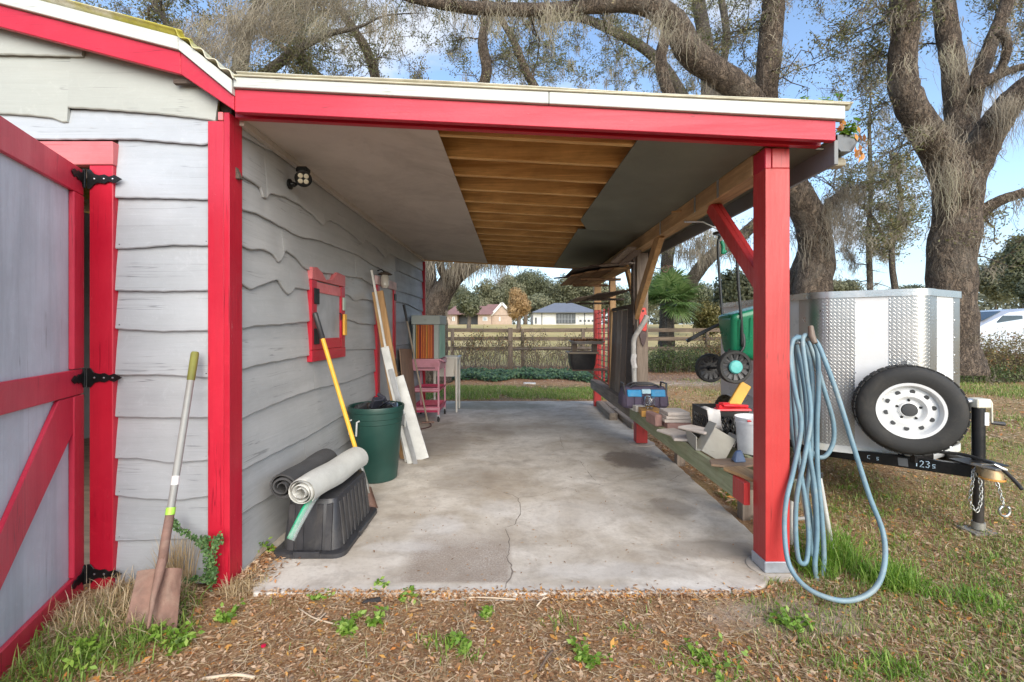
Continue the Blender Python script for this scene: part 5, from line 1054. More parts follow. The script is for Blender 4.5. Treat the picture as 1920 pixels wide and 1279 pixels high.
MB().tube(smooth_path([P(1288, 638, 4.4), P(1318, 622, 4.4), P(1352, 606, 4.4)], 3), .012, 8).cyl(P(1290, 640, 4.3), P(1288, 638, 4.4), .012).build('leg_loop', m_tub_, t, smooth=True)
gx0, gx1 = 1.83, 2.20; mb = MB()
mb.hexa([(1.90, 3.95, 1.24), (2.16, 3.92, 1.16), (2.16, 4.16, 1.16), (1.90, 4.14, 1.24)], [(1.87, 3.88, 1.58), (2.26, 3.86, 1.68), (2.26, 4.24, 1.68), (1.87, 4.20, 1.58)]); mb.build('tub', m_gc, t, bevel=.05, bseg=3, smooth=50)
for k in range(3): MB().hexa([(1.935 + .09 * k, 3.93, 1.27), (1.965 + .09 * k, 3.93, 1.27), (1.965 + .09 * k, 3.95, 1.27), (1.935 + .09 * k, 3.95, 1.27)], [(1.92 + .09 * k, 3.87, 1.54 + .02 * k), (1.96 + .09 * k, 3.87, 1.54 + .02 * k), (1.96 + .09 * k, 3.90, 1.54), (1.92 + .09 * k, 3.90, 1.54)]).build('tub_rib', m_gc, t, bevel=.01)
def cart_wheel(c, r, hub=True):
    w_ = MB().lathe([(r * .80, -.03), (r * .95, -.032), (r, -.02), (r, .02), (r * .95, .032), (r * .80, .03), (r * .80, -.03)], c, (0, -1, 0), 36).build('wheel', m_rubber, t, smooth=40)
    MB().lathe([(.0, -.012), (r * .82, -.012), (r * .82, .006), (.0, .006)], c, (0, -1, 0), 30).build('disc', m_plastb, w_, smooth=30)
    for k in range(12):
        aa = 2 * math.pi * k / 12; d_ = V(math.cos(aa), 0, math.sin(aa)); s_ = V(-d_.z, 0, d_.x); q = Vector(c)
        MB().add([q + d_ * (r * .40) + s_ * .006 - V(0, .008, 0), q + d_ * (r * .40) - s_ * .006 - V(0, .008, 0), q + d_ * (r * .78) - s_ * .018 - V(0, .024, 0), q + d_ * (r * .78) + s_ * .018 - V(0, .024, 0), q + d_ * (r * .40) + s_ * .006, q + d_ * (r * .40) - s_ * .006, q + d_ * (r * .78) - s_ * .018, q + d_ * (r * .78) + s_ * .018], [(0, 1, 2, 3), (0, 4, 5, 1), (1, 5, 6, 2), (2, 6, 7, 3), (3, 7, 4, 0)]).build('spoke', m_plastb, w_)
    MB().lathe([(r * .40, .012), (r * .40, .03), (r * .34, .040), (.0, .043)] if hub else [(r * .2, .0), (r * .16, .04), (0, .042)], c, (0, -1, 0), 24).build('hub_cap', plain('turquoise_cap', (.10, .42, .40), .4) if hub else m_plastb, w_, smooth=40)
cart_wheel(P(1377, 688, 3.92), .143); cart_wheel(P(1331, 690, 4.45), .140, False)
MB().cyl(P(1377, 688, 3.96), P(1331, 690, 4.41), .012).beam(P(1372, 655, 3.98), P(1362, 690, 4.1), .05, .02).build('axle', m_tub_, t)
mb = MB(); mb.tube(smooth_path([P(1352, 452, 4.1), P(1356, 462, 4.1), P(1355, 475, 4.1), P(1360, 470, 4.1)], 3), .016, 8)
solo(mb, 'green_bungee', plain('green_strap', (.01, .25, .13), .5), 'green strap tied round the hanging cart handle', 'strap', P(1355, 470, 4.1), smooth=True)
mb = MB(); mb.tube([(1.50, 3.99, 2.395), (1.66, 3.99, 2.395), (1.86, 4.0, 2.30), (1.90, 4.0, 2.33)], .008, 8)
solo(mb, 'cart_hook', m_steel, 'steel hook under the beam holding the green cart handle', 'hook', (1.7, 4, 2.39), smooth=True)
mb = MB(); mb.tube(smooth_path([P(1226, 502, 5.6), P(1240, 504, 5.6), P(1246, 498, 5.6), P(1253, 500, 5.55), P(1250, 510, 5.55), P(1243, 507, 5.55), P(1256, 499, 5.5), P(1268, 502, 5.5)], 4), .006, 6)
solo(mb, 'curled_wire', m_rust, 'rusty wire curl poking out from the middle post towards the palm', 'wire', P(1226, 502, 5.6), smooth=True)

# ---- the trailer
t = thing('cargo_trailer', 'small white enclosed trailer with diamond plate corners and a spare wheel on its nose', 'trailer', (3.2, 4.3, -.02))
def mk_plate():
    tt = NT('diamond_plate'); v = tt.vec(rand=False)
    m = tt.n('ShaderNodeTexCoord').outputs['UV']; h = None
    sp = tt.n('ShaderNodeSeparateXYZ', {'Vector': m}); U, W_ = sp.outputs[0], sp.outputs[1]
    def lozenge(uo, vo, s_):
        u = tt.math('SUBTRACT', tt.math('FRACT', tt.math('ADD', tt.math('MULTIPLY', U, 34.), uo)), .5); w2 = tt.math('SUBTRACT', tt.math('FRACT', tt.math('ADD', tt.math('MULTIPLY', W_, 34.), vo)), .5)
        a_ = tt.math('ABSOLUTE', tt.math('ADD', u, tt.math('MULTIPLY', w2, s_))); b2 = tt.math('ABSOLUTE', tt.math('SUBTRACT', u, tt.math('MULTIPLY', w2, s_)))
        d_ = tt.math('ADD', tt.math('MULTIPLY', a_, 2.4), tt.math('MULTIPLY', b2, .42)); return tt.mr(d_, .34, .16)
    h = tt.math('MAXIMUM', lozenge(0., 0., 1.), lozenge(.5, .5, -1.))
    n = tt.noise(v, 3, 5, .6); c = tt.mix(h, (.40, .395, .385), (.62, .62, .61))
    tt.bsdf(c, tt.mr(n, .3, .7, .22, .42), .92, tt.bump(h, .4, .003)); return tt.m
m_plate = mk_plate(); m_tw = plain('trailer_white', (.70, .71, .72), .3, 0., .05, 2, .08, 9, .4, (.55, .54, .5)); m_trim = plain('brushed_trim', (.55, .55, .54), .3, .9, .1, 12)
def uv_plate(o):
    me = o.data; uv = me.uv_layers.new(name='UVMap')
    for p in me.polygons:
        n = p.normal; hx = Vector((-n.y, n.x, 0)); hx = hx.normalized() if hx.length > .1 else Vector((1, 0, 0))
        for li in p.loop_indices:
            c_ = me.vertices[me.loops[li].vertex_index].co; uv.data[li].uv = (c_.dot(hx), c_.z if abs(n.z) < .9 else c_.y)
    return o
# plan outline, from the left rear forward round the nose to the right rear
TL, TR, TB = 2.60, 3.86, 5.70; zb_, zt_ = .435, 1.762
def arc(c, r, a0, a1, n): return [(c[0] + r * math.cos(math.radians(a0 + (a1 - a0) * i / n)), c[1] + r * math.sin(math.radians(a0 + (a1 - a0) * i / n))) for i in range(n + 1)]
LA = arc((TL + .20, 4.02), .20, 180, 240, 6)                       # left front corner rounding into the V
RA = arc((TR - .20, 4.02), .20, 300, 360, 6)
NA = arc((3.20, 3.66), .12, 240, 300, 5)
path = [('side', [(TL, TB), (TL, 4.14)], m_tw), ('corner_plate', [(TL, 4.138), (TL, 4.08)] + LA + [(LA[-1][0] + .13, LA[-1][1] - .075)], m_plate)]
e0 = path[-1][1][-1]; slope_ = (NA[0][1] - e0[1]) / (NA[0][0] - e0[0]); n0 = (NA[0][0] - .13, NA[0][1] + .13 * -slope_)
path += [('nose_panel', [e0, n0], m_tw), ('nose_plate', [n0] + NA + [(NA[-1][0] + .13, NA[-1][1] + .13 * -slope_)], m_plate)]
e1 = path[-1][1][-1]; f0 = (RA[0][0] - .10, RA[0][1] - .058)
path += [('nose_panel', [e1, f0], m_tw), ('corner_plate', [f0] + RA + [(TR, 4.16), (TR, 4.298)], m_plate), ('side', [(TR, 4.30), (TR, TB)], m_tw), ('rear', [(TR, TB), (TL, TB)], m_tw)]
def wall_strip(pts, z0, z1, th=.004, grow=0.):
    m = MB(); out = []
    n = len(pts)
    for i, p in enumerate(pts):
        a_ = Vector(pts[max(i - 1, 0)]); b2 = Vector(pts[min(i + 1, n - 1)]); d_ = (b2 - a_).normalized(); nn = Vector((-d_.y, d_.x)) * -1
        if nn.dot(Vector(p) - Vector((3.2, 4.8))) < 0: nn = -nn
        out.append((Vector(p) + nn * grow, Vector(p) + nn * (grow - th)))
    vs = [(o.x, o.y, z) for z in (z0, z1) for o, i_ in out] + [(i_.x, i_.y, z) for z in (z0, z1) for o, i_ in out]
    fs = []
    for i in range(n - 1): fs += [(i, i + 1, n + i + 1, n + i), (2 * n + i, 3 * n + i, 3 * n + i + 1, 2 * n + i + 1), (n + i, n + i + 1, 3 * n + i + 1, 3 * n + i), (i, 2 * n + i, 2 * n + i + 1, i + 1)]
    fs += [(0, n, 3 * n, 2 * n), (n - 1, 2 * n - 1, 4 * n - 1, 3 * n - 1)]
    return m.add(vs, fs)
for nm, pts, mt in path:
    o = wall_strip(pts, zb_, zt_ - .03, .004, .003 if mt is m_plate else 0).build(nm, mt, t, smooth=25)
    if mt is m_plate: uv_plate(o)
allp = []
for nm, pts, mt in path[:-1]: allp += pts if not allp else pts[1:]
wall_strip(allp, zt_ - .045, zt_ + .01, .02, .014).build('top_rail', m_trim, t, smooth=25)
wall_strip(allp, zb_ - .012, zb_ + .045, .012, .008).build('bottom_rail', plain('white_rail', (.66, .67, .66), .4, .1, dirt=.4, dirtcol=(.45, .42, .15)), t, smooth=25)
pl_ = [(x, y) for x, y in allp]; mb = MB(); mb.prism(pl_, (0, 0, zt_ + .002), (1, 0, 0), (0, 1, 0), (0, 0, 1), .006); mb.build('roof', m_tw, t)
mb = MB(); mb.prism(pl_, (0, 0, zb_ - .006), (1, 0, 0), (0, 1, 0), (0, 0, 1), .03); mb.build('floor', m_darkw, t)
riv = MB()
for nm, pts, mt in path[:6]:
    if mt is m_plate:
        for q in (pts[0], pts[-1]):
            for k in range(9): riv.lathe([(.006, 0), (.004, .003), (0, .0035)], (q[0] + .006, q[1] - .005, zb_ + .08 + k * .145), (-.2, -1, 0), 7)
riv.build('rivets', m_steel, t, kind='stuff')
MB().b(2.63, 2.68, 3.9, 3.905, 1.60, 1.62).build('marker_light', m_black, t)
# chassis and coupler
m_fr = plain('black_frame', (.018, .019, .021), .4, .4, .2, 8, .2, 60, .3, (.09, .07, .06))
ax_ = V(3.30, 3.04, .485)
MB().beam((2.72, 4.02, .385), (3.19, 3.14, .475), .05, .085).build('tongue_arm', m_fr, t, bevel=.003)
MB().beam((3.68, 4.02, .385), (3.29, 3.14, .475), .05, .085).build('tongue_arm', m_fr, t, bevel=.003)
for x in (2.66, 3.74): MB().b(x - .025, x + .025, 3.9, 5.68, .335, .415).build('chassis_rail', m_fr, t)
MB().b(2.66, 3.74, 3.95, 4.0, .345, .41).build('cross_member', m_fr, t)
MB().b(3.0, 3.14, 3.40, 3.44, .455, .56).build('jack_mount', m_fr, t)
MB().b(3.13, 3.38, 3.10, 3.28, .519, .527).build('jack_plate', m_fr, t, bevel=.002)
cpl = MB(); cpl.lathe([(.0, .04), (.035, .036), (.052, .015), (.055, -.01), (.06, -.022), (.0, -.022)], (3.115, 2.96, .505), seg=20); cpl.hexa([(3.065, 2.96, .488), (3.165, 2.96, .488), (3.28, 3.13, .49), (3.17, 3.16, .49)], [(3.075, 2.97, .53), (3.155, 2.97, .53), (3.27, 3.13, .53), (3.18, 3.16, .53)])
cpl.build('coupler', plain('rusty_yellow_zinc', (.42, .30, .16), .5, .5, .3, 14, .3, 60, .6, (.2, .12, .08)), t, smooth=35)
MB().lathe([(.061, -.024), (.064, -.024), (.064, -.012), (.061, -.012)], (3.115, 2.96, .505), seg=24).build('coupler_ring', plain('orange_rust', (.6, .28, .06), .5), t)
MB().tube(smooth_path([(3.10, 3.32, .56), (3.16, 3.2, .575), (3.17, 3.06, .57), (3.16, 2.96, .56), (3.16, 2.87, .50), (3.15, 2.82, .465)], 4), .011, 8).build('wiring', m_rubber, t, smooth=True)
mb = MB(); mb.beam((3.12, 3.08, .545), (3.13, 2.93, .552), .055, .01); mb.tube([(3.09, 3.0, .56), (3.10, 2.93, .585), (3.14, 2.90, .56), (3.16, 2.96, .55)], .006, 6); mb.build('latch', m_steel, t)
# jack
jc = V(3.30, 3.23, 0)
MB().cyl(jc + V(-.0, 0, .40), jc + V(0, 0, .90), .037, 20).build('jack_tube', m_fr, t, smooth=40)
MB().cyl(jc + V(0, 0, .07), jc + V(0, 0, .40), .030, 18).build('jack_tube', plain('worn_black_tube', (.045, .04, .038), .5, .4, dirt=.5), t, smooth=40, label='thinner worn lower leg of the jack')
MB().b(jc.x - .05, jc.x + .05, jc.y - .045, jc.y + .045, .902, .965).build('jack_head', plain('cream_cap', (.62, .60, .50), .4), t, bevel=.006)
MB().cyl(jc + V(-.085, 0, .945), jc + V(-.05, 0, .945), .018, 12).build('jack_bolt', m_steel, t)
MB().tube([jc + V(.05, 0, .945), jc + V(.085, 0, .945), jc + V(.093, 0, .93), jc + V(.095, 0, .80), jc + V(.10, 0, .79)], .007, 8).build('crank', plain('cream_cap', (.62, .60, .50), .4), t, smooth=50)
MB().tube([jc + V(.095, 0, .79), jc + V(.11, 0, .79), jc + V(.18, 0, .782)], [.008, .013, .015], 10).build('crank_handle', m_plastb, t, smooth=50)
MB().b(jc.x + .005, jc.x + .035, jc.y - .040, jc.y - .030, .78, .87).build('jack_label', m_sticker, t)
MB().cyl(jc + V(0, 0, .04), jc + V(0, 0, .09), .038, 16).b(jc.x - .09, jc.x + .09, jc.y - .07, jc.y + .07, .018, .034).build('jack_foot', plain('zinc_foot', (.36, .35, .32), .5, .6, dirt=.6), t, smooth=40)
# safety chains
def chain(pts, nm='safety_chain'):
    pts = smooth_path(pts, 8); L_ = [0]; m = MB()
    for p, q in zip(pts, pts[1:]): L_.append(L_[-1] + (q - p).length)
    s_ = 0; k = 0
    while s_ < L_[-1] - .02:
        i = int(np.searchsorted(L_, s_)); i = min(max(i, 1), len(pts) - 1); d_ = (pts[i] - pts[i - 1]).normalized(); c_ = pts[i - 1].lerp(pts[i], (s_ - L_[i - 1]) / max(1e-6, L_[i] - L_[i - 1]))
        x, y, z = frame(c_, c_ + d_, (.3, .9, .1)); sd_ = x if k % 2 else y
        m.tube([c_ + d_ * (.016 * math.cos(a_)) + sd_ * (.009 * math.sin(a_)) for a_ in np.linspace(0, 2 * math.pi, 11)], .0032, 5, False); s_ += .024; k += 1
    m.build(nm, plain('zinc_chain', (.55, .55, .52), .35, .85), t, smooth=True)
chain([(3.16, 3.10, .52), (3.10, 3.07, .49), (3.075, 3.05, .42), (3.07, 3.06, .30), (3.10, 3.05, .235), (3.13, 3.05, .30), (3.14, 3.06, .42), (3.13, 3.08, .50)])
chain([(3.24, 3.08, .48), (3.25, 3.05, .40), (3.26, 3.04, .33), (3.27, 3.03, .27)])
MB().tube([V(3.27, 3.03, .245) + V(math.cos(a_) * .035, 0, math.sin(a_) * .035) for a_ in np.linspace(1.9, 7.2, 14)], .008, 8).build('chain_hook', plain('zinc_chain', (.55, .55, .52), .35, .85), t, smooth=True)
# chalk numbers on the tongue arm
def strokes(txt, o, ux, uy, size, parent, mat):
    G = {'1': [[(.3, .75), (.5, 1), (.5, 0)]], '2': [[(.1, .8), (.35, 1), (.65, .85), (.6, .55), (.1, 0), (.75, 0)]], '3': [[(.1, .95), (.55, 1), (.7, .78), (.35, .55), (.7, .35), (.5, 0), (.1, .08)]], '5': [[(.7, .62), (.3, .62), (.28, .35), (.6, .32), (.62, .1), (.25, .05)]], 'c': [[(.7, .8), (.2, .7), (.15, .2), (.7, .1)]]}
    m = MB(); n_ = Vector(ux).cross(Vector(uy)).normalized()
    for i, ch in enumerate(txt):
        for s_ in G.get(ch, []):
            m.tube([Vector(o) + Vector(ux) * ((i * .95 + a_) * size) + Vector(uy) * (b2 * size * 1.25) for a_, b2 in s_], size * .085, 5)
    return m.build('chalk_numbers', mat, parent)
A_ = V(2.72, 4.02, .385); B_ = V(3.19, 3.14, .475); dd = (B_ - A_).normalized(); nn_ = V(dd.y, -dd.x, 0).normalized(); nn_ = nn_ if nn_.y < 0 else -nn_; uu = V(0, 0, 1)
m_chalk = plain('blue_chalk', (.52, .68, .80), .9)
strokes('1235', A_.lerp(B_, .665) + nn_ * .0265 - uu * .016, dd, uu, .036, t, m_chalk)
strokes('c 5', A_.lerp(B_, .36) + nn_ * .0265 - uu * .014, dd, uu, .032, t, m_chalk)
mb = MB(); q0 = A_.lerp(B_, .60) + nn_ * .0265; mb.beam(q0 - dd * .03, q0 + dd * .03, .004, .06); mb.build('grey_tape', m_fascia, t)
MB().b(3.0, 3.03, 3.52, 3.55, .47, .62).build('spare_mount', m_fr, t)
# spare wheel on the left face of the nose
n_f = V(-.5, -.866, 0); sc_ = V(2.985, 3.445, .850)
def road_wheel(c, nrm, R_, parent_t, name='spare_wheel', full=True):
    m = MB(); r2 = R_; prof = [(r2 * .60, -.085), (r2 * .68, -.095), (r2 * .80, -.102), (r2 * .91, -.095), (r2 * .965, -.078), (r2 * .985, -.06)]
    m.lathe(prof + [(r2, -.05), (r2, .05)] + [(a_, -b2) for a_, b2 in prof[::-1]] + [(r2 * .60, -.085)], c, nrm, 64); w_ = m.build(name, m_rubber, parent_t, smooth=35)
    x, y, z = frame((0, 0, 0), nrm)
    tr = MB()
    for k in range(72):
        aa = 2 * math.pi * k / 72; d_ = x * math.cos(aa) + y * math.sin(aa); s_ = z.cross(d_)
        for off in (-.062, -.028, .006, .040): tr.add([Vector(c) + d_ * (r2 + h_) + s_ * (w2 + (.006 if (k % 2) else 0)) + z * zz for h_ in (-.004, .0035) for w2 in (-.011, .011) for zz in (off, off + .026)], [(0, 1, 3, 2), (4, 6, 7, 5), (0, 2, 6, 4), (1, 5, 7, 3), (0, 4, 5, 1), (2, 3, 7, 6)])
    tr.build('tread', m_rubber, w_, kind='stuff', fix=False)
    rr = r2 * .60
    m_rim = plain('white_rim', (.70, .71, .71), .32, 0., .04, 4, .05, 40, .25, (.35, .33, .3))
    MB().lathe([(rr, .075), (rr + .008, .085), (rr + .006, .092), (rr - .012, .090), (rr - .022, .07), (rr - .028, .045), (rr - .034, .04), (rr - .040, .044), (rr * .72, .052), (rr * .52, .058), (rr * .46, .05), (rr * .40, .028), (rr * .32, .03), (rr * .28, .046), (rr * .25, .048), (rr * .24, .03), (0, .03)], c, nrm, 60).build('rim', m_rim, w_, smooth=28)
    for k in range(10):
        aa = 2 * math.pi * (k + .3) / 10; q = Vector(c) + (x * math.cos(aa) + y * math.sin(aa)) * (rr * .70) + z * .0515
        MB().lathe([(rr * .085, -.002), (rr * .085, .0025), (0, .003)], q, nrm, 14).build('vent_hole', plain('hole_dark', (.045, .047, .05), .6), w_)
    MB().lathe([(rr * .225, .03), (rr * .22, .052), (rr * .18, .054), (0, .054)], c, nrm, 24).build('centre_cap', plain('hole_dark', (.045, .047, .05), .6), w_, smooth=30)
    for k in range(5):
        aa = 2 * math.pi * (k + .25) / 5; q = Vector(c) + (x * math.cos(aa) + y * math.sin(aa)) * (rr * .36) + z * .030
        MB().lathe([(.009, 0), (.009, .006), (0, .007)], q, nrm, 8).build('lug_hole', m_black, w_)
    q = Vector(c) + (x * math.cos(2.7) + y * math.sin(2.7)) * (rr * .86) + z * .05
    MB().cyl(q, q + z * .03 + x * -.02, .005, 8).build('valve', m_rubber, w_)
    return w_
road_wheel(sc_, n_f, .332, t)
mb = MB(); mb.cyl(sc_ - n_f * .0, sc_ - n_f * .13, .03, 10); mb.beam(sc_ - n_f * .1 + V(0, 0, -.33), sc_ - n_f * .1 + V(0, 0, .36), .06, .01, (1, 0, 0)); mb.build('spare_bracket', m_steel, t)
# road wheel and fender on the visible side
road_wheel(V(2.47, 5.05, .29), (-1, 0, 0), .30, t, 'road_wheel'); 
mb = MB(); fp_ = [(math.cos(math.radians(a_)) * .40, math.sin(math.radians(a_)) * .40) for a_ in range(0, 181, 15)]; fq = [(a_ * .985, b2 * .985) for a_, b2 in fp_[::-1]]
mb.prism(fp_ + fq, (2.37, 5.05, .33), (0, 1, 0), (0, 0, 1), (1, 0, 0), .23); mb.prism(fp_, (2.585, 5.05, .33), (0, 1, 0), (0, 0, 1), (1, 0, 0), .006)
mb.build('fender', m_trim, t, smooth=30)
MB().cyl((2.36, 5.05, .29), (3.9, 5.05, .29), .03).build('axle', m_fr, t)
road_wheel(V(3.93, 5.05, .29), (1, 0, 0), .30, t, 'road_wheel')
MB().b(2.585, 2.597, 5.25, 5.34, .92, .94).b(2.585, 2.597, 5.42, 5.55, .95, .96).build('side_marker', m_black, t, kind=None)
# ================================================================ TREES AND THE FAR VIEW
m_bark = bark('oak_bark', (.055, .038, .027), (.31, .235, .17), (.34, .30, .24))
m_bark2 = bark('oak_bark_pale', (.06, .048, .038), (.30, .255, .20), (.36, .33, .27), 1.4)
m_twig = plain('twig_bark', (.13, .105, .085), .9, 0., .3, 4, .3, 40)
m_oak = foliage('oak_leaves', [(0, (.08, .09, .035)), (.4, (.15, .16, .06)), (.65, (.23, .225, .10)), (.85, (.31, .27, .14)), (1, (.38, .26, .12))], .45)
m_moss = foliage('spanish_moss', [(0, (.17, .145, .11)), (.4, (.30, .26, .20)), (.75, (.41, .36, .28)), (1, (.42, .41, .28))], .4, .9)
def limb(px, seg=16, n=7, bump=.16):
    """px: (x, y, D, radius in photo px) -> smooth path and radii in metres"""
    pts = [P(x, y, D) for x, y, D, r in px]; rr = [r * D / F * .92 / math.sqrt(1 + ((x - CX) / F) ** 2) for x, y, D, r in px]
    sp = smooth_path(pts, n); rs = [np.interp(i / n, range(len(rr)), rr) for i in range(len(sp))]
    for i, p in enumerate(sp): p += Vector((noise.noise(p * .9), noise.noise(p * .9 + V(7, 0, 0)), noise.noise(p * .9 + V(0, 9, 0)))) * rs[i] * .13
    return sp, rs
class Tree:
    def __init__(s, name, label, loc, group=None, leaf=m_oak, barkm=m_bark):
        s.t = thing(name, label, 'tree', loc, group); s.nodes = []; s.rad = []; s.tips = []; s.leaf = leaf; s.barkm = barkm; s.sticks = []
    def limbs(s, lists, name='limb', seg=20, bump=.08):
        for k, px in enumerate(lists):
            sp, rs = limb(px); MB().tube(sp, rs, seg, bump=bump).build('trunk' if (k == 0 and name == 'limb') else name, s.barkm, s.t, smooth=True, fix=False)
            for p, r in zip(sp, rs):
                s.nodes.append(tuple(p)); s.rad.append(r)
        return s
    def grow(s, targets, gn=.28, rmax=.075, rmin=.006, seg=6, down=.0):
        m = MB(); T = [np.array(q) for q in targets]; N = np.array(s.nodes); RD = np.array(s.rad)
        T.sort(key=lambda q: np.min(np.linalg.norm(N - q, axis=1)))
        for q in T:
            d = np.linalg.norm(N - q, axis=1); i = int(np.argmin(d + (RD < .012) * 2)); p0, L = N[i], d[i]
            if L < .15: continue
            r0 = min(RD[i] * .7, .010 + .016 * L, rmax); n = max(3, int(L / .22)); a = random.random() * 40
            side = np.cross(q - p0, R.normal(size=3)); side /= np.linalg.norm(side) + 1e-6; pts = []; bow = gn * L * R.uniform(-.8, .8)
            for k in range(n + 1):
                f = k / n; e = p0 + (q - p0) * f + side * bow * math.sin(math.pi * f) + np.array([0, 0, 1]) * (.12 * L * math.sin(math.pi * f))
                w_ = min(1, f * 4) * .11; e = e + w_ * np.array([noise.noise(Vector(e) * 1.9 + V(a, 0, 0)), noise.noise(Vector(e) * 1.9 + V(0, a, 0)), noise.noise(Vector(e) * 1.9 + V(0, 0, a))]) * 2.2
                pts.append(e)
            rs = [r0 + (rmin - r0) * (k / n) ** .8 for k in range(n + 1)]
            m.tube([Vector(e) for e in pts], rs, seg if r0 > .03 else 4, False)
            for k in range(1, n + 1):
                s.nodes.append(tuple(pts[k])); s.rad.append(rs[k])
                if k > n * .25: s.tips.append((pts[k], rs[k]))
            N = np.array(s.nodes); RD = np.array(s.rad)
        m.build('branches', s.barkm, s.t, smooth=True, fix=False, kind='stuff'); return s
    def dress(s, per=2.0, twig=.42, leaves=9, size=.055, mossy=.25, mlen=.55, mcount=16, box=None, mw=.009):
        tips = s.tips
        if not tips: return s
        C = np.array([t_[0] for t_ in tips]); n = int(len(C) * per); idx = R.integers(0, len(C), n); A = C[idx]; d = unit(rdir(n) + [0, 0, .15]); Ln = R.uniform(.4, 1.2, n) * twig
        mid = A + d * Ln[:, None] * .5 + rdir(n) * .05; B = mid + unit(d + rdir(n) * .6) * Ln[:, None] * .55
        g = merge(stick_geo(A, mid, .0055, .004), stick_geo(mid, B, .004, .0018)); npmesh('twigs', *g, m_twig, s.t, kind='stuff')
        k = leaves; f = R.uniform(.15, 1.05, (n, k, 1)); c = np.where(f < .5, A[:, None] + (mid - A)[:, None] * f * 2, mid[:, None] + (B - mid)[:, None] * (f * 2 - 1)) + R.normal(size=(n, k, 3)) * .05
        c = c.reshape(-1, 3); v, fa = leaf_geo(c, rdir(len(c)), size * R.uniform(.7, 1.3, len(c)), size * .5)
        cl = np.repeat(R.random(n), k); npmesh('foliage', v, fa, s.leaf, s.t, np.clip(cl * .6 + R.random(len(c)) * .4, 0, 1), kind='stuff')
        if mossy:
            nm = int(len(C) * mossy); s.moss(C[R.integers(0, len(C), nm)], mlen * .85, int(mcount * 2.1), mw * .72)
        return s
    def moss(s, anchors, mlen=.5, count=16, w_=.006, spread=.10, name='moss', drift=(0, 0, 0)):
        A = np.asarray(anchors); n = len(A); Lc = R.uniform(.3, 1.25, n) * mlen; K = 8
        P0 = np.repeat(A, count, 0) + R.normal(size=(n * count, 3)) * [spread, spread, spread * .5]
        L = np.repeat(Lc, count) * R.uniform(.25, 1.0, n * count) ** 1.1; st = R.uniform(0, .45, n * count)[:, None, None] * 0
        tt = np.linspace(0, 1, K)[None, :, None]; wob = np.cumsum(R.normal(size=(n * count, K, 3)) * [.026, .026, .006], 1)
        conv = -(P0 - np.repeat(A, count, 0))[:, None, :] * tt * .55
        pts = P0[:, None, :] + wob + conv + np.array(drift)[None, None, :] * tt * L[:, None, None]; pts[:, :, 2] -= (tt[:, :, 0] * L[:, None])
        wd = w_ * R.uniform(.6, 1.5, (n * count, 1)) * np.array([[.7, 1, 1.1, 1.05, .95, .8, .5, .15]])
        sd = unit(rdir(n * count) * [1, .4, .15]); v, f = ribbon_geo(pts, wd, sd)
        npmesh(name, v, f, m_moss, s.t, np.repeat(np.clip(np.repeat(R.random(n), count) * .7 + R.random(n * count) * .3, 0, 1), K - 1), kind='stuff'); return s
    def fuzz(s, every=3, name='bark_moss', mlen=.35, count=9, sub=None, w_=.008):
        N = np.array(s.nodes); RD = np.array(s.rad); m = RD > .05; N, RD = N[m][::every], RD[m][::every]
        a = R.uniform(0, 2 * math.pi, len(N)); A = N + np.stack([np.cos(a), np.sin(a) * 1, np.zeros(len(N))], 1) * RD[:, None] * 1.0
        return s.moss(A, mlen, count, w_, .05, name)
def vol(n, x0, x1, y0, y1, D0, D1):       # random points inside a block of the view, given in photo px
    return [tuple(P(R.uniform(x0, x1), R.uniform(y0, y1), R.uniform(D0, D1))) for _ in range(n)]
# --- the big oak behind the trailer
T = Tree('live_oak', 'big forked live oak with rough bark rising behind the white trailer', (7.6, 8.0, 0))
T.limbs([[(1785, 705, 8, 78), (1783, 640, 8, 62), (1782, 560, 8, 56), (1788, 470, 8, 54), (1795, 400, 8, 54), (1800, 340, 8, 56), (1805, 280, 8, 46)],
         [(1800, 370, 7.9, 48), (1765, 300, 7.8, 42), (1728, 235, 7.6, 37), (1700, 180, 7.5, 35), (1692, 120, 7.5, 31), (1698, 60, 7.4, 31), (1694, 0, 7.3, 30), (1700, -80, 7.2, 26), (1680, -180, 7.2, 20)],
         [(1803, 330, 8.2, 46), (1800, 230, 8.4, 35), (1790, 140, 8.5, 28), (1775, 60, 8.6, 26), (1765, -40, 8.6, 22), (1740, -140, 8.6, 15)],
         [(1808, 260, 8.3, 28), (1828, 170, 8.3, 22), (1855, 90, 8.3, 18), (1885, 10, 8.3, 17), (1910, -80, 8.3, 14)],
         [(1808, 340, 8, 48), (1845, 265, 7.8, 42), (1885, 205, 7.6, 36), (1925, 165, 7.4, 34), (1990, 110, 7.2, 30), (2080, 20, 7, 24)],
         [(1825, 170, 8.2, 14), (1858, 148, 8.1, 15), (1895, 132, 8.1, 11), (1940, 118, 8, 10), (2000, 90, 8, 8)],
         [(1866, 145, 8.1, 10), (1882, 118, 8.0, 11), (1888, 82, 7.9, 12), (1872, 60, 7.9, 10)],
         [(1830, 410, 8, 20), (1850, 392, 8, 17), (1880, 374, 7.9, 15), (1925, 360, 7.8, 14), (2000, 340, 7.7, 12)],
         [(1812, 300, 8, 14), (1780, 352, 7.6, 4)]], bump=.09)
T.grow(vol(50, 1560, 1990, -160, 60, 7, 10) + vol(26, 1530, 1690, 40, 330, 7.5, 9.5) + vol(9, 1840, 1990, 400, 520, 7.4, 9) + vol(12, 1860, 2000, 20, 130, 8, 10) + vol(6, 1650, 1700, 20, 300, 8.5, 10))
T.dress(3.3, .40, 11, .054, .18, .42, 14); T.fuzz(2, mlen=.55, count=16)
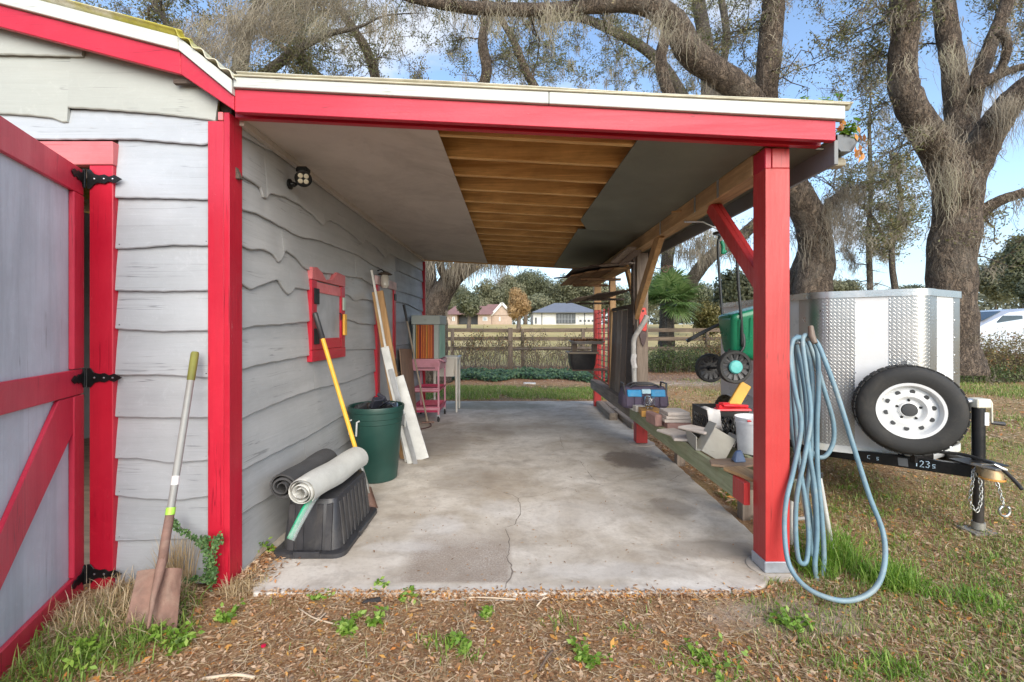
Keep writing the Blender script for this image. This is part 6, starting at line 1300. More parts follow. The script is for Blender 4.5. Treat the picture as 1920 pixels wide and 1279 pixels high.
T.moss([tuple(P(x, y, D)) for x, y, D in ((1770, 250, 7.6), (1775, 270, 7.5), (1785, 300, 7.5), (1780, 320, 7.5), (1790, 340, 7.5), (1900, 190, 7.3), (1912, 195, 7.2), (1760, 230, 7.5), (1720, 240, 7.4), (1790, 90, 8.1), (1800, 110, 8.1), (1885, 185, 7.3))], .85, 80, .0055, .15, 'long_moss')
# --- the oak behind the carport, its limb arching over the roof
T = Tree('live_oak', 'leaning mossy live oak whose thick limb arches over the carport roof', (6.0, 9.5, 0))
T.limbs([[(1525, 700, 9.5, 52), (1522, 620, 9.5, 46), (1524, 540, 9.5, 42), (1530, 480, 9.5, 38), (1515, 410, 9.3, 34), (1485, 350, 9.1, 33), (1458, 290, 9.0, 34), (1436, 230, 8.8, 34)],
         [(1440, 240, 8.8, 32), (1405, 190, 8.6, 29), (1368, 155, 8.5, 29), (1322, 122, 8.4, 29), (1288, 90, 8.3, 29), (1268, 50, 8.2, 28), (1235, 20, 8.1, 23), (1180, 8, 8.0, 17), (1110, 12, 7.9, 14), (1030, 18, 7.8, 13), (950, 18, 7.7, 12), (870, 14, 7.6, 12), (790, 0, 7.5, 9), (700, -20, 7.5, 6)],
         [(1440, 235, 8.8, 26), (1436, 170, 8.7, 24), (1443, 110, 8.6, 26), (1447, 50, 8.5, 25), (1452, -10, 8.4, 24), (1470, -90, 8.4, 20)],
         [(1512, 470, 9.9, 18), (1495, 520, 10.1, 20), (1484, 570, 10.2, 23), (1478, 660, 10.2, 26)],
         [(1530, 420, 9.4, 15), (1560, 380, 9.4, 12), (1585, 355, 9.3, 7)],
         [(1250, 60, 8.2, 12), (1238, 110, 8.15, 12), (1248, 160, 8.1, 13), (1268, 210, 8.2, 12)]], bump=.09)
T.grow(vol(46, 1360, 1690, -140, 190, 8, 11) + vol(46, 640, 1350, -150, 10, 7, 9.5) + vol(18, 1500, 1640, 300, 500, 9, 11) + vol(26, 900, 1400, 10, 160, 8, 11))
T.dress(3.0, .40, 11, .054, .2, .40, 13); T.fuzz(2, mlen=.5, count=14)
T.moss([tuple(P(R.uniform(1500, 1600), R.uniform(345, 440), R.uniform(8.9, 10))) for _ in range(36)], .7, 50, .006, .2, 'long_moss')
T.moss([tuple(P(x + R.uniform(-12, 12), y, 7.7)) for x, y in ((1030, 20), (1018, 28), (1040, 25), (925, 15), (930, 20), (960, 22), (1065, 15), (780, 15), (1250, 45), (1230, 30), (1262, 60), (735, 15), (700, 5), (860, 20))], .65, 70, .006, .14, 'long_moss')
# --- paler oaks further off, seen through the roof gap
T = Tree('live_oak', 'pale grey live oak further back, trunk seen under the carport beam beyond the palm', (6.2, 18.7, 0), barkm=m_bark2)
T.limbs([[(1250, 700, 18.744, 20), (1250, 600, 18.744, 15), (1249, 510, 18.744, 13), (1262, 420, 18.46, 14), (1295, 330, 18.46, 16), (1322, 240, 18.46, 18), (1330, 160, 18.46, 18), (1324, 90, 18.46, 15), (1312, 20, 18.46, 14), (1300, -60, 18.46, 12)],
         [(1280, 560, 18.46, 14), (1300, 520, 18.176, 15), (1335, 480, 17.892, 14), (1380, 450, 17.608, 13), (1440, 400, 17.324, 12)],
         [(1322, 250, 18.46, 12), (1280, 180, 17.892, 12), (1240, 120, 17.608, 11), (1190, 80, 17.324, 10), (1140, 55, 17.04, 9), (1080, 32, 17.04, 8), (1010, 40, 17.04, 5)],
         [(1325, 240, 18.46, 9), (1350, 150, 18.46, 9), (1362, 70, 18.46, 8), (1350, -20, 18.46, 7)],
         [(1298, 350, 18.176, 12), (1266, 440, 17.892, 8), (1210, 470, 17.608, 6)]], bump=.07, seg=14)
T.grow(vol(120, 980, 1440, -120, 200, 15, 21) + vol(22, 1210, 1420, 420, 490, 16, 19), .34)
T.dress(2.6, .6, 12, .08, .16, .6, 13, mw=.016); T.moss([tuple(P(R.uniform(1220, 1400), R.uniform(425, 475), R.uniform(15, 18))) for _ in range(70)], .8, 26, .013, .14, 'long_moss')
# --- oak at the back left, under the ceiling's end
T = Tree('live_oak', 'dark leaning live oak just beyond the rear corner of the shed', (-2.1, 12.5, 0), barkm=m_bark)
T.limbs([[(812, 720, 12.5, 40), (812, 640, 12.5, 31), (815, 590, 12.5, 26), (832, 545, 12.4, 22), (856, 515, 12.3, 20), (890, 488, 12.2, 19), (930, 462, 12, 16), (980, 430, 11.8, 14), (1010, 380, 11.8, 12), (1000, 300, 11.8, 10), (1015, 200, 11.8, 9), (985, 130, 11.6, 8), (965, 80, 11.5, 7), (930, 20, 11.4, 6)],
         [(815, 600, 12.6, 22), (806, 540, 12.7, 18), (800, 490, 12.8, 17), (790, 400, 13, 16), (760, 300, 13.2, 14), (720, 200, 13.2, 12), (690, 100, 13.2, 10), (640, 20, 13, 8)],
         [(786, 390, 13, 12), (830, 280, 13, 11), (885, 200, 12.8, 11), (912, 140, 12.6, 11), (905, 80, 12.5, 10), (912, 20, 12.4, 8), (900, -60, 12.3, 6)],
         [(750, 280, 13.2, 9), (640, 180, 13, 8), (560, 110, 12.8, 7), (470, 50, 12.5, 2)],
         [(840, 530, 12.2, 10), (826, 500, 12, 8), (830, 470, 12, 3)]], bump=.09)
T.grow(vol(150, 500, 1060, -120, 185, 10.5, 15) + vol(10, 800, 1000, 470, 500, 11, 13), .36)
T.dress(3.0, .46, 12, .06, .24, .45, 12, mw=.012); T.moss([tuple(P(R.uniform(798, 950), R.uniform(455, 492), R.uniform(11.4, 12.6))) for _ in range(60)], .75, 24, .011, .12, 'long_moss'); T.fuzz(3, mlen=.5, count=14)
# --- tree over the shed roof, heavy with moss
T = Tree('live_oak', 'bushy moss-draped oak crown rising behind the shed roof', (-6.5, 10.5, 0), barkm=m_bark2)
T.limbs([[(430, 700, 10.5, 40), (420, 560, 10.5, 34), (415, 400, 10.5, 30), (430, 250, 10.4, 24), (450, 130, 10.2, 18), (470, 40, 10, 13), (520, -40, 9.8, 9)],
         [(425, 260, 10.4, 16), (380, 150, 10.2, 12), (330, 70, 10, 9), (290, 10, 10, 7)],
         [(440, 200, 10.4, 14), (520, 120, 10, 11), (600, 70, 9.6, 8), (670, 52, 9.3, 3), (720, 30, 9.2, 2), (790, 24, 9, .6)]], bump=.08, seg=12)
T.grow(vol(90, 265, 620, -110, 210, 9, 12) + vol(14, 30, 240, -120, -5, 9.5, 12), .3)
T.dress(5.5, .44, 14, .058, .2, .45, 12)
bl = []
for k in range(150):
    f = R.random(); x = 640 - 330 * f + R.normal() * 34; y = -30 + 150 * f + R.normal() * 26; bl.append(tuple(P(x, y, R.uniform(7.6, 9))))
T.moss(bl, .42, 48, .007, .16, 'moss_curtain', (-.5, 0, 0))
# --- thin bare tree
T = Tree('bare_tree', 'thin bare tree draped in moss between the two big oaks', (12.5, 16, 0), barkm=m_bark2)
T.limbs([[(1630, 640, 16, 8), (1631, 540, 16, 7), (1629, 440, 16, 6), (1633, 340, 16, 5), (1630, 250, 16, 4), (1634, 150, 16, 1)]], seg=8, bump=.1)
T.grow(vol(44, 1570, 1700, 200, 545, 15, 17), .12, .03, .005); T.dress(.5, .3, 1, .05, .55, .55, 12, mw=.013)
T = Tree('live_oak', 'airy mossy oak in the gap between the bare tree and the biggest oak', (13, 14, 0), barkm=m_bark2)
T.limbs([[(1690, 660, 14, 10), (1680, 560, 14, 8), (1672, 470, 14, 7), (1690, 380, 14, 6), (1670, 290, 14, 4)], [(1672, 470, 14, 5), (1630, 400, 14, 4), (1590, 370, 14, 2)]], seg=10)
T.grow(vol(60, 1560, 1740, 290, 480, 12.5, 16), .3, .04); T.dress(3.5, .55, 10, .08, .45, .6, 14, mw=.011)
# ---------------------------------------------------------------- distant trees
def crown_tree(name, label, px, py, base_y, Dd, wpx, hpx, stops, n=5200, leaf=.20, lobes=9, group=None, shape=1., seed=1, trunk=.22, cone=0.):
    rg = np.random.default_rng(seed); c0 = P(px, py, Dd); zb = float(gz(c0.x, Dd)); wdt, hgt = wpx * Dd / F / 2, hpx * Dd / F / 2
    t = thing(name, label, 'tree', (c0.x, Dd, zb), group)
    MB().tube(smooth_path([(c0.x, Dd, zb - .2), (c0.x + .1, Dd, zb + (c0.z - zb) * .5), (c0.x, Dd, c0.z)], 4), [trunk * q for q in np.linspace(1, .5, 9)], 8, bump=.1).build('trunk', m_twig, t, smooth=True)
    C = []; Rr = []
    for k in range(lobes):
        d = rg.normal(size=3); d /= np.linalg.norm(d); f = rg.uniform(.25, .68); z_ = d[2] * f; s_ = (1 - cone * (z_ + .5)); C.append([d[0] * f * s_, d[1] * f * s_, z_]); Rr.append(rg.uniform(.30, .48))
    li = rg.integers(0, lobes, n); d = rg.normal(size=(n, 3)); d /= np.linalg.norm(d, axis=1)[:, None]; rr = rg.uniform(.35, 1.2, n) ** .6 + rg.normal(size=n) * .09
    p = np.array(C)[li] + d * (np.array(Rr)[li] * rr)[:, None]; p = p * [wdt, wdt, hgt] + np.array(c0) + rg.normal(size=(n, 3)) * .05
    nrm = unit(d + rdir(n) * .7); dd = unit(np.cross(nrm, rdir(n))); v, f = leaf_geo(p, dd, leaf * rg.uniform(.6, 1.3, n), leaf * .6, nrm)
    lr = rg.random(lobes); npmesh('crown', v, f, foliage(name + '_leaves' + str(stops[0][1][0]), stops, .3), t, np.clip(lr[li] * .5 + rg.random(n) * .5, 0, 1), kind='stuff'); return t
GR = [(0, (.075, .09, .05)), (.5, (.13, .145, .08)), (1, (.21, .215, .13))]; GP = [(0, (.11, .12, .07)), (.5, (.18, .185, .105)), (1, (.27, .26, .16))]
GO = [(0, (.26, .16, .07)), (.5, (.40, .26, .12)), (1, (.52, .36, .18))]; GY_ = [(0, (.10, .105, .03)), (.5, (.19, .17, .05)), (1, (.30, .25, .10))]
crown_tree('spreading_tree', 'dark green round tree left of the brick house on the far lawn', 878, 568, 607, 42, 66, 66, GR, 9000, .24, 12, seed=3)
crown_tree('golden_tree', 'golden brown autumn tree standing between the two far houses', 971, 572, 608, 40, 58, 66, GO, 11000, .17, 13, seed=4, cone=.45)
bt = [(915, 560, 70, 70, 75, GP), (948, 545, 76, 80, 75, GP), (985, 540, 80, 80, 95, GR), (1030, 545, 82, 90, 82, GR), (1070, 548, 76, 80, 80, GP), (1110, 552, 74, 80, 85, GP), (850, 560, 80, 80, 75, GP), (1150, 560, 78, 80, 70, GP), (800, 560, 84, 90, 80, GR), (1200, 560, 70, 90, 80, GR), (1010, 572, 66, 70, 50, GP)]
lab = ['soft olive tree right behind the red-roofed house', 'rounded olive tree left of the golden tree top', 'tallest dark oak above the golden tree', 'dark ragged oak between golden tree and grey roof', 'olive tree rising over the grey hipped roof', 'hazy olive tree at the right end of the grey roof', 'far tree behind the leaning oak trunk', 'far tree hidden behind the carport shelves', 'far dark tree beyond the shed corner', 'far dark tree behind the palm', 'low olive tree just behind the golden one']
for k, (x, y, Dd, w_, h, g_) in enumerate(bt): crown_tree('distant_tree', lab[k], x, y, 600, Dd, w_, h, g_, 9000, .34, 16, 'trees beyond the far houses', seed=20 + k, trunk=.4)
rt = [(1500, 560, 40, 110, 110, GP, 'hazy tree just right of the red post'), (1600, 575, 44, 120, 80, GP, 'pale tree low behind the bare tree'), (1690, 575, 42, 90, 90, GP, 'pale tree left of the big oak trunk'), (1240, 555, 44, 120, 110, GP, 'pale tree beyond the palm'), (1300, 560, 36, 110, 100, GR, 'dark tree beyond the palm on its right'), (1865, 520, 30, 90, 120, GP, 'tall pale green tree beyond the parked van'), (1915, 500, 26, 70, 130, GR, 'dark green tree at the right edge beyond the van'), (1700, 560, 34, 80, 60, GR, 'low dark tree between the bare tree and big oak'), (1560, 545, 36, 90, 60, GP, 'low pale tree left of the bare tree'), (1450, 570, 24, 110, 110, GP, 'bushy green tree behind the red post'), (1385, 565, 20, 100, 125, GR, 'leafy green bush tree behind the hanging cart'), (1325, 600, 19, 80, 70, GY_, 'yellow green bush tree left of the hanging cart'), (1950, 560, 22, 70, 90, GR, 'dark tree outside the right edge')]
for k, (x, y, Dd, w_, h, g_, l_) in enumerate(rt): crown_tree('garden_tree', l_, x, y, 610, Dd, w_, h, g_, 13000, .10 if Dd < 20 else .17, 20, 'trees along the right side', seed=50 + k, trunk=.06)
# fallen orange leaves caught in the brush at right are part of that brush
nq = 30000; fx_ = R.uniform(-190, 330, nq); hgt_ = 9 + 4 * np.sin(fx_ * .09) + 2.5 * np.sin(fx_ * .31 + 1) + 1.5 * np.sin(fx_ * .83); fy_ = 150 + R.normal(size=nq) * 4; c = np.column_stack([fx_, fy_, gz(fx_, fy_) + hgt_ * R.uniform(0, 1, nq) ** .6]); v, f = leaf_geo(c, rdir(nq), 1.5 * R.uniform(.5, 1.3, nq), 1.0)
tag(npmesh('far_woods', v, f, foliage('far_wood_leaves', [(0, (.12, .135, .09)), (1, (.24, .24, .17))], .3), None, R.random(nq), 'stuff', loc=(0, 150, 0)), 'low hazy belt of woods along the horizon', 'woods')
# ---------------------------------------------------------------- palm
t = thing('cabbage_palm', 'fan-leaved palmetto behind the fence seen past the middle post', 'palm', (5.2, 17.6, 0)); pc = P(1255, 566, 17.6)
MB().tube([(pc.x, 17.6, float(gz(pc.x, 17.6)) - .1), (pc.x, 17.6, 1.2), pc], [.2, .17, .12], 10, bump=.09).build('trunk', m_bark2, t, smooth=True)
m_palm = foliage('palm_leaf', [(0, (.09, .17, .05)), (.5, (.19, .31, .10)), (1, (.38, .48, .20))], .35, .4)
for k in range(32):
    az = R.uniform(0, 2 * math.pi); el = R.uniform(-.35, 1.35); az, el = (-1.57 + R.uniform(-1.3, 1.3), R.uniform(-.6, 1.3)) if k < 18 else (az, el); d = V(math.cos(az) * math.cos(el), math.sin(az) * math.cos(el), math.sin(el)); ln = R.uniform(.45, .8); c_ = pc + d * ln; s_ = d.cross(V(0, 0, 1)).normalized(); u_ = s_.cross(d)
    mb = MB(); mb.tube([pc, pc + d * ln * .6, c_], .012, 4); n = 34; vs = []; fs = []
    for i in range(n):
        a_ = (i / (n - 1) - .5) * 2 * 2.05; q = (d * math.cos(a_) + s_ * math.sin(a_)); w2 = q.cross(u_) * .027; Lq = (.92 - .2 * abs(a_) / 2) * R.uniform(.85, 1.1); dr = V(0, 0, -.16 * R.uniform(.3, 1.4)); o = len(vs)
        vs += [c_, c_ + q * Lq * .5 + w2 + u_ * .01, c_ + q * Lq * .5 - w2 + u_ * .01, c_ + q * Lq + dr]; fs += [(o, o + 1, o + 3, o + 2)]
    mb.add(vs, fs); o_ = mb.build('frond', m_palm, t, fix=False); at = o_.data.attributes.new('rnd', 'FLOAT', 'FACE'); at.data.foreach_set('value', np.clip(R.random(len(o_.data.polygons)) * .5 + R.random() * .5, 0, 1).astype(np.float32))
# ---------------------------------------------------------------- shrubs and brush
m_dry = foliage('dry_brush_leaves', [(0, (.12, .09, .05)), (.35, (.22, .17, .09)), (.6, (.25, .22, .09)), (.8, (.16, .18, .06)), (1, (.38, .16, .07))], .3, .8)
m_grn = foliage('shrub_leaves', [(0, (.035, .06, .02)), (.5, (.08, .12, .035)), (1, (.18, .22, .08))], .3)
def brush(name, label, cat, x0, x1, D0, D1, h, nst, nlf, mat, leaf=.05, group=None, hvar=.5, z0=0.):
    cx, cy = (x0 + x1) / 2, (D0 + D1) / 2; t = thing(name, label, cat, (cx, cy, float(gz(cx, cy))), group)
    a = np.stack([R.uniform(x0, x1, nst), R.uniform(D0, D1, nst)], 1); z = gz(a[:, 0], a[:, 1]); A = np.column_stack([a, z]); Hs = h * R.uniform(1 - hvar, 1.1, nst) * (1 - .35 * np.abs((a[:, 0] - cx) / max(.1, (x1 - x0) / 2)) ** 3)
    lean_ = R.normal(size=(nst, 3)) * [.22, .22, 0]; mid = A + lean_ * Hs[:, None] * .4 + np.column_stack([0 * Hs, 0 * Hs, Hs * .5]); B = A + lean_ * Hs[:, None] + np.column_stack([0 * Hs, 0 * Hs, Hs])
    npmesh('stems', *merge(stick_geo(A, mid, .007, .005), stick_geo(mid, B, .005, .002)), m_twig, t, kind='stuff')
    i = R.integers(0, nst, nlf); f = R.uniform(.12, 1.05, nlf)[:, None]; c = A[i] + (B - A)[i] * f + R.normal(size=(nlf, 3)) * [.12, .12, .06]; c[:, 2] = np.maximum(c[:, 2], z[i] + .01)
    v, fa = leaf_geo(c, rdir(nlf), leaf * R.uniform(.6, 1.4, nlf), leaf * .5); npmesh('leaves', v, fa, mat, t, R.random(nlf), kind='stuff'); return t
br = [(-2.2, -.9, 15.4, 16.4, 1.1, 'brownish leafless shrub at the left end of the rail fence'), (-.95, .1, 15.2, 16.3, 1.15, 'tall dry weeds against the fence left of its middle post'), (.2, 1.3, 15.5, 16.5, .95, 'dry twiggy brush right of the middle fence post'), (1.3, 3.0, 15.2, 16.5, 1.2, 'pale weedy brush in front of the fence behind the planter tub')]
for k, (x0, x1, D0, D1, h, l_) in enumerate(br): brush('dry_shrub', l_, 'shrub', x0, x1, D0, D1, h, 90, 190, m_dry, .055, 'dry brush along the fence')
brush('green_shrub', 'low green shrub before the fence right of the middle post', 'shrub', 4.6, 6.6, 15.0, 16.4, .85, 160, 5200, m_grn, .07)
brush('green_shrub', 'loose green bush behind the fence under the hanging cart', 'shrub', 6.4, 8.4, 15.5, 17.4, 1.3, 200, 5200, m_dry, .07)
brush('dry_shrub', 'tangled brown and green brush in front of the parked van', 'shrub', 12.0, 17.5, 12.6, 13.8, 1.3, 480, 15000, m_dry, .07)
brush('green_shrub', 'dark green creeper low in the brush right of the trailer', 'shrub', 11.8, 15.5, 12.2, 12.8, .45, 160, 4200, m_grn, .06)
brush('dry_shrub', 'brush growing behind the trailer roof line', 'shrub', 7.2, 11.5, 15.5, 17, 1.1, 300, 7000, m_dry, .07)
# ivy bed
n = 16000; a = np.stack([R.uniform(-2.6, 3.4, n), R.uniform(12.3, 15.0, n)], 1); edge = .5 * np.sin(a[:, 0] * 2.1) + .3 * np.sin(a[:, 0] * 5.3 + 1); keep = (a[:, 1] > 12.9 + edge * .6) | (a[:, 0] > 2.0); a = a[keep]; n = len(a)
c = np.column_stack([a, gz(a[:, 0], a[:, 1]) + R.uniform(.02, .15, n) * (1 + .5 * np.sin(a[:, 0] * 4) * np.sin(a[:, 1] * 3))]); nr = unit(rdir(n) * .6 + [0, -.4, 1]); d = unit(np.cross(nr, rdir(n)))
v, f = leaf_geo(c, d, .085, .07, nr); tag(npmesh('ivy_bed', v, f, foliage('ivy_leaves', [(0, (.02, .05, .022)), (.5, (.05, .11, .05)), (1, (.13, .20, .10))], .2, .4), None, R.random(n), 'stuff', loc=(0, 13.5, 0)), 'dark green ivy bed spreading in front of the rail fence', 'ground cover')
# ---------------------------------------------------------------- rail fence
m_fen = wood('fence_wood', (.12, .085, .06), (.25, .19, .135), 'x', .85, False, .4); m_fenz = wood('fence_post_wood', (.14, .105, .08), (.27, .21, .16), 'z', .85, False, .4)
t = thing('rail_fence', 'weathered three-rail wooden fence between the garden and the yellow field', 'fence', (3, 16.9, 0)); FD = 16.9
for i, x in enumerate((-4.75, -2.25, -.10, .35, 2.6, 4.9, 7.2, 9.5, 11.6)):
    big = i == 2; z = float(gz(x, FD)); hh = .085 if big else .06; MB().b(x - hh, x + hh, FD - (.20 if big else .07), FD - (.03 if big else -.06), z - .2, z + (1.50 if big else 1.46)).build('fence_post', m_fenz, t, bevel=.008)
for x0, x1 in ((-4.7, -.12), (-.08, 4.86), (4.94, 11.6)):
    for k, zz in enumerate((1.40, 1.075, .72)):
        j = R.uniform(-.02, .02); MB().beam((x0, FD + .085, zz + j), (x1, FD + .085, zz - j), .035, .14).build('rail', m_fen, t, bevel=.006)
MB().tube([(.0, FD - .28, .70), (1.4, FD - .3, .735), (3.0, FD - .28, .74)], .05, 8, bump=.1).build('loose_pole', m_twig, t, smooth=True, label='grey round pole resting along the fence')
# lone post and wire in the right-hand brush
mb = MB(); mb.tube([(13.35, 13.4, .0), (13.30, 13.4, .9), (13.22, 13.4, 1.32)], [.055, .05, .045], 7, bump=.12); solo(mb, 'old_fence_post', m_bark2, 'short leaning old fence post in front of the parked van', 'fence post', (13.3, 13.4, 0), smooth=50)
# ---------------------------------------------------------------- vines on the rails
n = 260; x = R.uniform(-2.3, 3.2, n); A = np.column_stack([x, np.full(n, 16.75) + R.normal(size=n) * .1, R.uniform(.1, .9, n)]); B = A + np.column_stack([R.normal(size=n) * .25, R.normal(size=n) * .05, R.uniform(.2, .7, n)])
vt = thing('fence_vine', 'dry reddish vine tangled over the rail fence', 'vine', (.5, 16.75, 0)); npmesh('stems', *stick_geo(A, B, .010, .005), m_twig, vt, kind='stuff')
n = 2600; i = R.integers(0, 260, n); c = A[i] + (B - A)[i] * R.random(n)[:, None] + R.normal(size=(n, 3)) * .07; v, f = leaf_geo(c, rdir(n), .07, .045); npmesh('leaves', v, f, m_dry, vt, R.random(n), kind='stuff')
# ---------------------------------------------------------------- houses
def house(name, label, cat): return thing(name, label, cat, (0, 0, 0))
def pz(x, y, D): return P(x, y, D)
Dh = 58.0; k_ = Dh / F
m_wh = plain('white_stucco', (.62, .62, .60), .8, var=.04); m_slate = plain('grey_shingles', (.15, .165, .20), .85, var=.12, scale=1.5, bump=.4, bscale=6); m_dkg = plain('dark_screen', (.06, .07, .08), .35); m_br = plain('tan_brick', (.40, .31, .245), .85, var=.12, scale=3); m_rdr = plain('red_shingles', (.23, .125, .11), .85, var=.15, scale=2, bump=.4, bscale=6)
X = lambda x: (x - CX) * k_
Z = lambda y: CZ + (HY - y) * k_
zb0 = float(gz(5, Dh)) - .3
t = thing('white_house', 'long white bungalow with grey hipped roof on the far side of the field', 'house', (X(1056), Dh + 5, zb0))
MB().b(X(1000), X(1122), Dh, Dh + 9, zb0, Z(585.5)).build('wall', m_wh, t)
MB().add([(X(996), Dh - .6, Z(586)), (X(1126), Dh - .6, Z(586)), (X(1126), Dh + 10, Z(586)), (X(996), Dh + 10, Z(586)), (X(1046), Dh + 4.5, Z(564.5)), (X(1082), Dh + 4.5, Z(564.5))], [(0, 1, 5, 4), (1, 2, 5), (2, 3, 4, 5), (3, 0, 4), (3, 2, 1, 0)]).build('roof', m_slate, t)
MB().b(X(1002) - .1, X(1124), Dh - .62, Dh - .56, Z(587.2), Z(585.8)).build('gutter', m_dkg, t)
w_ = MB().b(X(1043), X(1079), Dh - .12, Dh + .02, Z(606.5), Z(588)).build('screened_porch', m_dkg, t)
for x in (1048, 1053.5, 1059, 1065, 1071): MB().b(X(x) - .04, X(x) + .04, Dh - .17, Dh - .121, Z(606.5), Z(588)).build('mullion', plain('porch_grey', (.22, .24, .26), .6), w_)
MB().b(X(1043), X(1079), Dh - .175, Dh - .172, Z(599), Z(598)).build('mullion', plain('porch_grey', (.22, .24, .26), .6), w_)
MB().b(X(1003), X(1006.5), Dh - .05, Dh + .02, Z(607), Z(595.5)).build('door', m_dkg, t)
MB().b(X(1021), X(1035), Dh - .05, Dh + .02, Z(607), Z(592)).build('door', m_wh, t, label='white double door')
for x in (1016, 1096): MB().b(X(x) - .05, X(x) + .05, Dh - .08, Dh - .001, zb0, Z(587)).build('downpipe', m_dkg, t)
g_ = MB().b(X(1085), X(1116), Dh - .06, Dh + .02, Z(607), Z(592)).build('garage_door', m_wh, t)
for x in (1088, 1096, 1103.5, 1111): MB().b(X(x) - .12, X(x) + .16, Dh - .09, Dh - .061, Z(603.5), Z(599.8)).build('pane', m_dkg, g_)
t = thing('brick_house', 'tan brick house with dull red gabled roof partly hidden by trees', 'house', (X(920), Dh + 5, zb0))
MB().b(X(896), X(921), Dh, Dh + 8, zb0, Z(590)).b(X(921.3), X(960), Dh + 1.0, Dh + 9, zb0, Z(590)).build('wall', m_br, t, kind=None)
MB().b(X(836), X(857), Dh, Dh + 8, zb0, Z(590)).build('wall', m_br, t)
MB().b(X(857), X(896), Dh + 2.0, Dh + 8, zb0, Z(590)).build('screen_wall', m_dkg, t)
MB().hexa([(X(892), Dh - .5, Z(590)), (X(921), Dh - .5, Z(590)), (X(921), Dh + 9, Z(590)), (X(892), Dh + 9, Z(590))], [(X(912), Dh + 4, Z(567.5)), (X(940), Dh + 4, Z(567.5)), (X(940), Dh + 5, Z(567.5)), (X(912), Dh + 5, Z(567.5))]).build('roof', m_rdr, t)
MB().prism([(X(921), Z(590.5)), (X(962), Z(590.5)), (X(941), Z(568.5))], (0, Dh + .9, 0), (1, 0, 0), (0, 0, 1), (0, 1, 0), 8).build('gable', m_br, t)
MB().beam((X(920), Dh + .7, Z(591.2)), (X(941), Dh + .7, Z(567.8)), .3, .14, (0, 1, 0)).beam((X(941), Dh + .7, Z(567.8)), (X(963), Dh + .7, Z(591.2)), .3, .14, (0, 1, 0)).build('verge', m_wh, t)
MB().hexa([(X(832), Dh - .5, Z(590)), (X(892), Dh - .5, Z(590)), (X(892), Dh + 9, Z(590)), (X(832), Dh + 9, Z(590))], [(X(846), Dh + 4, Z(571)), (X(912), Dh + 4, Z(571)), (X(912), Dh + 5, Z(571)), (X(846), Dh + 5, Z(571))]).build('roof', m_rdr, t)
for x0, x1, dy in ((905, 914, 0), (848, 853, 0), (935, 938, 1.0)):
    f = MB().b(X(x0), X(x1), Dh + dy - .06, Dh + dy + .02, Z(602), Z(594)).build('window', m_wh, t); MB().b(X(x0) + .1, X(x1) - .1, Dh + dy - .09, Dh + dy - .061, Z(601), Z(595)).build('pane', plain('far_glass', (.3, .34, .36), .2), f)
# ---------------------------------------------------------------- parked van at the right edge
t = thing('parked_van', 'silver white van with a sloping windscreen parked beyond the brush at right', 'van', (17.6, 16.6, .1))
m_car = plain('silver_paint', (.62, .64, .68), .18, .5, .05, 2, .02, 20); m_cg = plain('car_glass', (.05, .07, .085), .06, 0., .2, 3, 0); Xc = 14.9; z0 = .35
side = [(.0, .45), (.0, .95), (.25, 1.28), (1.25, 1.42), (1.7, 1.60), (2.5, 1.98), (3.1, 2.06), (5.0, 2.08), (5.5, 1.95), (5.75, 1.3), (5.75, .45)]
out = []; 
for yy2, ins in ((15.9, .14), (16.05, .0), (17.55, .0), (17.7, .14)):
    out.append([(Xc + a_, yy2 + (.0 if b2 < 1.45 else (.10 if yy2 < 16.5 else -.10)), b2 - ins * .5 + z0 * .3 if b2 > 1 else b2 + ins) for a_, b2 in side])
loft(out, True, True).build('body', m_car, t, smooth=35)
MB().add([(Xc + 1.75, 16.12, 1.76), (Xc + 2.45, 16.2, 2.04), (Xc + 2.45, 17.4, 2.04), (Xc + 1.75, 17.5, 1.76), (Xc + 1.70, 16.12, 1.74), (Xc + 2.43, 16.2, 2.08), (Xc + 2.43, 17.4, 2.08), (Xc + 1.70, 17.5, 1.74)], [(0, 1, 2, 3), (7, 6, 5, 4), (0, 4, 5, 1), (3, 2, 6, 7)]).build('windscreen', m_cg, t)
for a_, b2 in ((2.05, 3.0), (3.1, 4.2), (4.3, 5.2)):
    MB().hexa([(Xc + a_ - .15, 15.96, 1.50), (Xc + b2, 15.96, 1.50), (Xc + b2, 16.05, 1.50), (Xc + a_ - .15, 16.05, 1.50)], [(Xc + a_ + .25, 15.985, 1.92), (Xc + b2, 15.985, 1.92), (Xc + b2, 16.08, 1.92), (Xc + a_ + .25, 16.08, 1.92)]).build('side_window', m_cg, t, bevel=.02)
MB().hexa([(Xc - .02, 16.0, .72), (Xc + .2, 15.94, .72), (Xc + .2, 16.3, .72), (Xc - .02, 16.3, .72)], [(Xc + .12, 16.0, 1.0), (Xc + .45, 15.94, 1.05), (Xc + .45, 16.3, 1.0), (Xc + .12, 16.3, 1.0)]).build('headlight', plain('lamp_glass', (.7, .72, .75), .1), t, bevel=.03)
for x in (1.0, 4.6):
    for y in (15.98, 17.45): w_ = MB().lathe([(.2, -.1), (.33, -.1), (.34, -.06), (.34, .06), (.33, .1), (.2, .1), (.2, -.1)], (Xc + x, y, .42), (0, -1, 0), 24).build('wheel', m_rubber, t, smooth=40); MB().lathe([(0, .03), (.21, .05), (.21, -.05), (0, -.05)], (Xc + x, y, .42), (0, -1, 0), 20).build('rim', m_steel, w_, smooth=30)
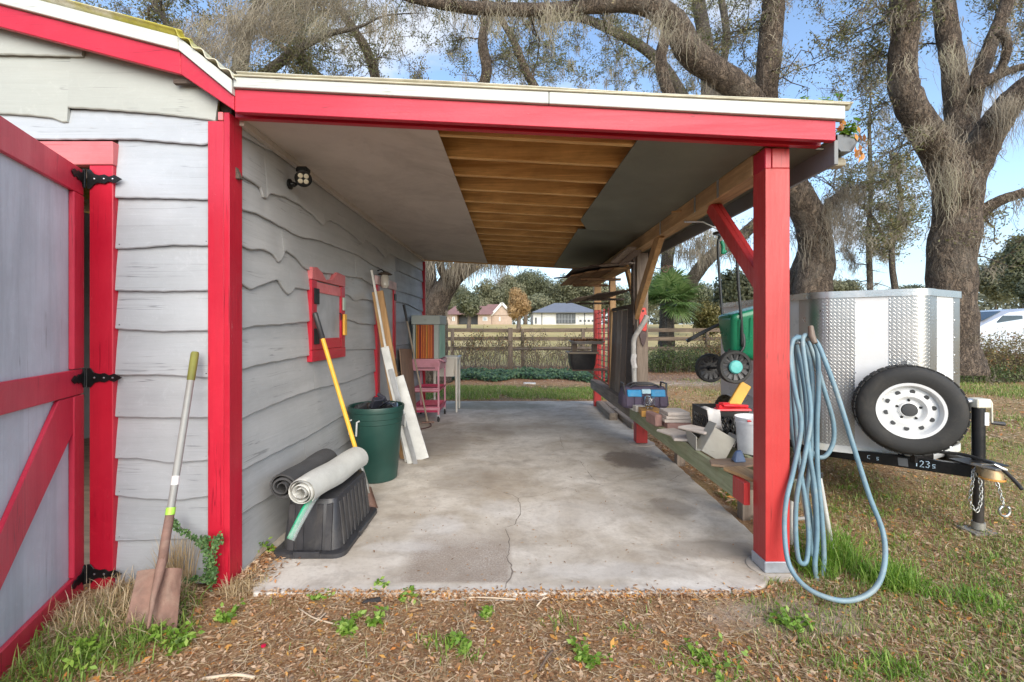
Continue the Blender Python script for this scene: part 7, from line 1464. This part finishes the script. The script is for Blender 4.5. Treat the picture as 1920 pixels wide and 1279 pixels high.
# ================================================================ GROUND CLUTTER
m_lf = foliage('fallen_leaves', [(0, (.16, .075, .03)), (.2, (.32, .17, .08)), (.4, (.48, .30, .17)), (.6, (.64, .48, .33)), (.8, (.54, .38, .25)), (.9, (.56, .21, .05)), (1, (.62, .36, .09))], .15, .75)
m_gr = foliage('grass_blades', [(0, (.08, .13, .02)), (.4, (.17, .28, .045)), (.7, (.29, .39, .09)), (.9, (.42, .40, .17)), (1, (.56, .46, .26))], .35, .55)
m_grl = foliage('lush_grass', [(0, (.09, .18, .015)), (.5, (.18, .33, .035)), (1, (.34, .46, .10))], .4, .5)
m_st = foliage('straw', [(0, (.26, .18, .09)), (.5, (.48, .36, .2)), (1, (.66, .55, .38))], .2, .8)
def on_slab(x, y):
    return (x > -1.42) & (x < 1.45) & (y > 2.50) & (y < 9.2) | (x >= 1.42) & (x < 1.8 - .02 * 0) & (y > 2.68) & (y < 9.2)
def in_shed(x, y): return (x < -1.60) & (y > 2.60) & (y < 8.4)
def sprinkle(n, x0, x1, y0, y1, pers=True):
    x = R.uniform(x0, x1, n); y = (y0 * (y1 / y0) ** R.random(n)) if pers else R.uniform(y0, y1, n)
    k = ~(on_slab(x, y) | in_shed(x, y)); return x[k], y[k]
def fbm(x, y, s, seed):
    v = np.zeros_like(x); rg = np.random.default_rng(seed)
    for o in range(4):
        for _ in range(3):
            a, b, c = rg.normal(size=3); k = s * 2 ** o; v += np.sin((x * a + y * b) * k + c * 6) / (2 ** o) / 3
    return v
def lay_leaves(name, label, cat, n, x0, x1, y0, y1, L, thr=-9, mat=m_lf, lo=0, hi=1, loc=(0, 3, 0), zoff=0., tilt=.35, filt=None):
    x, y = sprinkle(n, x0, x1, y0, y1); k = fbm(x, y, 1.3, 3) > thr
    if filt is not None: k &= filt(x, y)
    k &= (np.hypot((x - 1.42) / .42, (y - 2.33) / .15) + .25 * fbm(x, y, 5, 31) > 1) | (R.random(len(x)) < .25)
    k &= (fbm(x, y, 2.2, 44) < 1.15) | (R.random(len(x)) < .2)
    x, y = x[k], y[k]; n = len(x); z = gz(x, y) + R.uniform(.002, .016, n) + zoff; nr = unit(rdir(n) * tilt + [0, 0, 1]); d = unit(np.cross(nr, rdir(n))); Ls = L * R.choice([.45, .7, 1., 1.5], n, p=[.35, .3, .25, .1]) * R.uniform(.8, 1.25, n)
    v, f = leaf_geo(np.column_stack([x, y, z]), d, Ls, Ls * R.uniform(.25, .5, n), nr); return tag(npmesh(name, v, f, mat, None, R.uniform(lo, hi, n), 'stuff', loc=loc), label, cat)
lay_leaves('fallen_leaves', 'carpet of small brown and tan fallen oak leaves in the foreground', 'leaves', 140000, -3.2, 5.5, 1.35, 6.0, .026)
lay_leaves('fallen_leaves', 'thin scatter of fallen leaves across the yard behind the carport', 'leaves', 52000, -4, 12, 5.5, 17, .055, filt=lambda x, y: (x > 1.8) | (y > 9.2))
lay_leaves('orange_leaves', 'bright orange fallen leaves dotted over the litter', 'leaves', 900, -3.2, 5.5, 1.35, 6.0, .042, lo=.86, hi=1, zoff=.008)
lay_leaves('leaf_drift', 'drift of fallen leaves in the gap between slab and low rail', 'leaves', 2600, 1.70, 2.1, 2.9, 7.5, .04, zoff=.03, filt=lambda x, y: x > 1.6)
def blades(name, label, x, y, h, w_, mat, lean_=.5, lo=0, hi=1, zoff=0., cat='grass', curl=.5, parent=None):
    n = len(x); h = np.broadcast_to(np.asarray(h, float), (n,)) * R.uniform(.45, 1.25, n); A = np.column_stack([x, y, gz(x, y) - .004 + zoff]); az = R.uniform(0, 2 * np.pi, n); l_ = R.uniform(.1, 1, n) * lean_; d = np.column_stack([np.cos(az), np.sin(az), np.zeros(n)])
    tt = np.array([0, .4, .75, 1.])[None, :, None]; pts = A[:, None] + d[:, None] * (l_ * h)[:, None, None] * tt ** 1.7 + np.array([0, 0, 1.])[None, None] * (h[:, None, None] * (tt - curl * l_[:, None, None] * tt ** 2.4))
    sd = unit(np.cross(d, [0, 0, 1.]) + rdir(n) * .3); wd = w_ * R.uniform(.6, 1.3, (n, 1)) * np.array([[1, .9, .6, .08]]); v, f = ribbon_geo(pts, wd, sd)
    o = npmesh(name, v, f, mat, parent, np.repeat(R.uniform(lo, hi, n), 3), 'stuff', loc=(float(np.mean(x)), float(np.mean(y)), -.05)); return tag(o, label, None if parent else cat)
# sparse grass: denser to the right, patchy
x, y = sprinkle(150000, -3, 6.5, 1.4, 7.5); k = fbm(x, y, 1.5, 11) + .30 * np.clip((x - .6) / 2.0, -1.6, 1.5) + R.normal(size=len(x)) * .30 > .42 - .42 * ((x > 1.0) & (y < 3.1)); blades('sparse_grass', 'patchy short green grass growing through the leaf litter', x[k], y[k], .055, .0045, m_gr, .9)
x, y = sprinkle(60000, 2.2, 16, 6.5, 13); k = (fbm(x, y, .8, 12) + .25 * np.clip((x - 5) / 3.0, -2.5, 1.3) + R.normal(size=len(x)) * .25 > .32); blades('yard_grass', 'thin yard grass right of and behind the trailer', x[k], y[k], .09, .010, m_gr, .8)
x = R.uniform(-3.2, 2.4, 26000); y = R.uniform(9.45, 11.6, 26000); k = (y + .35 * np.sin(x * 1.7) < 11.35) & (fbm(x, y, 1.6, 5) > -.45 - .5 * (x < -.3)); k &= R.random(len(x)) < .6; blades('grass_strip', 'mossy green grass strip just behind the slab', x[k], y[k], .09, .011, m_gr, .9, .25, .95)
# lush clump right of the post, under the hose
def disc(n, cx, cy, rx, ry): a = R.uniform(0, 2 * np.pi, n); r = np.sqrt(R.random(n)) * R.uniform(.7, 1.1, n); return cx + rx * r * np.cos(a), cy + ry * r * np.sin(a)
for cx, cy, rx, ry, n, h, l_ in ((2.02, 2.92, .24, .20, 1500, .27, 'tall bright green grass clump inside the hose loop'), (2.20, 2.62, .20, .12, 900, .17, 'bright grass tuft just outside the hose loop'), (1.84, 2.74, .12, .10, 380, .16, 'small green tuft at the hose bottom by the post'), (2.45, 2.45, .22, .12, 800, .10, 'low bright grass patch right of the hose'), (1.45, 2.14, .12, .07, 260, .07, 'small leafy grass tuft in front of the post'), (1.62, 1.98, .26, .10, 700, .07, 'spreading grass patch below the post'), (1.05, 1.80, .12, .06, 200, .09, 'grass tuft at the bottom edge of the picture')):
    x, y = disc(int(n * .62), cx, cy, rx * 1.15, ry * 1.25); rr_ = ((x - cx) / rx) ** 2 + ((y - cy) / ry) ** 2; k = (fbm(x, y, 9, 21) + R.normal(size=len(x)) * .3 > -.25 + rr_ * .35); x, y, rr_ = x[k], y[k], rr_[k]; blades('grass_clump', l_, x, y, h * np.clip(1.15 - .6 * rr_, .3, 1.2), .006, m_grl, 1.0)
q = R.uniform(0, 1, (150, 2)); px_ = 2.4 * (q[:, 0] * 2 - 1) + 1.2; py_ = 1.42 * (4.2 / 1.42) ** q[:, 1]; kk = ~(on_slab(px_, py_) | in_shed(px_, py_)) & (R.random(150) < .35 + .25 * px_); xs_, ys_ = [], []
for a_, b_2 in zip(px_[kk], py_[kk]): m_ = R.integers(14, 70); xs_.append(a_ + R.normal(size=m_) * .05); ys_.append(b_2 + R.normal(size=m_) * .035)
x, y = np.concatenate(xs_), np.concatenate(ys_); k = ~(on_slab(x, y) | in_shed(x, y)); blades('grass_tufts', 'small bright green tufts scattered through the leaf litter', x[k], y[k], .05, .006, m_grl, 1.1)
# dry grass heap at the door
x, y = disc(2600, -2.02, 2.36, .30, .26); blades('dry_grass', 'heap of dry straw-coloured grass between the open door and the shovel', x, y, .17, .0045, m_st, 1.5, curl=.75)
x, y = disc(1100, -1.92, 2.2, .36, .34); blades('door_grass', 'green grass growing through the dry heap by the open door', x, y, .12, .0055, m_gr, 1.2, 0, .7)
x, y = disc(1300, -2.15, 1.75, .45, .28); k = ~((x - H.x) * DN.x + (y - H.y) * DN.y < .03); blades('door_grass', 'low green weeds along the bottom of the open door', x[k], y[k], .075, .006, m_gr, 1.2, 0, .7)
x, y = disc(240, -1.90, 2.56, .10, .03); blades('dry_stalks', 'pale dry stalks standing against the grey siding', x, y, .34, .004, m_st, .35)
x, y = disc(500, -1.54, 2.60, .10, .14); blades('dry_grass', 'dry stalks between the red corner and the slab', x, y, .09, .004, m_st, 1.5)
# straw lying about
def straw(name, label, n, x0, x1, y0, y1, L, w_=.003, thr=-9, mat=m_st):
    x, y = sprinkle(n, x0, x1, y0, y1); k = fbm(x, y, 1.2, 8) > thr; x, y = x[k], y[k]; n = len(x); az = R.uniform(0, np.pi * 2, n); d = np.column_stack([np.cos(az), np.sin(az), R.normal(size=n) * .12]); Ls = L * R.uniform(.3, 1.4, n); c = np.column_stack([x, y, gz(x, y) + R.uniform(.006, .022, n)])
    s_ = np.column_stack([-np.sin(az), np.cos(az), np.zeros(n)]); tt = np.linspace(-.5, .5, 4)[None, :, None]; bw = R.normal(size=n)[:, None, None] * .12
    pts = c[:, None] + d[:, None] * Ls[:, None, None] * tt + s_[:, None] * Ls[:, None, None] * bw * (1 - 4 * tt ** 2); v, f = ribbon_geo(pts, np.full((n, 4), w_) * R.uniform(.6, 1.4, (n, 1)), unit(s_ + [0, 0, .2])); return tag(npmesh(name, v, f, mat, None, np.repeat(R.random(n), 3), 'stuff', loc=(1, 3, 0)), label, 'straw')
straw('straw', 'pale straw and pine needles strewn over the foreground', 30000, -3, 5.5, 1.35, 6, .085, .0024, -.8)
# sticks that can be told apart
m_stick = plain('pale_stick', (.52, .42, .31), .8, var=.15); m_stick2 = plain('dark_stick', (.13, .09, .065), .9)
for k, (px, r, mt, l_) in enumerate([([(870, 1124), (915, 1126), (967, 1128)], .0045, m_stick, 'pale dry stalk lying left of the crossed pair before the slab'), ([(1006, 1141), (1030, 1115), (1064, 1093)], .0045, m_stick, 'steeper of the two crossed pale stalks at the slab edge'), ([(1010, 1130), (1050, 1117), (1096, 1101)], .004, m_stick, 'flatter of the two crossed pale stalks at the slab edge'), ([(560, 1145), (590, 1165), (640, 1178)], .004, m_stick, 'curved dry stalk in the litter before the tote'), ([(380, 1278), (440, 1272), (478, 1276)], .007, m_stick, 'pale branching stick at the bottom left of the litter'), ([(1012, 1262), (1025, 1240), (1036, 1226)], .006, m_stick2, 'dark broken stick near the bottom centre'), ([(580, 1180), (600, 1165), (612, 1152)], .0035, m_stick, 'short dry stalk crossing the curved one')]):
    pts = [P(x, y, (CZ + .03) * F / (y - HY)) + V(0, 0, .012 + .004 * (i % 2)) for i, (x, y) in enumerate(px)]
    mb = MB(); mb.tube(smooth_path(pts, 4), r, 6, bump=.15); solo(mb, 'stick', mt, l_, 'stick', tuple(pts[0]), smooth=True)
def gp(x, y, z=.0): return P(x, y, (CZ + .03) * F / (y - HY)) + V(0, 0, z)
mb = MB(); q = gp(697, 1131, .006); mb.hexa([q + V(-.05, -.012, 0), q + V(.05, .004, 0), q + V(.045, .02, 0), q + V(-.03, .014, 0)], [q + V(-.045, -.01, .012), q + V(.045, .006, .02), q + V(.04, .018, .018), q + V(-.028, .012, .01)])
solo(mb, 'black_scrap', plain('black_scrap', (.03, .03, .035), .4), 'black plastic scrap in the litter before the slab', 'scrap', tuple(q))
mb = MB(); q = gp(494, 1217, .012); mb.lathe([(0, .0), (.010, 0), (.012, .006), (0, .008)], q, seg=9); solo(mb, 'red_bottle_cap', plain('red_cap', (.5, .01, .05), .4), 'tiny red bit lying in the litter left of centre', 'scrap', tuple(q))
mb = MB(); q = gp(466, 1062, .02); mb.beam(q + V(-.02, -.03, -.02), q + V(.05, .10, .05), .035, .012); solo(mb, 'wood_chip', m_greyy, 'brown broken wood chip wedged between corner and slab', 'wood chip', tuple(q))
mb = MB(); mb.b(.28, .60, 12.0, 12.15, -.01, .02); solo(mb, 'white_litter', m_wb, 'small white strip lying on the leaves behind the slab', 'scrap', (.4, 12.05, 0))
# broad-leaved weeds
def weed(label, c, n, h, spread, leaf=.035, mat=m_grl, cat='weed', name='weed'):
    t = thing(name, label, cat, tuple(c)); A = np.tile(np.array(c), (n, 1)) + R.normal(size=(n, 3)) * [.008, .008, 0]; B = A + np.column_stack([R.normal(size=n) * spread, R.normal(size=n) * spread, h * R.uniform(.5, 1.1, n)]); npmesh('stems', *stick_geo(A, B, .002, .001), m_grl, t, R.random(n * 3), 'stuff')
    k = 9; f = R.uniform(.2, 1.05, (n, k, 1)); q = (A[:, None] + (B - A)[:, None] * f + R.normal(size=(n, k, 3)) * .010).reshape(-1, 3); nr = unit(rdir(len(q)) * .7 + [0, -.3, 1]); d = unit(np.cross(nr, rdir(len(q)))); v, fa = leaf_geo(q, d, leaf * R.uniform(.6, 1.2, len(q)), leaf * .5, nr); npmesh('leaves', v, fa, mat, t, R.random(len(q)), kind='stuff')
ws = [(505, 1042, 12, .09, .035, 'green weed growing at the slab corner beside the tote'), (712, 1108, 7, .04, .02, 'tiny green sprout on the front slab edge'), (758, 1118, 12, .03, .035, 'low weed patch just before the slab edge'), (650, 1185, 14, .05, .04, 'bright weed with broad leaves in the litter, centre left'), (700, 1170, 10, .06, .04, 'yellow green sprout right of the bright weed'), (915, 1158, 6, .04, .02, 'small single sprout near the pale stalk'), (1100, 1240, 12, .05, .05, 'grassy weed at the bottom centre'), (425, 1165, 9, .05, .03, 'green sprout right of the shovel blade'), (1480, 1175, 16, .06, .05, 'leafy weed in front of the red post'), (280, 1205, 12, .07, .04, 'broad-leaved weed at the shovel blade foot'), (335, 1215, 14, .09, .05, 'taller weed right of the shovel blade'), (180, 1230, 20, .09, .08, 'bright green weed cluster under the open door'), (390, 1085, 14, .10, .05, 'green weed at the foot of the red corner'), (600, 1120, 7, .03, .03, 'small weed before the tote'), (870, 1215, 8, .04, .04, 'small green weed left of the dark stick'), (1330, 1250, 12, .05, .06, 'low green weed at bottom right of centre')]
for x, y, n, h, s_, l_ in ws: weed(l_, gp(x, y), n, h, s_)
# creeper climbing beside the corner board
t = thing('climbing_vine', 'small-leaved green creeper climbing the siding beside the red corner', 'vine', (-1.80, 2.56, -.04))
m_vine = foliage('vine_leaves', [(0, (.03, .08, .02)), (.5, (.07, .16, .045)), (1, (.15, .27, .08))], .3)
paths = [[(395, 1085), (392, 1060), (388, 1030), (372, 1012), (352, 1000), (335, 985), (326, 978)], [(400, 1090), (398, 1055), (402, 1030), (408, 1012), (412, 1006)], [(395, 1075), (375, 1085), (350, 1088), (325, 1083)], [(398, 1095), (404, 1075), (396, 1050), (384, 1020), (390, 1008)]]
C_ = []; mb = MB()
for px in paths:
    sp = smooth_path([P(x, y, 2.55) for x, y in px], 8); mb.tube(sp, .0025, 4)
    for p in sp:
        for _ in range(5): C_.append(tuple(p + V(random.gauss(0, .012), random.gauss(-.008, .008), random.gauss(0, .012))))
mb.build('stem', m_twig, t, fix=False); C_ = np.array(C_); nr = unit(rdir(len(C_)) * .6 + [0, -1, .4]); d = unit(np.cross(nr, rdir(len(C_)))); v, f = leaf_geo(C_, d, .020, .013, nr); npmesh('leaves', v, f, m_vine, t, R.random(len(C_)), kind='stuff')
# sprigs growing in the gutter corner
weed('green leaves and dead orange leaves sprouting from the gutter corner', (1.93, 2.66, 2.575), 9, .07, .03, .05, name='gutter_plant', cat='plant')
weed('green sprig growing on top of the roof edge', (1.80, 2.62, 2.72), 9, .08, .05, .04, name='roof_sprig', cat='plant')
t = thing('dead_leaf_clump', 'hanging clump of dead orange leaves at the gutter end', 'leaves', (1.985, 2.62, 2.55)); n = 20; C_ = np.array([1.985, 2.61, 2.50]) + R.normal(size=(n, 3)) * [.012, .012, .045]; v, f = leaf_geo(C_, unit(rdir(n) * .5 + [0, 0, -1]), .05, .02); npmesh('leaves', v, f, m_lf, t, R.uniform(.82, 1, n), kind='stuff')
n = 14; C_ = np.array([1.875, 2.60, 2.63]) + R.normal(size=(n, 3)) * [.010, .012, .03]; v, f = leaf_geo(C_, rdir(n), .04, .02); npmesh('leaves', v, f, m_lf, t, R.uniform(.8, 1, n), kind='stuff')
# bits on the slab
mb = None; x = R.uniform(-1.0, 1.6, 420); y = 2.56 * (9 / 2.56) ** R.random(420); keep = (np.abs(x) > .0); n = len(x); nr = unit(rdir(n) * .2 + [0, 0, 1]); d = unit(np.cross(nr, rdir(n))); v, f = leaf_geo(np.column_stack([x, y, np.full(n, .004)]), d, .022 * R.uniform(.3, 1.4, n), .008, nr)
tag(npmesh('slab_debris', v, f, m_lf, None, R.random(n) * .5, 'stuff', loc=(0, 5, 0)), 'tiny dry leaf bits scattered over the concrete', 'debris')
x = np.concatenate([R.uniform(-1.4, 1.45, 3200)]); y = 2.52 + R.exponential(.012, 3200) * 1.0; n = len(x); nr = unit(rdir(n) * .5 + [0, 0, 1]); d = unit(np.cross(nr, rdir(n))); z = np.where(y > 2.535, .004, -.03 + .03 * R.random(n)); v, f = leaf_geo(np.column_stack([x, y - .02, z]), d, .028 * R.uniform(.4, 1.3, n), .011, nr)
tag(npmesh('edge_litter', v, f, m_lf, None, R.random(n), 'stuff', loc=(0, 2.5, 0)), 'leaf litter banked along the front edge of the slab', 'leaves')
n = 1500; x = -1.60 + R.exponential(.05, n); y = R.uniform(2.62, 3.0, n); nr = unit(rdir(n) * .5 + [0, 0, 1]); d = unit(np.cross(nr, rdir(n))); v, f = leaf_geo(np.column_stack([x, y, R.uniform(-.02, .02, n)]), d, .035, .013, nr)
tag(npmesh('corner_litter', v, f, m_lf, None, R.random(n), 'stuff', loc=(-1.5, 2.8, 0)), 'dry leaf litter in the corner between shed and slab', 'leaves')
